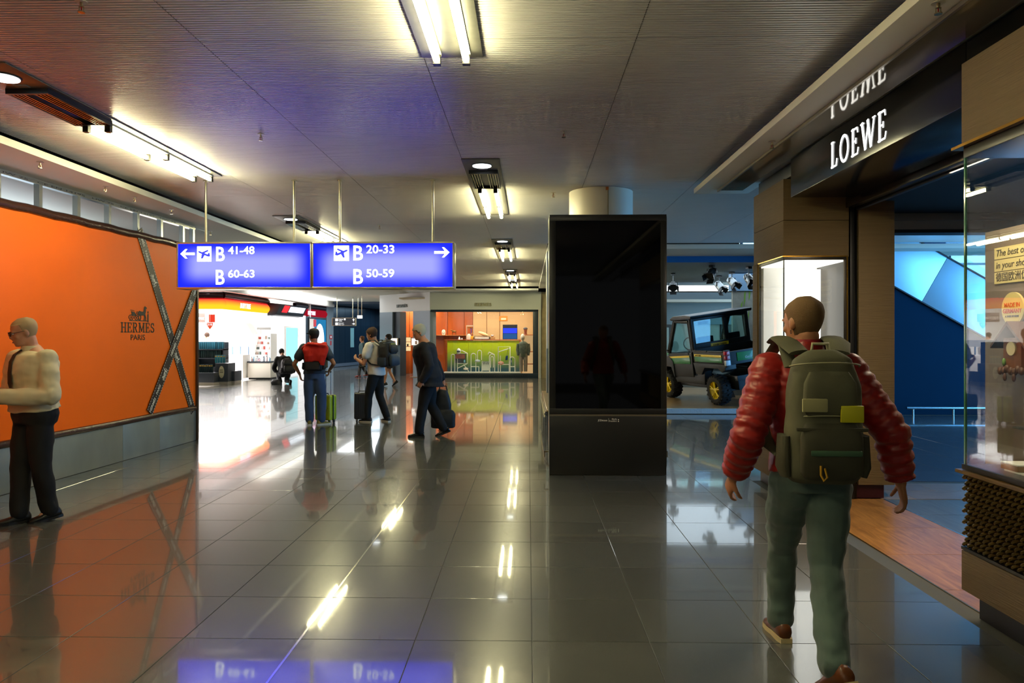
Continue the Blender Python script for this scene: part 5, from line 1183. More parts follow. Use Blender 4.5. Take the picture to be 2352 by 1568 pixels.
# ------------------------------------------------------------------ far boutique
BD = 28.3; kb = BD/F_PX
def BX(px): return at(px, BD)[0]
def BZ(py): return zz(py, BD)
by = BD*CT
shop = root_struct('wall_boutique', 'pale fascia and dark frame of the far boutique with shop window')
M_FASC = mat('fascia_pale', '#c9ccbf', rough=0.5); M_FRAME = mat('frame_slate', '#2b3742', rough=0.35)
bx0, bx1 = BX(988), BX(1237)
MB().box(bx0, bx1+0.1, by-0.15, by+0.1, BZ(711), 3.30).build('fascia', M_FASC, shop)
MB().ring((bx0, bx1-0.01, 0.0, BZ(711)), (bx0+0.02, BX(1224), BZ(857), BZ(716)), 'y', by-0.1, by+0.1).build('window_frame', M_FRAME, shop, bevel=0.01)
MB().box(bx1, bx1+0.09, by-0.12, by+0.1, 0, BZ(711)).build('side_strip', M_FASC, shop)
gp = MB(); n_ = 40
for k in range(n_):
    x_ = bx0+0.15+k*(BX(1222)-bx0-0.3)/n_; gp.box(x_, x_+0.05, by-0.115, by-0.1, 0.06, 0.075); gp.box(x_, x_+0.012, by-0.115, by-0.1, 0.06, 0.13); gp.box(x_+0.02, x_+0.07, by-0.115, by-0.1, 0.115, 0.13)
gp.build('plinth_fret', mat('fret_black', '#0e1114', rough=0.5), shop)['kind'] = 'stuff'
MB().box(bx0+0.02, BX(1224), by-0.02, by-0.01, BZ(857), BZ(716)).build('shop_pane', clear_glass('boutique_glass', (0.97,0.97,0.95), 1.0), shop)
m_ = MB().box(BX(1240), BX(1257), by-0.05, by+0.2, 0, 3.30).build('marble_pier', mat('marble_gold', '#a8946a', rough=0.3, var=0.4, vscale=5, detail=8), shop)
drawn_word('HERMES', SLAB, BX(1091), BX(1130), BZ(703), BZ(696), by-0.151, mat('wordmark_gold', '#b3ac7d', rough=0.3, metal=0.6), shop, ext=0.03, accent=4)
# angled entrance
pR = (bx0, by-0.12); pL = at(872, 30.6)
wall_run(pL, pR, BZ(713), 3.30, 'fascia', mat('fascia_white', '#dfe2e1', rough=0.5), parent=shop)
M_SLATE = mat('pilaster_slate', '#74828c', rough=0.35, metal=0.3)
wall_run(lerp(pL, pR, 0.0), lerp(pL, pR, 0.27), 0, BZ(713), 'pilaster', M_SLATE, parent=shop, th=0.3)
wall_run(lerp(pL, pR, 0.275), lerp(pL, pR, 0.385), 0, BZ(713), 'pilaster', M_FRAME, parent=shop, th=0.3, off=-0.1)
wall_run(lerp(pL, pR, 0.68), lerp(pL, pR, 1.0), 0, BZ(713), 'pilaster', M_SLATE, parent=shop, th=0.3)
d_ = Vector((pR[0]-pL[0], pR[1]-pL[1])).normalized(); nn = Vector((d_.y, -d_.x)); c_ = Vector(lerp(pL, pR, 0.47))+nn*0.01
tw = drawn_word('HERMES', SLAB, -0.36, 0.36, BZ(703), BZ(696), 0.0, mat('wordmark_dark', '#4c5450', rough=0.3, metal=0.6), None, ext=0.02, accent=4); tw.parent = shop; tw.rotation_euler = (0, 0, math.atan2(d_.y, d_.x)); tw.location = (c_.x, c_.y, 0)
# interior
M_CHERRY = mat('cherry_wood', '#a4501e', rough=0.3, var=0.18, vscale=3, stretch=(3,3,0.4)); M_BEIGE = mat('beige_wall', '#c9a878', rough=0.5)
inn = root_struct('wall_boutique_inside', 'cherry wood and beige rear wall inside the far boutique')
iw = at(1100, 31.9)[1]
edges_ = [at(p, 31.9)[0] for p in (908, 940, 991, 1028, 1066, 1086)]
for a, b in zip(edges_[:-1], edges_[1:]): MB().box(a+0.01, b-0.01, iw, iw+0.05, 0.0, 3.1).build('wood_panel', M_CHERRY, inn, bevel=0.01)
edges_ = [at(p, 31.9)[0] for p in (1086, 1118, 1148, 1240)]
for a, b in zip(edges_[:-1], edges_[1:]): MB().box(a+0.01, b-0.01, iw, iw+0.05, 0.0, 3.1).build('beige_panel', M_BEIGE, inn, bevel=0.01)
MB().box(-5.75, 1.2, iw+0.05, iw+0.15, 0, 3.2).build('rear_wall', M_CHERRY, inn)
MB().box(at(1238, 30)[0], at(1238, 30)[0]+0.1, by, iw, 0, 3.2).build('side_wall', M_BEIGE, inn)
MB().box(-5.0, 1.2, by+0.1, iw, 3.05, 3.1).build('shop_ceiling', mat('boutique_ceiling', '#d9cdb5', rough=0.5), inn)
MB().box(-4.6, 1.2, by+0.1, iw, 0.002, 0.012).build('shop_floor', mat('boutique_floor', '#8d7350', rough=0.3), inn)
# green window display
gd = thing('green_display_screen', 'lime to teal window display screen framed in brown wood', 'display screen', (0, 0, 0))
gy = at(1110, 29.2)[1]; kg = 29.2
def GX(px): return at(px, kg)[0]
def GZ(py): return zz(py, kg)
def gmat():
    m = mat('lime_teal', '#b9cf1a', rough=0.4); nt = m.node_tree; b = nt.nodes['Principled BSDF']; tc = nt.nodes.new('ShaderNodeTexCoord'); s = nt.nodes.new('ShaderNodeSeparateXYZ')
    r = nt.nodes.new('ShaderNodeValToRGB'); r.color_ramp.elements[0].color = (*lin('#2e5d6d'), 1); r.color_ramp.elements[0].position = 0.08; r.color_ramp.elements[1].color = (*lin('#c3d416'), 1); r.color_ramp.elements[1].position = 0.75
    e = r.color_ramp.elements.new(0.4); e.color = (*lin('#93b340'), 1)
    nt.links.new(tc.outputs['Generated'], s.inputs[0]); nt.links.new(s.outputs[2], r.inputs[0]); nt.links.new(r.outputs[0], b.inputs['Base Color']); return m
M_LIME = gmat(); ge = [1027, 1076, 1109, 1132, 1185, 1193]
for a, b in zip(ge[:-1], ge[1:]): MB().box(GX(a)+0.003, GX(b)-0.003, gy, gy+0.04, 0.20, GZ(782)).build('screen_panel', M_LIME, gd)
for (a, b) in ((1022, 1027), (1193, 1196)): MB().box(GX(a), GX(b), gy-0.05, gy+0.2, 0.013, GZ(781)).build('screen_post', M_CHERRY, gd)
MB().box(GX(1020), GX(1196), gy-0.05, gy+0.9, GZ(781), GZ(779.5)).build('counter_top', M_CHERRY, gd)
MB().box(GX(1022), GX(1196), by+0.12, gy+0.5, 0.013, 0.20).build('window_floor', mat('window_floor', '#e2e0d6', rough=0.4), gd)
# white tube furniture in the window
M_TUBEW = mat('tube_white', '#eceae0', rough=0.4)
def tubes(name, label, pts_list, pxc, extra=()):
    t = thing(name, label, 'display frame', (GX(pxc), gy-0.28, 0), 0, 'white tube frames in the boutique window')
    for pts in pts_list:
        MB().tube([((p[0]-pxc)*kg/F_PX, (p[2] if len(p) > 2 else 0), GZ(p[1])) for p in pts], 0.016, 6).build('tube', M_TUBEW, t, smooth=True)
    return t
def arch(px0, px1, pyt, pyb):
    c = (px0+px1)/2; r = (px1-px0)/2; return [(px0, pyb)] + [(c-r*math.cos(PI*i/8), pyt+r-r*math.sin(PI*i/8)) for i in range(9)] + [(px1, pyb)]
GB = 855.0
f1 = tubes('tube_frame', 'white tube desk frame with helmet on the post in the boutique window', [[(1052,GB),(1052,811),(1075,811),(1075,834),(1052,834)], [(1061,804),(1075,811)], [(1052,845),(1075,834)], [(1066,836),(1078,852)]], 1063)
MB().box((1046-1063)*kg/F_PX, (1072-1063)*kg/F_PX, 0.02, 0.04, GZ(833), GZ(812)).build('striped_cloth', mat('cloth_slate', '#5d6470', rough=0.7, var=0.4, vscale=30), f1)
MB().box((1048-1063)*kg/F_PX, (1069-1063)*kg/F_PX, -0.02, 0.02, GZ(823), GZ(813)).build('red_cloth', mat('cloth_red', '#b06a62', rough=0.7, var=0.5, vscale=40), f1)
hl = thing('helmet', 'white riding helmet with dark visor atop the tube desk frame', 'helmet', (GX(1055), gy-0.28, GZ(806)))
MB().ellipsoid((0,0,0), (0.085,0.10,0.115), 16, 10).build('shell', mat('helmet_white', '#e8eaea', rough=0.2), hl, smooth=True); MB().ellipsoid((0,-0.05,-0.005), (0.075,0.06,0.05), 14, 8).build('visor', mat('visor_dark', '#3a4a58', rough=0.1), hl, smooth=True)
tubes('tube_frame', 'small white tube arch at the businessman side of the boutique window', [arch(1038,1046,813,GB)], 1042)
tubes('tube_frame', 'white tube chair with rounded back and lime seat in the boutique window', [arch(1083,1094,811,GB), [(1083,841),(1101,841)], [(1094,841),(1094,GB)], [(1101,841),(1101,GB)], arch(1098,1107,804,826)], 1092)
tubes('tube_frame', 'double white tube arch with tiny bell lamp in the boutique window', [arch(1125,1137,813,GB), arch(1128,1134,818,843), [(1124,808),(1137,814)], [(1124,808),(1122,813)]], 1130)
tubes('tube_frame', 'tall white tube frame holding hanging bag and striped cloth in the window', [[(1145,GB),(1145,796),(1172,796),(1172,GB)], [(1145,808),(1172,799)], [(1145,836),(1172,836)], [(1150,816),(1150,GB)]], 1158)
tubes('tube_frame', 'small white tube chair arch nearest the mannequin in the window', [arch(1170,1183,819,GB), [(1170,841),(1183,841)]], 1176)
hb = thing('hanging_handbag', 'blue handbag swinging from the tall white tube frame', 'handbag', (GX(1164), gy-0.30, GZ(821)))
MB().prism([(-0.05,-0.10),(0.045,-0.08),(0.06,0.09),(-0.03,0.08)], 'y', -0.03, 0.03).build('bag_body', mat('bag_blue', '#24477f', rough=0.4), hb, bevel=0.008); MB().tube([(0.015,0,0.08),(0.08,0,0.40)], 0.006, 6).build('strap', mat('bag_strap', '#1f2b40', rough=0.5), hb)
def blob(name, label, cat, px, py, r, c, grp=None, dy=-0.28):
    o = thing(name, label, cat, (GX(px), gy+dy, GZ(py)), 0, grp)
    MB().ellipsoid((0,0,0), r, 12, 8).build('body', mat('bl'+c, c, rough=0.5), o, smooth=True); MB().box(-r[0]*0.4, r[0]*0.4, -r[1]*1.05, r[1]*0.2, -r[2]*0.3, r[2]*0.3).build('patch', mat('patch_pale', '#e6ddd0', rough=0.5), o, bevel=0.005); return o
blob('silk_scarf', 'folded pale blue silk scarf draped over the rounded tube chair', 'scarf', 1098, 828, (0.11,0.05,0.05), '#b9cbe0'); blob('silk_scarf', 'crumpled coral and white scarf on the tall tube frame', 'scarf', 1151, 833, (0.12,0.05,0.07), '#d9907c')
blob('sandal', 'white sandal leaning below the tube desk frame', 'sandal', 1071, 846, (0.10,0.04,0.05), '#e2d9cc'); blob('vase', 'slim blue vase inside the small tube chair arch', 'vase', 1175, 829, (0.025,0.025,0.15), '#2f6d8f')
blob('cup', 'turquoise cup on the slanted bar of the desk frame', 'cup', 1068, 829, (0.035,0.035,0.06), '#4fa9c6')
br = thing('beach_towel_stand', 'dark lettered towel stretched on a low white stand in the window', 'towel stand', (GX(1117), gy-0.3, 0))
m = MB(); m.tube([(-0.16,0,0.2),(-0.15,0,GZ(828))], 0.014, 6); m.tube([(0.16,0,0.2),(0.15,0,GZ(828))], 0.014, 6); m.build('stand_frame', M_TUBEW, br); MB().box(-0.15, 0.15, -0.01, 0.01, GZ(850), GZ(829)).build('towel', mat('towel_pale', '#cfd8cf', rough=0.8), br)
text_box('WW', -0.13, 0.13, GZ(837), GZ(829), -0.011, mat('towel_ink', '#22303c', rough=0.8), br)
# things above the counter
def on_counter(px, dd=29.6): return (at(px, dd)[0], at(px, dd)[1], GZ(779.5))
nb = thing('necklace_bust', 'cream necklace bust on the boutique counter shelf', 'bust', (at(1019, 31.4)[0], at(1019, 31.4)[1], zz(769, 31.4)))
MB().loft([((0,0,0),0.06,0.05),((0,0,0.12),0.085,0.05),((0,0,0.19),0.07,0.04),((0,0,0.23),0.03,0.03)], n=14).build('bust', mat('bust_cream', '#ece3cf', rough=0.5), nb, smooth=True); MB().tube([(0.05*math.cos(a), -0.05, 0.11+0.06*math.sin(a)) for a in [PI+PI*i/8 for i in range(9)]], 0.006, 5).build('necklace', M_BRASS, nb)
sh = thing('glass_wall_shelf', 'long glass wall shelf inside the boutique', 'shelf', (0, 0, 0)); MB().box(at(992, 31.4)[0], at(1075, 31.4)[0], at(1030, 31.3)[1], iw, zz(770.5, 31.4), zz(769, 31.4)).build('shelf_glass', mat('shelf_tint', '#c98a55', rough=0.2), sh)
hf = thing('horse_figurine', 'small bronze horse figurine on the glass wall shelf', 'figurine', (at(1043, 31.4)[0], at(1043, 31.4)[1], zz(769, 31.4)))
MB().ellipsoid((0,0,0.15),(0.10,0.05,0.055),12,8).ellipsoid((-0.11,0,0.20),(0.05,0.03,0.03),10,6).build('horse_body', mat('bronze', '#8a6236', rough=0.3, metal=0.8), hf, smooth=True)
for (x_, y_) in ((-.07,-.02),(-.07,.02),(.07,-.02),(.07,.02)): MB().tube([(x_,y_,0.0),(x_,y_,0.13)], 0.012, 6).build('leg', mat('bronze', '#8a6236', rough=0.3, metal=0.8), hf)
for (px, n_, lab) in ((1055, 0.11, 'taller white cone ornament on the boutique counter'), (1061, 0.06, 'tiny white cone ornament on the boutique counter')):
    o = tag(MB().lathe([(n_*0.45, 0), (n_*0.35, n_*0.4), (0.012, n_), (0.004, n_*1.05)], n=14).build('cone_ornament', mat('ornament_white', '#eee9de', rough=0.4), smooth=True), lab, 'ornament', 'white cone ornaments'); o.location = on_counter(px)
bx_ = thing('handbag_rack', 'dark metal rack with patterned scarves on the boutique counter', 'rack', on_counter(1107)); MB().ring((-0.30,0.30,0.0,0.14), (-0.285,0.285,0.02,0.125), 'y', -0.08, -0.06).build('rack_frame', M_BLACK, bx_); MB().box(-0.28, 0.28, -0.05, 0.05, 0.003, 0.11).build('scarf_roll', mat('scarf_white', '#d9d3c4', rough=0.7, var=0.5, vscale=40), bx_, bevel=0.02)
for s in (-1, 1): MB().tube([(s*0.32, -0.1+0.0*i+0.05*math.cos(2*PI*i/10), 0.06+0.05*math.sin(2*PI*i/10)) for i in range(10)], 0.012, 5, closed=True).build('rack_wheel', M_BLACK, bx_)
sl_ = thing('straw_cushion', 'striped straw cushion lying on the scarf rack', 'cushion', (on_counter(1110)[0], on_counter(1110)[1], on_counter(1110)[2]+0.145)); MB().ellipsoid((0,0,0.075),(0.22,0.10,0.07),14,8,Matrix.Rotation(0.35,3,'Y')).build('cushion', mat('straw', '#d8bd84', rough=0.7, var=0.3, vscale=30), sl_, smooth=True)
hb2 = thing('yellow_handbag', 'yellow leather handbag beside the white bottle on the boutique counter', 'handbag', on_counter(1084.5)); MB().prism([(-0.07,0.003),(0.07,0.003),(0.055,0.14),(-0.055,0.14)], 'y', -0.04, 0.04).build('bag_body', mat('bag_yellow', '#d9a321', rough=0.4), hb2, bevel=0.01); MB().tube([(0.05*math.cos(a), 0, 0.14+0.12*math.sin(a)) for a in [PI*i/8 for i in range(9)]], 0.008, 6).build('handle', mat('bag_yellow', '#d9a321', rough=0.4), hb2)
wb_ = thing('display_bust', 'small pale mannequin head on the boutique counter', 'mannequin head', on_counter(1077)); MB().loft([((0,0,0.0),0.08,0.07),((0,0,0.08),0.085,0.08),((0,0,0.17),0.075,0.07),((0,0,0.23),0.03,0.03)], n=14).build('head_form', mat('mannequin_pale', '#cfc4b2', rough=0.5), wb_, smooth=True); MB().lathe([(0.06,0.0),(0.06,0.012)], n=14).build('head_stand', M_BRASS, wb_)
cs = thing('garment_case', 'upright open case with hanging purple scarf in the boutique', 'case', (at(1080, 31.0)[0], at(1080, 31.0)[1], 0.013)); MB().ring((-0.16,0.16,0,2.05), (-0.13,0.13,0.05,2.0), 'y', -0.1, 0.1).build('case_shell', mat('case_beige', '#b9a48a', rough=0.5), cs); MB().box(0.02, 0.07, -0.05, 0.0, 1.3, 1.95).build('scarf', mat('scarf_purple', '#5d3a78', rough=0.7), cs); MB().box(-0.13, 0.13, -0.06, 0.06, 1.93, 1.96).build('hanging_rod', M_BRASS, cs)
sv = thing('silver_bowl', 'round silver bowl on a wooden block on the boutique counter', 'bowl', on_counter(1131)); MB().box(-0.11, 0.11, -0.06, 0.06, 0.002, 0.10).build('block', mat('block_tan', '#a9824e', rough=0.5), sv, bevel=0.004); MB().lathe([(0.03,0.102),(0.065,0.13),(0.065,0.17),(0.055,0.18)], n=18).build('bowl', mat('silver', '#c9c9c4', rough=0.15, metal=1.0), sv, smooth=True)
mo = thing('wall_screen', 'blue lit video screen standing on the boutique counter', 'screen', on_counter(1171.5, 30.6)); k6 = 30.6/F_PX
MB().box(-17*k6, 17*k6, 0, 0.05, 0.003, 34*k6).build('screen_case', M_BLACK, mo, bevel=0.004); MB().box(-16*k6, 16*k6, -0.004, 0.0, 0.02, 33*k6).build('screen_top', mat('screen_dark', '#1d2430', rough=0.2), mo)
MB().box(-16*k6, 16*k6, -0.008, -0.004, 14*k6, 26*k6).build('screen_band', emit('screen_blue', (0.03, 0.06, 0.9), 1.2), mo); MB().box(-16*k6, 16*k6, -0.008, -0.004, 0.02, 13*k6).build('screen_low', emit('screen_blue2', (0.02, 0.10, 0.32), 1.0), mo)
pc_ = thing('wall_print', 'small orange framed print on the beige boutique wall', 'print', (at(1156, 31.8)[0], iw-0.02, zz(737, 31.8))); MB().box(-0.18, 0.18, 0, 0.02, 0, 0.22).build('print_frame', mat('print_orange', '#d98a2c', rough=0.5), pc_, bevel=0.004); MB().box(-0.10, 0.12, -0.004, 0.0, 0.05, 0.13).build('print_mark', mat('print_white', '#f0e2c4', rough=0.5), pc_)
hb3 = thing('bust_on_shelf', 'dark wooden head bust with patterned scarf on the boutique side shelf', 'bust', (at(1207, 29.8)[0], at(1207, 29.8)[1], zz(768, 29.8)))
MB().loft([((0,0,0),0.075,0.06),((0,0,0.06),0.055,0.05),((0,0,0.12),0.06,0.06),((0,0,0.2),0.075,0.08),((0,0,0.26),0.05,0.06)], n=14).build('bust', mat('bust_wood', '#7d3d1f', rough=0.4), hb3, smooth=True); MB().ellipsoid((0,0,0.235),(0.09,0.095,0.06),14,8).build('head_scarf', mat('scarf_dark', '#4b4a4c', rough=0.7, var=0.5, vscale=30), hb3, smooth=True)
ss = thing('side_shelf_unit', 'wooden side shelf unit with lit compartments behind the mannequin', 'shelf', (at(1212, 29.8)[0], at(1212, 29.8)[1], 0.013))
for z in (0.0, 0.45, 0.95, zz(768.3, 29.8)-0.04): MB().box(-0.22, 0.22, -0.12, 0.3, z, z+0.027).build('shelf_board', M_CHERRY, ss)
MB().box(-0.22, 0.22, 0.30, 0.32, 0, zz(768.3, 29.8)-0.015).build('shelf_back', emit('shelf_glow', (1.0, 0.62, 0.28), 0.55), ss); MB().box(0.22, 0.24, -0.12, 0.32, 0, 1.65).build('shelf_side', M_CHERRY, ss)
# mannequin
mq = thing('mannequin', 'standing mannequin in leafy green shirt and taupe trousers in the boutique window', 'mannequin', (GX(1202), gy-0.3, 0.201)); H_ = GZ(766)-0.2
MB().ellipsoid((-0.02,0,H_-0.14),(0.085,0.10,0.13),14,10).loft([((0,0,H_-0.34),0.05,0.05),((-0.01,0,H_-0.2),0.045,0.045)], n=12).build('head_form', mat('mannequin_pale', '#cfc4b2', rough=0.5), mq, smooth=True)
MB().loft([((0,0,H_-0.92),0.17,0.12),((0,0,H_-0.6),0.19,0.13),((0,0,H_-0.40),0.20,0.12),((0,0,H_-0.31),0.09,0.08)], n=18).loft([((-0.20,0,H_-0.40),0.06,0.06),((-0.23,0.0,H_-0.65),0.055,0.055),((-0.20,-0.05,H_-0.85),0.045,0.045)], n=10).loft([((0.20,0,H_-0.40),0.06,0.06),((0.23,0.0,H_-0.65),0.055,0.055),((0.20,-0.05,H_-0.85),0.045,0.045)], n=10).build('shirt', mat('leafy_shirt', '#4a5340', rough=0.7, var=0.7, vscale=14, detail=1), mq, smooth=True)
MB().loft([((-0.08,0,0.02),0.07,0.08),((-0.09,0,0.45),0.08,0.09),((-0.07,0,0.72),0.10,0.11)], n=14).loft([((0.09,0,0.02),0.07,0.08),((0.09,0,0.45),0.08,0.09),((0.07,0,0.72),0.10,0.11)], n=14).loft([((0,0,0.62),0.17,0.12),((0,0,H_-0.85),0.17,0.12)], n=16).build('trousers', mat('taupe_trousers', '#8d8272', rough=0.7), mq, smooth=True)
# lit vitrines at the entrance
for (t0, t1, lab) in ((0.12, 0.385, 'lit white vitrine set into the outer entrance pilaster of the boutique'), (0.66, 0.80, 'lit white vitrine set into the inner entrance pilaster of the boutique')):
    v = thing('wall_vitrine', lab, 'vitrine'); wall_run(lerp(pL, pR, t0), lerp(pL, pR, t1), 1.24, 1.53, 'vitrine_frame', mat('vitrine_frame', '#b5ab98', rough=0.4), parent=v, off=0.03, th=0.03)
    wall_run(lerp(pL, pR, t0+0.01), lerp(pL, pR, t1-0.01), 1.26, 1.51, 'vitrine_light', emit('vitrine_glow', (1.0, 0.95, 0.86), 1.7), parent=v, off=0.036, th=0.004)
    wall_run(lerp(pL, pR, t0+(t1-t0)*0.55), lerp(pL, pR, t0+(t1-t0)*0.85), 1.28, 1.42, 'vitrine_object', mat('vitrine_goods', '#b58a6a', rough=0.5), parent=v, off=0.05, th=0.012)
# entrance cabinet seen through the open door
ec = thing('jewellery_cabinet', 'cherry wood jewellery cabinet with glowing shelves inside the boutique door', 'cabinet', (at(930, 32.6)[0], at(930, 32.6)[1]-1.2, 0.0), 0)
MB().box(-0.45, 0.40, 0.1, 0.6, 0.0, 0.95).build('cabinet_body', M_CHERRY, ec, bevel=0.01); MB().box(-0.42, 0.36, 0.55, 0.6, 0.95, 1.55).build('cabinet_back', emit('cabinet_glow', (1.0, 0.72, 0.35), 0.9), ec)
for z in (0.95, 1.15, 1.35, 1.55): MB().box(-0.45, 0.40, 0.1, 0.6, z, z+0.02).build('cabinet_shelf', M_CHERRY, ec)
for k in range(5): MB().box(-0.36+0.15*k, -0.30+0.15*k, 0.3, 0.36, 1.171, 1.25+0.02*(k % 3)).build('jewel_stand', mat('jewel_dark', '#3b2a22', rough=0.3), ec)
for k in range(3): MB().box(0.05+0.06*k, 0.16+0.06*k, -0.2-0.1*k, 0.0-0.1*k, 0.0, 0.95-0.2*k).build('cabinet_step', M_CHERRY, ec, bevel=0.01)
# ------------------------------------------------------------------ people
def V(*a): return Vector(a)
def remesh(mb, name, mt, parent, voxel, smooth=4, wr=None, factor=0.5):
    me = mb.mesh(name); o = bpy.data.objects.new(name, me); C.objects.link(o)
    r = o.modifiers.new('r', 'REMESH'); r.mode = 'VOXEL'; r.voxel_size = voxel; r.use_smooth_shade = True
    if smooth: s = o.modifiers.new('s', 'SMOOTH'); s.iterations = smooth; s.factor = factor
    dg = bpy.context.evaluated_depsgraph_get(); m2 = bpy.data.meshes.new_from_object(o.evaluated_get(dg)); bpy.data.objects.remove(o); bpy.data.meshes.remove(me)
    m2.name = name
    if wr:
        amp, sc, st = wr; nv = [v.normal.copy() for v in m2.vertices]
        for v, n in zip(m2.vertices, nv):
            p = Vector((v.co.x*sc*st[0], v.co.y*sc*st[1], v.co.z*sc*st[2])); v.co += n*(amp*(noise.noise(p)+0.5*noise.noise(p*2.1)))
    for p in m2.polygons: p.use_smooth = True
    m2.materials.clear()
    return link(name, m2, mt, parent)
def limb(mb, pts, rads, n=14, side=(1,0,0), flat=1.0):
    """smooth tapered limb through joints"""
    P_ = [Vector(p) for p in pts]; secs = []
    for i in range(len(P_)-1):
        for k in range(5):
            u = k/5; secs.append((P_[i].lerp(P_[i+1], u), rads[i]+(rads[i+1]-rads[i])*u))
    secs.append((P_[-1], rads[-1]))
    mb.loft([(c, r, r*flat) for c, r in secs], n=n, side=side)
    for p, r in zip(P_, rads): mb.ellipsoid(tuple(p), (r, r, r), 10, 8)
def hand(mb, wrist, direction, palm_n, curl, s=1.0, thumb=1):
    """palm with five bent fingers; direction: towards the finger tips, palm_n: where the palm faces"""
    d = Vector(direction).normalized(); n = Vector(palm_n); n = (n-d*n.dot(d)).normalized(); a = d.cross(n)*thumb
    w = Vector(wrist)
    mb.loft([(w-d*0.01, 0.028*s, 0.02*s), (w+d*0.03*s, 0.038*s, 0.018*s), (w+d*0.07*s, 0.042*s, 0.017*s), (w+d*0.095*s, 0.040*s, 0.013*s)], n=14, side=a)
    L = (0.072, 0.080, 0.076, 0.060)
    for i in range(4):
        off = (1.5-i)*0.0205*s; b = w+d*0.090*s+a*off; p = [b-d*0.02*s]; dirv = d.copy(); ang = 0.0
        seg_ = [L[i]*0.45*s, L[i]*0.32*s, L[i]*0.25*s]; cur = b; p.append(cur)
        for q in range(3):
            ang += curl*(0.7 if q == 0 else 1.0); dv = d*math.cos(ang)+n*math.sin(ang); cur = cur+dv*seg_[q]; p.append(cur)
        mb.tube(p, [0.010*s, 0.0098*s, 0.0092*s, 0.0085*s, 0.0075*s], 8)
    b = w+d*0.025*s+a*0.030*s; t1 = b+(a*0.8+d*0.7+n*0.35).normalized()*0.036*s; t2 = t1+(a*0.25+d*0.85+n*(0.4+curl*0.4)).normalized()*0.032*s; t3 = t2+(d*0.8+n*(0.5+curl*0.5)).normalized()*0.024*s
    mb.tube([b-a*0.015*s, b, t1, t2, t3], [0.013*s, 0.0135*s, 0.0115*s, 0.0105*s, 0.008*s], 8)
HEAD = [(0.0,.024,.030,.050),(.012,.040,.046,.042),(.03,.050,.064,.030),(.055,.058,.080,.016),(.09,.067,.092,.006),(.125,.074,.099,-.002),(.16,.076,.100,-.006),(.19,.069,.092,-.009),(.212,.054,.072,-.011),(.226,.034,.046,-.012),(.234,.010,.014,-.012)]
def head_mesh(mb, R, c, s=1.0):
    """c: chin-base reference at the neck top"""
    f = lambda x, y, z: Vector(c)+R @ Vector((x*s, y*s, z*s))
    b = len(mb.v); n = 20
    for (z, w_, d_, yo) in HEAD:
        for j in range(n):
            a = 2*PI*j/n; mb.v.append(tuple(f(w_*math.cos(a), yo+d_*math.sin(a), z)))
    for i in range(len(HEAD)-1):
        for j in range(n): mb.f.append((b+i*n+j, b+i*n+(j+1) % n, b+(i+1)*n+(j+1) % n, b+(i+1)*n+j))
    mb.f.append(tuple(b+j for j in range(n-1, -1, -1))); mb.f.append(tuple(b+(len(HEAD)-1)*n+j for j in range(n)))
    for (p, r) in (((0,.104,.088),(.011,.016,.018)), ((0,.098,.108),(.008,.012,.022)), ((0,.090,.050),(.022,.012,.008)), ((0,.089,.040),(.018,.010,.007)), ((.030,.086,.132),(.022,.014,.008)), ((-.030,.086,.132),(.022,.014,.008)), ((.040,.066,.085),(.022,.02,.018)), ((-.040,.066,.085),(.022,.02,.018)), ((.077,-.004,.105),(.010,.020,.032)), ((-.077,-.004,.105),(.010,.020,.032)), ((0,.078,.016),(.024,.016,.014))):
        mb.ellipsoid(tuple(f(*p)), tuple(q*s for q in r), 10, 8, R)
def hair_mesh(R, c, s, style, m, parent, name='hair'):
    """cap of hair: head rings pushed out, the face left free"""
    f = lambda x, y, z: Vector(c)+R @ Vector((x*s, y*s, z*s)); mb = MB(); n = 28; T = style.get('t', 0.010); low = style.get('low', 0.06); front = style.get('front', 0.165)
    zs = [low+(0.240-low)*i/12 for i in range(13)]
    def ring(z):
        zc = min(max(z, 0.0), 0.234)
        for (a, b) in zip(HEAD[:-1], HEAD[1:]):
            if a[0] <= zc <= b[0]:
                u = (zc-a[0])/(b[0]-a[0]); return [a[i]+(b[i]-a[i])*u for i in (1,2,3)]
        return [0.01,.014,-.012]
    rows_ = []
    for z in zs:
        w_, d_, yo = ring(min(z, 0.230)); row = []
        for j in range(n):
            a = 2*PI*j/n; ca, sa = math.cos(a), math.sin(a)
            zz_ = z
            # hairline: forward parts are lifted to the forehead line, sides stop above the ear
            lift = front if sa > 0.35 else (0.125 if sa > -0.05 else low)
            zz_ = max(z, lift+(0.0)); w2, d2, y2 = ring(min(zz_, 0.230)); t_ = T*(0.4+0.6*min(1.0, (zz_-low)/0.05+0.3)) + (0.004 if sa < 0 else 0)
            row.append((f((w2+t_)*ca, y2+(d2+t_)*sa, min(zz_, 0.234)+T*0.9*max(0, (zz_-0.19)/0.045))))
        rows_.append(row)
    b = 0
    for row in rows_: mb.v += [tuple(p) for p in row]
    for i in range(len(rows_)-1):
        for j in range(n): mb.f.append((i*n+j, i*n+(j+1) % n, (i+1)*n+(j+1) % n, (i+1)*n+j))
    mb.f.append(tuple((len(rows_)-1)*n+j for j in range(n))); mb.f.append(tuple(j for j in range(n-1, -1, -1)))
    o = mb.build(name, m, parent, smooth=True)
    return o
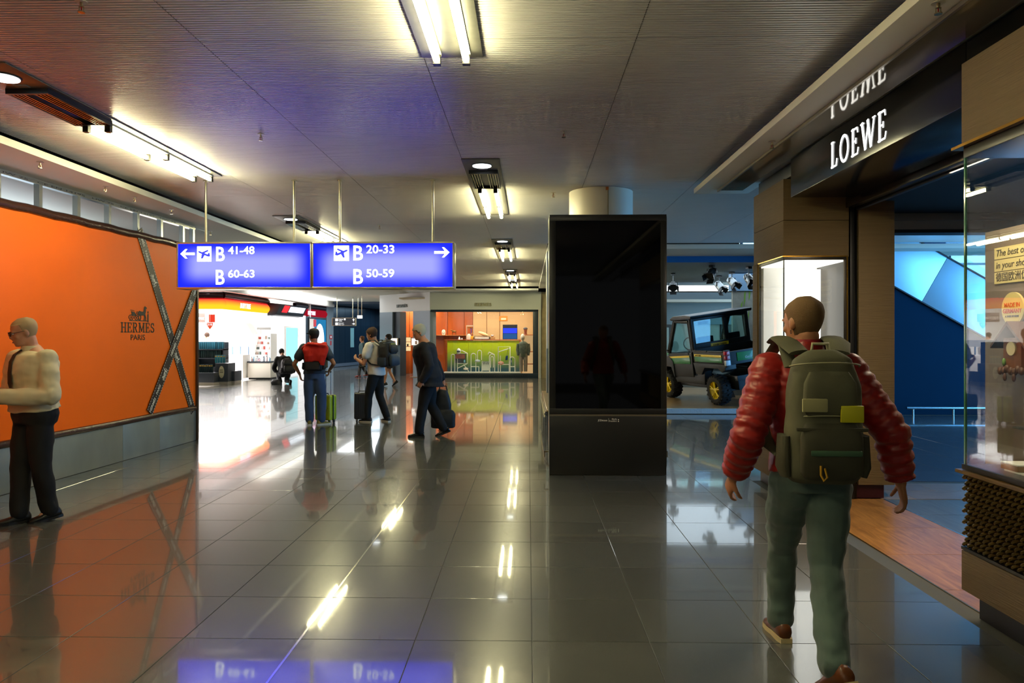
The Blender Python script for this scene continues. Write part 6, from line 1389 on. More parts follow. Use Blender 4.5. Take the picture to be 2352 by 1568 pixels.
def shoe(mb, sole, ankle, yaw, pitch, s=1.0, h=0.10):
    R = Matrix.Rotation(yaw, 3, 'Z') @ Matrix.Rotation(pitch, 3, 'X'); a = Vector(ankle)
    f = lambda x, y, z: a+R @ Vector((x*s, y*s, z*s))
    secs = [(-.085,-.045,.028,.030),(-.07,-.040,.036,.045),(-.02,-.040,.038,.050),(.03,-.048,.040,.040),(.08,-.058,.046,.028),(.13,-.062,.044,.022),(.165,-.066,.030,.015)]
    n = 14; b = len(mb.v)
    for (y, z, w_, hh) in secs:
        for j in range(n):
            an = 2*PI*j/n; mb.v.append(tuple(f(w_*math.cos(an), y, z+hh*math.sin(an))))
    for i in range(len(secs)-1):
        for j in range(n): mb.f.append((b+i*n+j, b+(i+1)*n+j, b+(i+1)*n+(j+1) % n, b+i*n+(j+1) % n))
    mb.f.append(tuple(b+j for j in range(n))); mb.f.append(tuple(b+(len(secs)-1)*n+j for j in range(n-1, -1, -1)))
    so = len(sole.v); out = [(-.092,.030),(-.05,.040),(.03,.040),(.09,.048),(.14,.044),(.172,.026)]
    pts = [(w_, y) for (y, w_) in out]+[(-w_, y) for (y, w_) in out[::-1]]; k = len(pts)
    for z in (-.092, -.068): sole.v += [tuple(f(x, y, z)) for (x, y) in pts]
    sole.f.append(tuple(range(so+k-1, so-1, -1))); sole.f.append(tuple(range(so+k, so+2*k)))
    for i in range(k): j = (i+1) % k; sole.f.append((so+i, so+j, so+k+j, so+k+i))
M_SKIN = mat('skin', '#b98365', rough=0.5, var=0.08, vscale=18); M_SKIN2 = mat('skin_tan', '#a8714e', rough=0.5, var=0.08, vscale=18)
def human(label, loc, yaw, H, pose, fit, voxel=0.010, cvox=0.012, detail=False):
    """pose: joint positions for a body 1.78 m tall facing +y; fit: clothing"""
    k = H/1.78
    t = thing('person', label, 'person', loc, yaw)
    g = lambda p: Vector(p)*k
    L = pose.get('lean', (0, 0)); tw = pose.get('twist', 0.0); zp = pose.get('drop', 0.0)
    def sp(z, x=0.0, y=0.0):
        u = max(0.0, (z-0.95)/0.55); c, s_ = math.cos(tw*u), math.sin(tw*u)
        return Vector(((x*c-y*s_)+L[0]*u, (x*s_+y*c)+L[1]*u, z-zp))*k
    girth = fit.get('girth', 1.0); dep_ = fit.get('depth', 1.0)
    TORSO = [(0.86,.150,.110,-.01),(0.94,.168,.122,-.012),(1.02,.158,.115,-.005),(1.10,.148,.108,0.0),(1.20,.156,.114,.004),(1.31,.172,.122,.004),(1.40,.176,.115,-.004),(1.455,.150,.095,-.012),(1.49,.095,.072,-.015),(1.53,.058,.058,-.008)]
    sh = {s: sp(1.425, s*0.185, -0.008) for s in (-1, 1)}; hipj = {s: (sp(0.90, s*0.088, 0)) for s in (-1, 1)}
    el = {1: g(pose['elbR']), -1: g(pose['elbL'])}; wr_ = {1: g(pose['wrR']), -1: g(pose['wrL'])}
    kn = {1: g(pose['knR']), -1: g(pose['knL'])}; an_ = {1: g(pose['anR']), -1: g(pose['anL'])}
    neck = sp(1.535, 0, 0.004); Rh = Matrix.Rotation(pose.get('hyaw', 0.0), 3, 'Z') @ Matrix.Rotation(pose.get('hpitch', 0.0), 3, 'X') @ Matrix.Rotation(pose.get('hroll', 0.0), 3, 'Y')
    body = MB()
    body.loft([(sp(z, 0, y), w_*k*girth, d_*k*dep_) for (z, w_, d_, y) in TORSO], n=22, side=Matrix.Rotation(tw, 3, 'Z') @ Vector((1,0,0)))
    hb = neck+Rh @ Vector((0, 0.012, 0.012))*k
    limb(body, [sp(1.48, 0, -0.01), neck+V(0,-0.005,0.02)*k, hb+Rh @ Vector((0,-0.02,0.05))*k], [0.060*k, 0.056*k, 0.058*k])
    head_mesh(body, Rh, hb, k)
    for s in (-1, 1):
        limb(body, [sh[s], sh[s].lerp(el[s], 0.5), el[s], el[s].lerp(wr_[s], 0.35), wr_[s]], [0.058*k, 0.048*k, 0.040*k, 0.039*k, 0.027*k])
        hd = pose.get('hdR' if s > 0 else 'hdL'); hn = pose.get('hnR' if s > 0 else 'hnL', (-s, 0, 0)); d = Vector(hd) if hd else (wr_[s]-el[s])
        hand(body, wr_[s], d, hn, pose.get('curl', 0.45), k, thumb=pose.get('thR' if s > 0 else 'thL', 1))
        limb(body, [hipj[s], hipj[s].lerp(kn[s], 0.5), kn[s], kn[s].lerp(an_[s], 0.35), an_[s]], [0.092*k, 0.078*k, 0.056*k, 0.055*k, 0.038*k])
        body.ellipsoid(tuple(an_[s]+Matrix.Rotation(pose.get('fyR' if s > 0 else 'fyL', 0.0), 3, 'Z') @ V(0, 0.04, -0.04)*k), (0.026*k, 0.05*k, 0.022*k), 10, 8)
    remesh(body, 'body', fit.get('skin', M_SKIN), t, voxel, 3)
    # trousers
    if 'trousers' in fit:
        m = MB(); e = 0.016; loose = fit.get('loose', 1.0)
        m.loft([(sp(z, 0, y), (w_+e)*k*girth, (d_+e)*k*dep_) for (z, w_, d_, y) in TORSO[:3]+[(1.06,.152,.110,-.002)]], n=22)
        for s in (-1, 1):
            limb(m, [hipj[s]+V(0,0,-0.01), hipj[s].lerp(kn[s], 0.5), kn[s], kn[s].lerp(an_[s], 0.5), an_[s]+(kn[s]-an_[s]).normalized()*0.01], [0.104*k, 0.092*k*loose, 0.074*k*loose, 0.070*k*loose, 0.066*k*loose], n=16)
        remesh(m, 'trousers', fit['trousers'], t, cvox, 4, fit.get('twr', (0.008, 9, (1,1,0.8))))
    if 'skirt' in fit:
        m = MB(); m.loft([(sp(0.62), 0.16*k, 0.13*k), (sp(0.80), 0.185*k, 0.145*k), (sp(0.95), 0.185*k, 0.135*k), (sp(1.08), 0.150*k, 0.115*k)], n=22); remesh(m, 'skirt', fit['skirt'], t, cvox, 3, (0.004, 9, (1,1,0.5)))
    # top
    if 'top' in fit:
        m = MB(); e = fit.get('pad', 0.018); hem = fit.get('hem', 0.92)
        T2 = [(z, w_, d_, y) for (z, w_, d_, y) in TORSO if hem-0.01 <= z <= 1.50]
        if not T2 or abs(T2[0][0]-hem) > 0.02: T2 = [(hem, .165+fit.get('flare', 0.0), .122+fit.get('flare', 0.0), -.008)]+T2
        rows_ = [(sp(z, 0, y), (w_+e+(fit.get('flare', 0)*max(0, (1.05-z))*3))*k*girth, (d_+e+(fit.get('flare', 0)*max(0, (1.05-z))*2))*k*dep_) for (z, w_, d_, y) in T2[:-1]]+[(sp(1.50, 0, -0.012), 0.085*k, 0.075*k), (sp(fit.get('collar', 1.515), 0, -0.008), 0.068*k, 0.068*k)]
        m.loft(rows_, n=24, side=Matrix.Rotation(tw, 3, 'Z') @ Vector((1,0,0)))
        sl = fit.get('sleeve', 1.0); es = fit.get('spad', e)
        for s in (-1, 1):
            if sl >= 1.0: pts = [sh[s], sh[s].lerp(el[s], 0.5), el[s], el[s].lerp(wr_[s], 0.5), el[s].lerp(wr_[s], min(sl-0.06, 0.97))]; rr = [0.062+es, 0.056+es, 0.050+es, 0.046+es, 0.038+es*0.8]
            else: pts = [sh[s], sh[s].lerp(el[s], sl*0.5), sh[s].lerp(el[s], sl)]; rr = [0.064+es, 0.062+es, 0.060+es]
            if fit.get('quilt'):
                P_ = [Vector(p) for p in pts]; secs = []
                for i in range(len(P_)-1):
                    for q in range(10):
                        u = q/10; secs.append((P_[i].lerp(P_[i+1], u), (rr[i]+(rr[i+1]-rr[i])*u)))
                tot = 0; out = []
                for i, (c, r) in enumerate(secs):
                    if i: tot += (c-secs[i-1][0]).length
                    out.append((c, (r-0.010+0.016*abs(math.sin(PI*tot/0.055)))*k, (r-0.010+0.016*abs(math.sin(PI*tot/0.055)))*k))
                m.loft(out, n=18); m.ellipsoid(tuple(sh[s]), ((0.062+es)*k,)*3, 12, 8)
            else: limb(m, pts, [q*k for q in rr], n=16)
        remesh(m, fit.get('topname', 'shirt'), fit['top'], t, cvox, 2 if fit.get('quilt') else 4, fit.get('wr', (0.007, 8, (1,1,1.4))))
    # shoes
    if 'shoe' in fit:
        for s in (-1, 1):
            m = MB(); so = MB(); shoe(m, so, None, an_[s], pose.get('fyR' if s > 0 else 'fyL', 0.0), pose.get('fpR' if s > 0 else 'fpL', 0.0), k) if False else shoe(m, so, an_[s], pose.get('fyR' if s > 0 else 'fyL', 0.0), pose.get('fpR' if s > 0 else 'fpL', 0.0), k)
            sh_o = m.build('shoe', fit['shoe'] if s > 0 or 'shoe2' not in fit else fit['shoe2'], t, smooth=True); so.build('sole', fit.get('sole', M_BLACK), sh_o)
    if 'hair' in fit: hair_mesh(Rh, hb, k, fit.get('hairstyle', {}), fit['hair'], t)
    if detail:
        for s in (-1, 1):
            e = hb+Rh @ V(s*0.031, 0.088, 0.118)*k; ey = MB().ellipsoid(tuple(e), (0.012*k, 0.010*k, 0.008*k), 10, 8, Rh).build('eye', mat('eye_white', '#d9d4cc', rough=0.2), t, smooth=True)
            MB().ellipsoid(tuple(hb+Rh @ V(s*0.031, 0.0965, 0.118)*k), (0.005*k, 0.003*k, 0.005*k), 8, 6, Rh).build('iris', mat('iris_dark', '#2b1d14', rough=0.1), ey, smooth=True)
            MB().ellipsoid(tuple(hb+Rh @ V(s*0.031, 0.097, 0.136)*k), (0.019*k, 0.005*k, 0.004*k), 8, 6, Rh).build('eyebrow', fit.get('brow', mat('brow_brown', '#4a3324', rough=0.8)), t, smooth=True)
        MB().ellipsoid(tuple(hb+Rh @ V(0, 0.0995, 0.045)*k), (0.020*k, 0.006*k, 0.006*k), 10, 6, Rh).build('lips', mat('lips', '#96594c', rough=0.5), t, smooth=True)
    t['head'] = tuple(hb); 
    return t, dict(sp=sp, sh=sh, el=el, wr=wr_, hb=hb, Rh=Rh, k=k)
STAND = dict(elbR=(.27,-.03,1.13), wrR=(.29,.05,.88), elbL=(-.27,-.03,1.13), wrL=(-.29,.05,.88), knR=(.10,.03,.50), anR=(.11,-.02,.092), knL=(-.10,.03,.50), anL=(-.11,-.02,.092))

# backpack: body, front pocket, lid, straps
def backpack(label, parent_loc, yaw, size, m1, m2, m3, accents=(), straps=None, tilt=0.0):
    w_, d_, h = size
    t = thing('backpack', label, 'backpack', parent_loc, yaw)
    b = MB(); b.loft([((0,0,0.0),w_*0.40,d_*0.36),((0,0,0.03),w_*0.49,d_*0.5),((0,-0.01,h*0.35),w_*0.5,d_*0.52),((0,0,h*0.75),w_*0.47,d_*0.48),((0,0.01,h*0.93),w_*0.38,d_*0.38),((0,0.02,h),w_*0.2,d_*0.2)], n=24, power=3.0)
    remesh(b, 'main_compartment', m1, t, 0.012, 3, (0.006, 8, (1,1,1.3)))
    p = MB(); p.loft([((0,-d_*0.50,0.04),w_*0.34,d_*0.10),((0,-d_*0.58,h*0.10),w_*0.40,d_*0.18),((0,-d_*0.58,h*0.36),w_*0.40,d_*0.18),((0,-d_*0.50,h*0.46),w_*0.34,d_*0.10)], n=20, power=3.5); p.build('front_pocket', m2, t, smooth=True)
    p = MB(); p.loft([((0,-d_*0.46,h*0.52),w_*0.30,d_*0.08),((0,-d_*0.52,h*0.58),w_*0.36,d_*0.13),((0,-d_*0.48,h*0.76),w_*0.34,d_*0.12),((0,-d_*0.40,h*0.84),w_*0.26,d_*0.08)], n=20, power=3.5); p.build('upper_pocket', m1, t, smooth=True)
    for z in (h*0.49, h*0.88, h*0.20): 
        MB().tube([(w_*0.46*math.cos(a), -d_*0.5*abs(math.sin(a))-d_*0.05*(z > h*0.6)*0-0.02, z+0.02*math.sin(a)) for a in [PI*i/12 for i in range(13)]], 0.004, 6).build('zip', m3, t, smooth=True)
    for s in (-1, 1):
        sp_ = MB(); sp_.loft([((s*w_*0.5, 0, 0.03), 0.02, d_*0.30), ((s*w_*0.53, 0, h*0.12), 0.03, d_*0.34), ((s*w_*0.52, 0, h*0.36), 0.024, d_*0.32)], n=12); sp_.build('side_pocket', m2, t, smooth=True)
    MB().tube([(-0.04,0.03,h-0.02),(-0.035,0.03,h+0.03),(0.035,0.03,h+0.03),(0.04,0.03,h-0.02)], 0.008, 6).build('grab_handle', m3, t, smooth=True)
    for (nm, mt, bx) in accents: MB().box(*bx).build(nm, mt, t, bevel=0.006)
    for pts in (straps or []):
        s_ = MB(); s_.loft([(Vector(p), 0.032, 0.009) for p in pts], n=10, side=(1,0,0)); s_.build('shoulder_strap', m1, t, smooth=True)
    return t
M_DENIM = mat('denim_worn', '#52655f', rough=0.85, var=0.35, vscale=6, bump=0.08, bscale=220, sheen=0.2); M_DENIM2 = mat('denim_blue', '#33496b', rough=0.85, var=0.25, vscale=7, sheen=0.2)
M_REDPUFF = mat('red_puffer', '#8e1109', rough=0.42, sheen=0.1); M_OLIVE = mat('olive_canvas', '#55533f', rough=0.8, var=0.15, vscale=12, bump=0.1, bscale=260); M_OLIVE2 = mat('olive_dark', '#3d3b2c', rough=0.8, var=0.15, vscale=12, bump=0.1, bscale=260)
M_LEATHER = mat('brown_leather', '#5c3218', rough=0.35); M_SOLE = mat('cream_sole', '#c9b68a', rough=0.6)

# 1 man walking away with the olive backpack
wx, wy_ = 1.365, 3.60; yw = math.radians(-2)
def loc(p, o, yaw): # world ground point -> local of person
    d = Vector((p[0]-o[0], p[1]-o[1], 0)); return Matrix.Rotation(-yaw, 3, 'Z') @ d
fl = loc(at(1792, 3.92), (wx, wy_), yw); fr_ = loc(at(1915, 3.26), (wx, wy_), yw)
poseA = dict(elbL=(-.31,-.07,1.12), wrL=(-.34,.10,.89), elbR=(.34,-.10,1.14), wrR=(.40,-.06,.90), knL=(fl.x*0.7-0.02, fl.y*0.65+0.06, .50), anL=(fl.x, fl.y, .092), knR=(fr_.x*0.55+0.05, fr_.y*0.35+0.03, .50), anR=(fr_.x, fr_.y, .135),
    fpR=math.radians(-30), fyR=math.radians(18), fyL=math.radians(4), lean=(0.0, 0.04), hyaw=math.radians(28), hpitch=math.radians(-4), curl=0.5, hnL=(1,0.2,0), hnR=(-1,0.2,0))
man, A = human('man in red quilted jacket and jeans walking away with an olive backpack', (wx, wy_, 0), yw, 1.79, poseA,
    dict(skin=M_SKIN2, trousers=M_DENIM, top=M_REDPUFF, topname='quilted_jacket', quilt=True, pad=0.030, spad=0.030, hem=0.92, sleeve=1.0, collar=1.56, shoe=M_LEATHER, sole=M_SOLE, hair=mat('hair_cropped', '#6b5030', rough=0.8, bump=0.4, bscale=300), hairstyle=dict(t=0.004, low=0.05), loose=1.04, girth=1.0, twr=(0.012, 8, (1,1,1.3)), wr=(0.004, 14, (1,1,3))), voxel=0.007, cvox=0.0075)
sp_ = A['sp']; MB().lathe([(0.070, 1.535), (0.073, 1.56), (0.069, 1.585)], n=24, c=(sp_(1.55).x, sp_(1.55).y-0.004, 0), caps=False).build('jacket_collar', mat('collar_red', '#8a1420', rough=0.6), man, smooth=True)
hd_ = A['hb']+A['Rh'] @ V(-0.082, 0.0, 0.075); MB().tube([tuple(hd_+V(0,0.009*math.cos(a),0.010*math.sin(a)-0.008)) for a in [2*PI*i/12 for i in range(12)]], 0.0015, 5, closed=True).build('earring', mat('earring_dark', '#2b2320', rough=0.3, metal=1.0), man)
bpl = Vector((wx, wy_, 0))+Matrix.Rotation(yw, 3, 'Z') @ V(-0.015, -0.215, 0.935)
stA = [[(s*0.11, 0.10, 0.52), (s*0.12, 0.16, 0.62), (s*0.115, 0.26, 0.645), (s*0.12, 0.375, 0.58), (s*0.14, 0.40, 0.42), (s*0.17, 0.33, 0.25), (s*0.19, 0.18, 0.14), (s*0.15, 0.08, 0.10)] for s in (-1, 1)]
M_YELP = mat('reflective_yellow', '#b9b414', rough=0.4)
bpA = backpack('olive and grey hiking backpack with yellow reflective patch on the walking man', bpl, yw, (0.335, 0.19, 0.60), M_OLIVE, M_OLIVE2, mat('zip_pale', '#8d8868', rough=0.5),
    accents=[('reflective_patch', M_YELP, (0.035, 0.135, -0.126, -0.112, 0.285, 0.36)), ('logo_patch', mat('logo_pale', '#a39c6e', rough=0.6), (-0.13, -0.02, -0.125, -0.110, 0.33, 0.39)), ('compression_strap', M_OLIVE2, (-0.155, 0.155, -0.126, -0.112, 0.245, 0.262)), ('green_band', mat('band_green', '#3c5a42', rough=0.6), (-0.10, 0.12, -0.150, -0.138, 0.14, 0.165))], straps=stA)
MB().tube([(-0.06,-0.15,0.10),(-0.062,-0.155,0.06),(-0.05,-0.155,0.035),(-0.035,-0.155,0.05),(-0.045,-0.152,0.09)], 0.005, 6).build('zip_cord', mat('cord_yellow', '#b98a1e', rough=0.5), bpA, smooth=True)
for s in (-1, 1):
    s_ = MB(); s_.loft([(V(s*0.09,0.05,0.59), 0.05, 0.012), (V(s*0.115,0.13,0.635), 0.058, 0.014), (V(s*0.12,0.22,0.655), 0.055, 0.014), (V(s*0.12,0.31,0.635), 0.045, 0.012)], n=10); s_.build('strap_pad', M_OLIVE, bpA, smooth=True)

# 2 man in white shirt by the hoarding
px_, py_ = at(78, 6.35); yw = math.radians(158)
poseB = dict(elbR=(.30,.02,1.10), wrR=(.08,.27,1.10), elbL=(-.29,.05,1.10), wrL=(-.05,.32,1.12), knR=(.08,.06,.50), anR=(.07,.08,.092), knL=(-.09,.0,.50), anL=(-.07,-.09,.10), fpL=math.radians(-8), fyR=math.radians(-20), fyL=math.radians(-20), hyaw=math.radians(-25), hpitch=math.radians(-14), lean=(0, 0.03), curl=0.75, hdR=(-0.5,0.8,0.1), hdL=(0.5,0.8,0.1), hnR=(-0.6,-0.2,0.6), hnL=(0.6,-0.2,0.6))
man, Bq = human('man in cream shirt and black trousers looking at a phone by the orange hoarding', (px_, py_, 0), yw, 1.76, poseB,
    dict(trousers=mat('black_trousers', '#0e0d0c', rough=0.8), top=mat('cream_shirt', '#cdbf9a', rough=0.8, var=0.08, vscale=10), pad=0.034, spad=0.028, hem=0.98, sleeve=1.0, shoe=M_BLACK, hair=mat('hair_grey_thin', '#a08560', rough=0.7), hairstyle=dict(t=0.003, low=0.07, front=0.185), girth=1.2, depth=1.15, loose=1.12, wr=(0.012, 7, (1,1,1.6))), voxel=0.009, cvox=0.011, detail=True)
c_ = Bq['sp'](1.525); MB().lathe([(0.074, 1.485*Bq['k']), (0.070, 1.52*Bq['k']), (0.064, 1.535*Bq['k'])], n=24, c=(c_.x, c_.y, 0), caps=False).build('shirt_collar', mat('cream_shirt', '#cdbf9a', rough=0.8), man, smooth=True)
MB().loft([(Bq['sp'](z, 0, y), w_, 0.006) for (z, y, w_) in ((1.50,0.080,0.014),(1.46,0.140,0.022),(1.40,0.176,0.022),(1.31,0.190,0.026),(1.22,0.192,0.030),(1.18,0.190,0.012))], n=10).build('tie', mat('tie_dark', '#2b211b', rough=0.6), man, smooth=True)
gl = MB()
for s in (-1, 1):
    c = Bq['hb']+Bq['Rh'] @ V(s*0.033, 0.106, 0.117)
    gl.tube([tuple(c+Bq['Rh'] @ V(0.027*math.cos(a), 0, 0.019*math.sin(a))) for a in [2*PI*i/14 for i in range(14)]], 0.0025, 5, closed=True); gl.tube([tuple(c+Bq['Rh'] @ V(s*0.026,0,0.006)), tuple(c+Bq['Rh'] @ V(s*0.046,-0.10,0.006))], 0.002, 5)
gl.tube([tuple(Bq['hb']+Bq['Rh'] @ V(-0.008,0.108,0.12)), tuple(Bq['hb']+Bq['Rh'] @ V(0.008,0.108,0.12))], 0.002, 5); gl.build('glasses', M_BLACK, man)
MB().loft([(V(0,0.135,1.02), 0.16, 0.02), (V(0,0.135,1.05), 0.16, 0.02)], n=16).build('belt', M_BLACK, man, smooth=True)
w1 = Bq['wr'][1]; w2 = Bq['wr'][-1]; pc2 = Vector((px_, py_, 0))+Matrix.Rotation(yw, 3, 'Z') @ ((w1+w2)/2+V(0.01,0.115,0.035))
ph = thing('mobile_phone', 'black mobile phone held by the man in the cream shirt', 'phone', pc2, yw); MB().box(-0.04, 0.04, -0.075, 0.075, -0.005, 0.005).build('phone_case', M_BLACK, ph, bevel=0.004, rot=(math.radians(35), 0, 0)); MB().box(-0.035, 0.035, -0.068, 0.068, 0.0052, 0.006).build('phone_screen', M_SCREEN, ph, rot=(math.radians(35), 0, 0))

# 3 traveller with the red sweater over his backpack
px_, py_ = at(722, 13.3); yw = math.radians(6)
poseC = dict(elbL=(-.35,-.10,1.13), wrL=(-.27,.02,.94), elbR=(.37,-.08,1.14), wrR=(.25,.12,1.00), knR=(.13,.03,.50), anR=(.13,.0,.092), knL=(-.10,.02,.50), anL=(-.08,-.02,.092), fyR=math.radians(-55), fyL=math.radians(8), hyaw=math.radians(48), hpitch=math.radians(-2), curl=0.7, hdL=(0.2,0.1,-1), hdR=(-0.2,0.6,-0.8))
man, Cq = human('traveller in blue jeans and dark cap with red sweater over his backpack', (px_, py_, 0), yw, 1.73, poseC,
    dict(skin=M_SKIN2, trousers=M_DENIM2, top=mat('slate_tee', '#39424a', rough=0.85), pad=0.026, hem=0.94, sleeve=0.55, shoe=mat('sneaker_olive', '#8a7d3c', rough=0.6), sole=mat('sole_white', '#cfcabb', rough=0.6), hair=mat('hair_black', '#17130f', rough=0.8), hairstyle=dict(t=0.010, low=0.05), loose=1.2, girth=1.06), voxel=0.013, cvox=0.015)
hbw = Cq['hb']; Rh = Cq['Rh']; cp = MB(); cp.loft([(hbw+Rh @ V(0,-0.005,0.150), 0.088, 0.112), (hbw+Rh @ V(0,-0.008,0.19), 0.086, 0.108), (hbw+Rh @ V(0,-0.010,0.225), 0.066, 0.084), (hbw+Rh @ V(0,-0.010,0.243), 0.02, 0.03)], n=20, side=Rh @ Vector((1,0,0))); cap_ = cp.build('cap', mat('cap_black', '#15161a', rough=0.7), man, smooth=True)
MB().loft([(hbw+Rh @ V(0,0.08,0.158), 0.07, 0.012), (hbw+Rh @ V(0,0.13,0.152), 0.066, 0.008), (hbw+Rh @ V(0,0.165,0.146), 0.04, 0.005)], n=14, side=Rh @ Vector((1,0,0))).build('cap_brim', mat('cap_black', '#15161a', rough=0.7), cap_, smooth=True)
bpl = Vector((px_, py_, 0))+Matrix.Rotation(yw, 3, 'Z') @ V(0.03, -0.21, 0.98)
M_BPK = mat('black_nylon', '#15161a', rough=0.6, bump=0.1, bscale=200)
st3 = [[(s*0.10, 0.08, 0.36), (s*0.12, 0.18, 0.47), (s*0.12, 0.27, 0.48), (s*0.13, 0.36, 0.38), (s*0.15, 0.37, 0.2), (s*0.18, 0.2, 0.06), (s*0.12, 0.06, 0.04)] for s in (-1, 1)]
backpack('black backpack half covered by the red sweater', bpl, yw, (0.34, 0.16, 0.42), M_BPK, M_BPK, mat('zip_black', '#26282c', rough=0.4), straps=st3)
swl = Vector((px_, py_, 0))+Matrix.Rotation(yw, 3, 'Z') @ V(0.05, -0.215, 1.18); sw = thing('red_sweater', 'red sweater draped over the shoulders and backpack of the capped traveller', 'sweater', swl, yw)
m = MB(); m.loft([(V(0.02,-0.10,-0.02),0.18,0.028),(V(0.01,-0.115,0.08),0.19,0.03),(V(0,-0.10,0.17),0.20,0.03),(V(0,-0.03,0.245),0.21,0.035),(V(0,0.10,0.275),0.20,0.03),(V(0,0.19,0.265),0.15,0.03)], n=22); m.loft([(V(0.14,-0.12,-0.06),0.05,0.03),(V(0.17,-0.12,0.08),0.06,0.04),(V(0.19,-0.05,0.22),0.06,0.045),(V(0.14,0.05,0.28),0.06,0.04)], n=12); m.loft([(V(-0.22,0.10,0.20),0.05,0.04),(V(-0.10,-0.02,0.285),0.07,0.03),(V(0.05,-0.07,0.27),0.08,0.03),(V(0.2,-0.06,0.25),0.05,0.03)], n=12, side=(0,1,0))
M_REDK = mat('red_knit', '#c4210f', rough=0.85, bump=0.15, bscale=180); so_ = remesh(m, 'sweater_back', M_REDK, sw, 0.013, 3, (0.014, 11, (1,1,0.6)))
MB().loft([(V(0.150,-0.13,-0.09),0.035,0.02),(V(0.155,-0.13,-0.05),0.045,0.028)], n=12).build('sleeve_cuff', M_REDK, sw, smooth=True)
# suitcases
def suitcase(label, loc_, yaw, size, m1, m2, handle=0.45, ridges='diag', tag_=False):
    w_, d_, h = size; t = thing('suitcase', label, 'suitcase', loc_, yaw); z0_ = 0.06
    for s in (-1, 1):
        b = MB(); y0_, y1_ = (-d_/2, -0.008) if s < 0 else (0.008, d_/2); b.box(-w_/2, w_/2, y0_, y1_, z0_, z0_+h); sh_ = b.build('shell_half', m1, t, bevel=0.035, seg=4)
        for q in range(7):
            a = -w_*0.4+w_*0.8*q/6; zc = z0_+h*0.5
            if ridges == 'diag': MB().tube([(a, s*(d_/2), z0_+h*0.5), (0 if abs(a) < 1e-6 else a*0.35, s*(d_/2+0.001), z0_+h*0.9)], 0.006, 5).tube([(a, s*(d_/2), z0_+h*0.5), (a*0.35, s*(d_/2+0.001), z0_+h*0.1)], 0.006, 5).build('shell_rib', m1, sh_, smooth=True)
            else: MB().tube([(a, s*(d_/2), z0_+h*0.12), (a, s*(d_/2), z0_+h*0.88)], 0.005, 5).build('shell_rib', m1, sh_, smooth=True)
    MB().ring((-w_/2-0.002, w_/2+0.002, z0_+0.0, z0_+h), (-w_/2+0.02, w_/2-0.02, z0_+0.02, z0_+h-0.02), 'y', -0.009, 0.009).build('zip_band', m2, t)
    for sx_ in (-1, 1):
        for sy_ in (-1, 1):
            c = (sx_*(w_/2-0.045), sy_*(d_/2-0.045)); wl = MB().lathe([(0.024, -0.011), (0.026, -0.008), (0.026, 0.008), (0.024, 0.011)], n=16, axis='x', c=(c[0], c[1]+0.008, 0.027)).build('wheel', M_BLACK, t, smooth=True, angle=0.6)
            MB().box(c[0]-0.016, c[0]+0.016, c[1]-0.018, c[1]+0.018, 0.045, z0_+0.02).build('wheel_fork', m2, wl)
    MB().tube([(-0.06,0,z0_+h-0.005),(-0.055,0,z0_+h+0.028),(0.055,0,z0_+h+0.028),(0.06,0,z0_+h-0.005)], 0.009, 8).build('carry_handle', m2, t, smooth=True)
    if handle:
        al = mat('handle_alu', '#9a9d9c', rough=0.25, metal=1.0); hd = MB()
        for s in (-1, 1): hd.tube([(s*0.055, d_*0.35, z0_+h-0.01), (s*0.055, d_*0.35, z0_+h+handle)], 0.007, 8)
        hd = hd.build('telescopic_handle', al, t, smooth=True); MB().tube([(-0.065, d_*0.35, z0_+h+handle), (0.065, d_*0.35, z0_+h+handle)], 0.014, 8).build('grip', M_BLACK, hd, smooth=True)
    if tag_: MB().box(w_/2+0.002, w_/2+0.006, -0.03, 0.03, z0_+h*0.35, z0_+h*0.6).build('luggage_tag', mat('tag_red', '#b8202a', rough=0.5), t)
    return t
gx, gy_ = at(744, 13.45); suitcase('lime green hard-shell suitcase with raised handle beside the capped traveller', (gx, gy_+0.12, 0), math.radians(-18), (0.33, 0.23, 0.46), mat('lime_shell', '#a8b81e', rough=0.32, coat=0.2), M_BLACK, handle=0.42)
gx, gy_ = at(831, 13.75); suitcase('charcoal hard-shell suitcase with red tag beside the man in white shirt', (gx, gy_, 0), math.radians(8), (0.27, 0.21, 0.49), mat('charcoal_shell', '#1e1f23', rough=0.32), mat('zip_grey', '#5c5d60', rough=0.4), handle=0.48, ridges='v', tag_=True)

# 4 traveller in white t-shirt with large black backpack, turned towards the boutique side
px_, py_ = at(864, 13.75); yw = math.radians(68)
poseD = dict(elbL=(-.26,.10,1.10), wrL=(-.17,.34,1.20), elbR=(.24,.12,1.10), wrR=(.12,.34,1.20), knL=(-.10,.10,.50), anL=(-.10,.13,.092), knR=(.11,.0,.50), anR=(.12,-.16,.092), fyL=math.radians(8), fyR=math.radians(-25), hyaw=math.radians(12), hpitch=math.radians(-12), lean=(0,0.05), curl=0.8, hdL=(0.4,0.5,0.4), hdR=(-0.4,0.5,0.4))
man, Dq = human('traveller in white t-shirt and black trousers looking down, large backpack on', (px_, py_, 0), yw, 1.76, poseD,
    dict(trousers=mat('black_chino', '#0f1216', rough=0.85), top=mat('white_tee', '#dcd9d4', rough=0.85), pad=0.030, hem=0.90, sleeve=0.5, flare=0.01, shoe=mat('sneaker_black', '#15171a', rough=0.6), shoe2=mat('sneaker_black', '#15171a', rough=0.6), sole=mat('sole_white', '#cfcabb', rough=0.6), hair=mat('hair_brown', '#3a2415', rough=0.8, bump=0.4, bscale=200), hairstyle=dict(t=0.012, low=0.045), loose=1.05, wr=(0.012, 9, (1,1,0.8))), voxel=0.013, cvox=0.014)
bpl = Vector((px_, py_, 0))+Matrix.Rotation(yw, 3, 'Z') @ V(0.0, -0.245, 1.03)
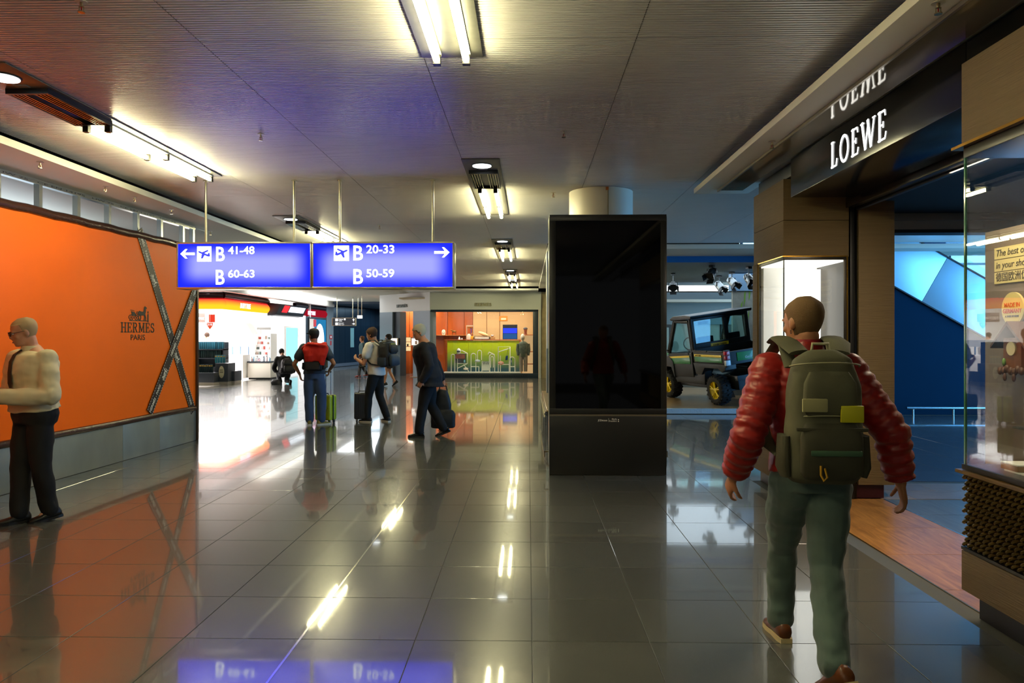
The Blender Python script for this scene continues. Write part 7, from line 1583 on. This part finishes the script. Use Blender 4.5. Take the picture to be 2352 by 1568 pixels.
st4 = [[(s*0.10, 0.10, 0.42), (s*0.13, 0.20, 0.50), (s*0.13, 0.30, 0.49), (s*0.14, 0.42, 0.38), (s*0.16, 0.42, 0.2), (s*0.19, 0.24, 0.06), (s*0.14, 0.08, 0.03)] for s in (-1, 1)]
backpack('large black backpack with grey-blue pocket on the man in white shirt', bpl, yw, (0.36, 0.27, 0.50), M_BPK, mat('pocket_steel', '#2f3d4b', rough=0.6), mat('zip_steel', '#5d6f80', rough=0.4), accents=[('yellow_patch', mat('patch_yellow', '#8d8a2a', rough=0.5), (-0.08, 0.08, -0.135, -0.12, 0.41, 0.44))], straps=st4)

# 5 businessman walking
px_, py_ = at(986, 11.75); yw = math.radians(95)
poseE = dict(elbL=(-.27,-.02,1.13), wrL=(-.26,.10,.90), elbR=(.28,-.10,1.14), wrR=(.27,-.20,.90), knL=(-.08,.10,.50), anL=(-.08,.16,.092), knR=(.08,-.02,.50), anR=(.08,-.22,.12), fpR=math.radians(-22), hyaw=math.radians(10), hpitch=math.radians(-16), lean=(0,0.10), curl=1.0, hdR=(0,-0.1,-1))
man, Eq = human('grey-haired businessman in dark suit walking with a case in his hand', (px_, py_, 0), yw, 1.79, poseE,
    dict(trousers=mat('suit_black', '#0c0d12', rough=0.85), top=mat('coat_navy', '#0c0e18', rough=0.85), topname='coat', pad=0.036, spad=0.024, hem=0.80, flare=0.025, sleeve=1.0, shoe=mat('oxford_black', '#0f0d0b', rough=0.25), hair=mat('hair_grey', '#aaa694', rough=0.8, bump=0.4, bscale=200), hairstyle=dict(t=0.012, low=0.05), loose=1.15, girth=1.12, depth=1.25), voxel=0.012, cvox=0.014, detail=True)
wq = Vector((px_, py_, 0))+Matrix.Rotation(yw, 3, 'Z') @ (Eq['wr'][1]+V(0,-0.01,-0.115))
bc = thing('travel_bag', 'dark soft travel bag hanging from the businessman hand', 'bag', (wq.x, wq.y, 0), yw)
m = MB(); m.loft([(V(0,0,wq.z-0.69),0.07,0.17),(V(0,0,wq.z-0.67),0.09,0.20),(V(0,0,wq.z-0.46),0.095,0.20),(V(0,0,wq.z-0.40),0.08,0.17)], n=22, power=3); m.loft([(V(0,0.03,wq.z-0.42),0.07,0.16),(V(0,0.03,wq.z-0.30),0.08,0.17),(V(0,0.02,wq.z-0.14),0.07,0.12),(V(0,0.0,wq.z-0.06),0.05,0.07)], n=22, power=3)
remesh(m, 'bag_body', mat('bag_black', '#121417', rough=0.6), bc, 0.013, 2, (0.005, 9, (1,1,1)))
MB().tube([(0,0.07,wq.z-0.09),(0,0.05,wq.z-0.005),(0,0.0,wq.z+0.010),(0,-0.05,wq.z-0.005),(0,-0.07,wq.z-0.09)], 0.010, 8).build('handle', M_BLACK, bc, smooth=True)
MB().box(-0.097, -0.092, -0.15, 0.15, wq.z-0.62, wq.z-0.46).build('front_pocket', mat('bag_pocket', '#1c2127', rough=0.6), bc, bevel=0.02)

# 6 man crouching by the duty free wall
px_, py_ = at(655, 24.5); yw = math.radians(35)
poseF = dict(drop=0.56, lean=(0.0, 0.30), elbL=(-.28,.34,.55), wrL=(-.18,.50,.42), elbR=(.26,.34,.55), wrR=(.12,.52,.42), knL=(-.14,.36,.40), anL=(-.13,.10,.092), knR=(.14,.32,.10), anR=(.13,-.10,.10), fpR=math.radians(-60), hpitch=math.radians(-35), curl=0.6)
man, Fq = human('man in black crouching on the floor by the duty free wall', (px_, py_, 0), yw, 1.75, poseF,
    dict(trousers=mat('suit_black', '#0c0d12', rough=0.85), top=mat('black_jacket', '#0d0e11', rough=0.7), topname='jacket', pad=0.045, spad=0.03, hem=0.92, sleeve=1.0, shoe=M_BLACK, hair=mat('hair_black', '#17130f', rough=0.8), hairstyle=dict(t=0.012, low=0.05)), voxel=0.018, cvox=0.02)
bpl = Vector((px_, py_, 0))+Matrix.Rotation(yw, 3, 'Z') @ V(0.03, -0.20, 0.36)
bpF = backpack('bulky black backpack on the crouching man', bpl, yw, (0.42, 0.30, 0.50), M_BPK, M_BPK, mat('zip_black', '#26282c', rough=0.4), straps=[[(s*0.12, 0.10, 0.42), (s*0.13, 0.3, 0.52), (s*0.14, 0.45, 0.45), (s*0.16, 0.42, 0.2)] for s in (-1, 1)])
bpF.rotation_euler = (math.radians(-18), 0, yw)
bg = thing('floor_bag', 'small dark bag on the floor before the crouching man', 'bag', (*at(633, 24.3), 0)); MB().loft([(V(0,0,0.004),0.13,0.10),(V(0,0,0.08),0.15,0.11),(V(0,0,0.17),0.10,0.07)], n=16, power=3).build('bag_body', M_BPK, bg, smooth=True); MB().tube([(-0.06,0,0.16),(-0.05,0,0.22),(0.05,0,0.22),(0.06,0,0.16)], 0.008, 6).build('handle', M_BPK, bg)

# 7 woman in dark skirt walking near the boutique
px_, py_ = at(893, 23.6); yw = math.radians(95)
poseG = dict(STAND, knL=(-.08,.08,.50), anL=(-.07,.14,.12), knR=(.08,-.02,.50), anR=(.07,-.20,.16), fpL=math.radians(-16), fpR=math.radians(-35), hyaw=0.0, elbR=(.24,-.08,1.12), wrR=(.24,.06,.92))
human('woman in dark dress and heels walking past the boutique entrance', (px_, py_, 0), yw, 1.66, poseG,
    dict(skirt=mat('dress_black', '#121114', rough=0.8), top=mat('dress_black', '#121114', rough=0.8), topname='dress_top', pad=0.014, hem=0.98, sleeve=0.9, shoe=M_BLACK, hair=mat('hair_darkbrown', '#231811', rough=0.7), hairstyle=dict(t=0.016, low=0.0), girth=0.9), voxel=0.018, cvox=0.02)
# 8 person further back
px_, py_ = at(832, 29.0); yw = math.radians(110)
human('distant person in teal top walking behind the man in white t-shirt', (px_, py_, 0), yw, 1.60, dict(STAND, knL=(-.08,.10,.50), anL=(-.08,.16,.092), anR=(.08,-.22,.12)),
    dict(trousers=mat('suit_black', '#0c0d12', rough=0.85), top=mat('teal_top', '#3d5a60', rough=0.8), pad=0.02, hem=0.95, sleeve=1.0, shoe=mat('shoe_red', '#8a2c24', rough=0.5), hair=mat('hair_chestnut', '#5d3a22', rough=0.7), hairstyle=dict(t=0.014, low=0.02)), voxel=0.02, cvox=0.02)
# 9 shop assistant
px_, py_ = at(478, 28.3); yw = math.radians(60)
human('shop visitor in pale grey top behind the white duty free counter', (px_, py_, 0.005), yw, 1.74, dict(STAND, hpitch=math.radians(-20), hyaw=math.radians(10)),
    dict(trousers=mat('suit_black', '#0c0d12', rough=0.85), top=mat('pale_grey_top', '#b9b4ab', rough=0.8), pad=0.02, hem=0.95, sleeve=1.0, shoe=M_BLACK, hair=mat('hair_brown', '#3a2415', rough=0.8), hairstyle=dict(t=0.012, low=0.05)), voxel=0.02, cvox=0.02)
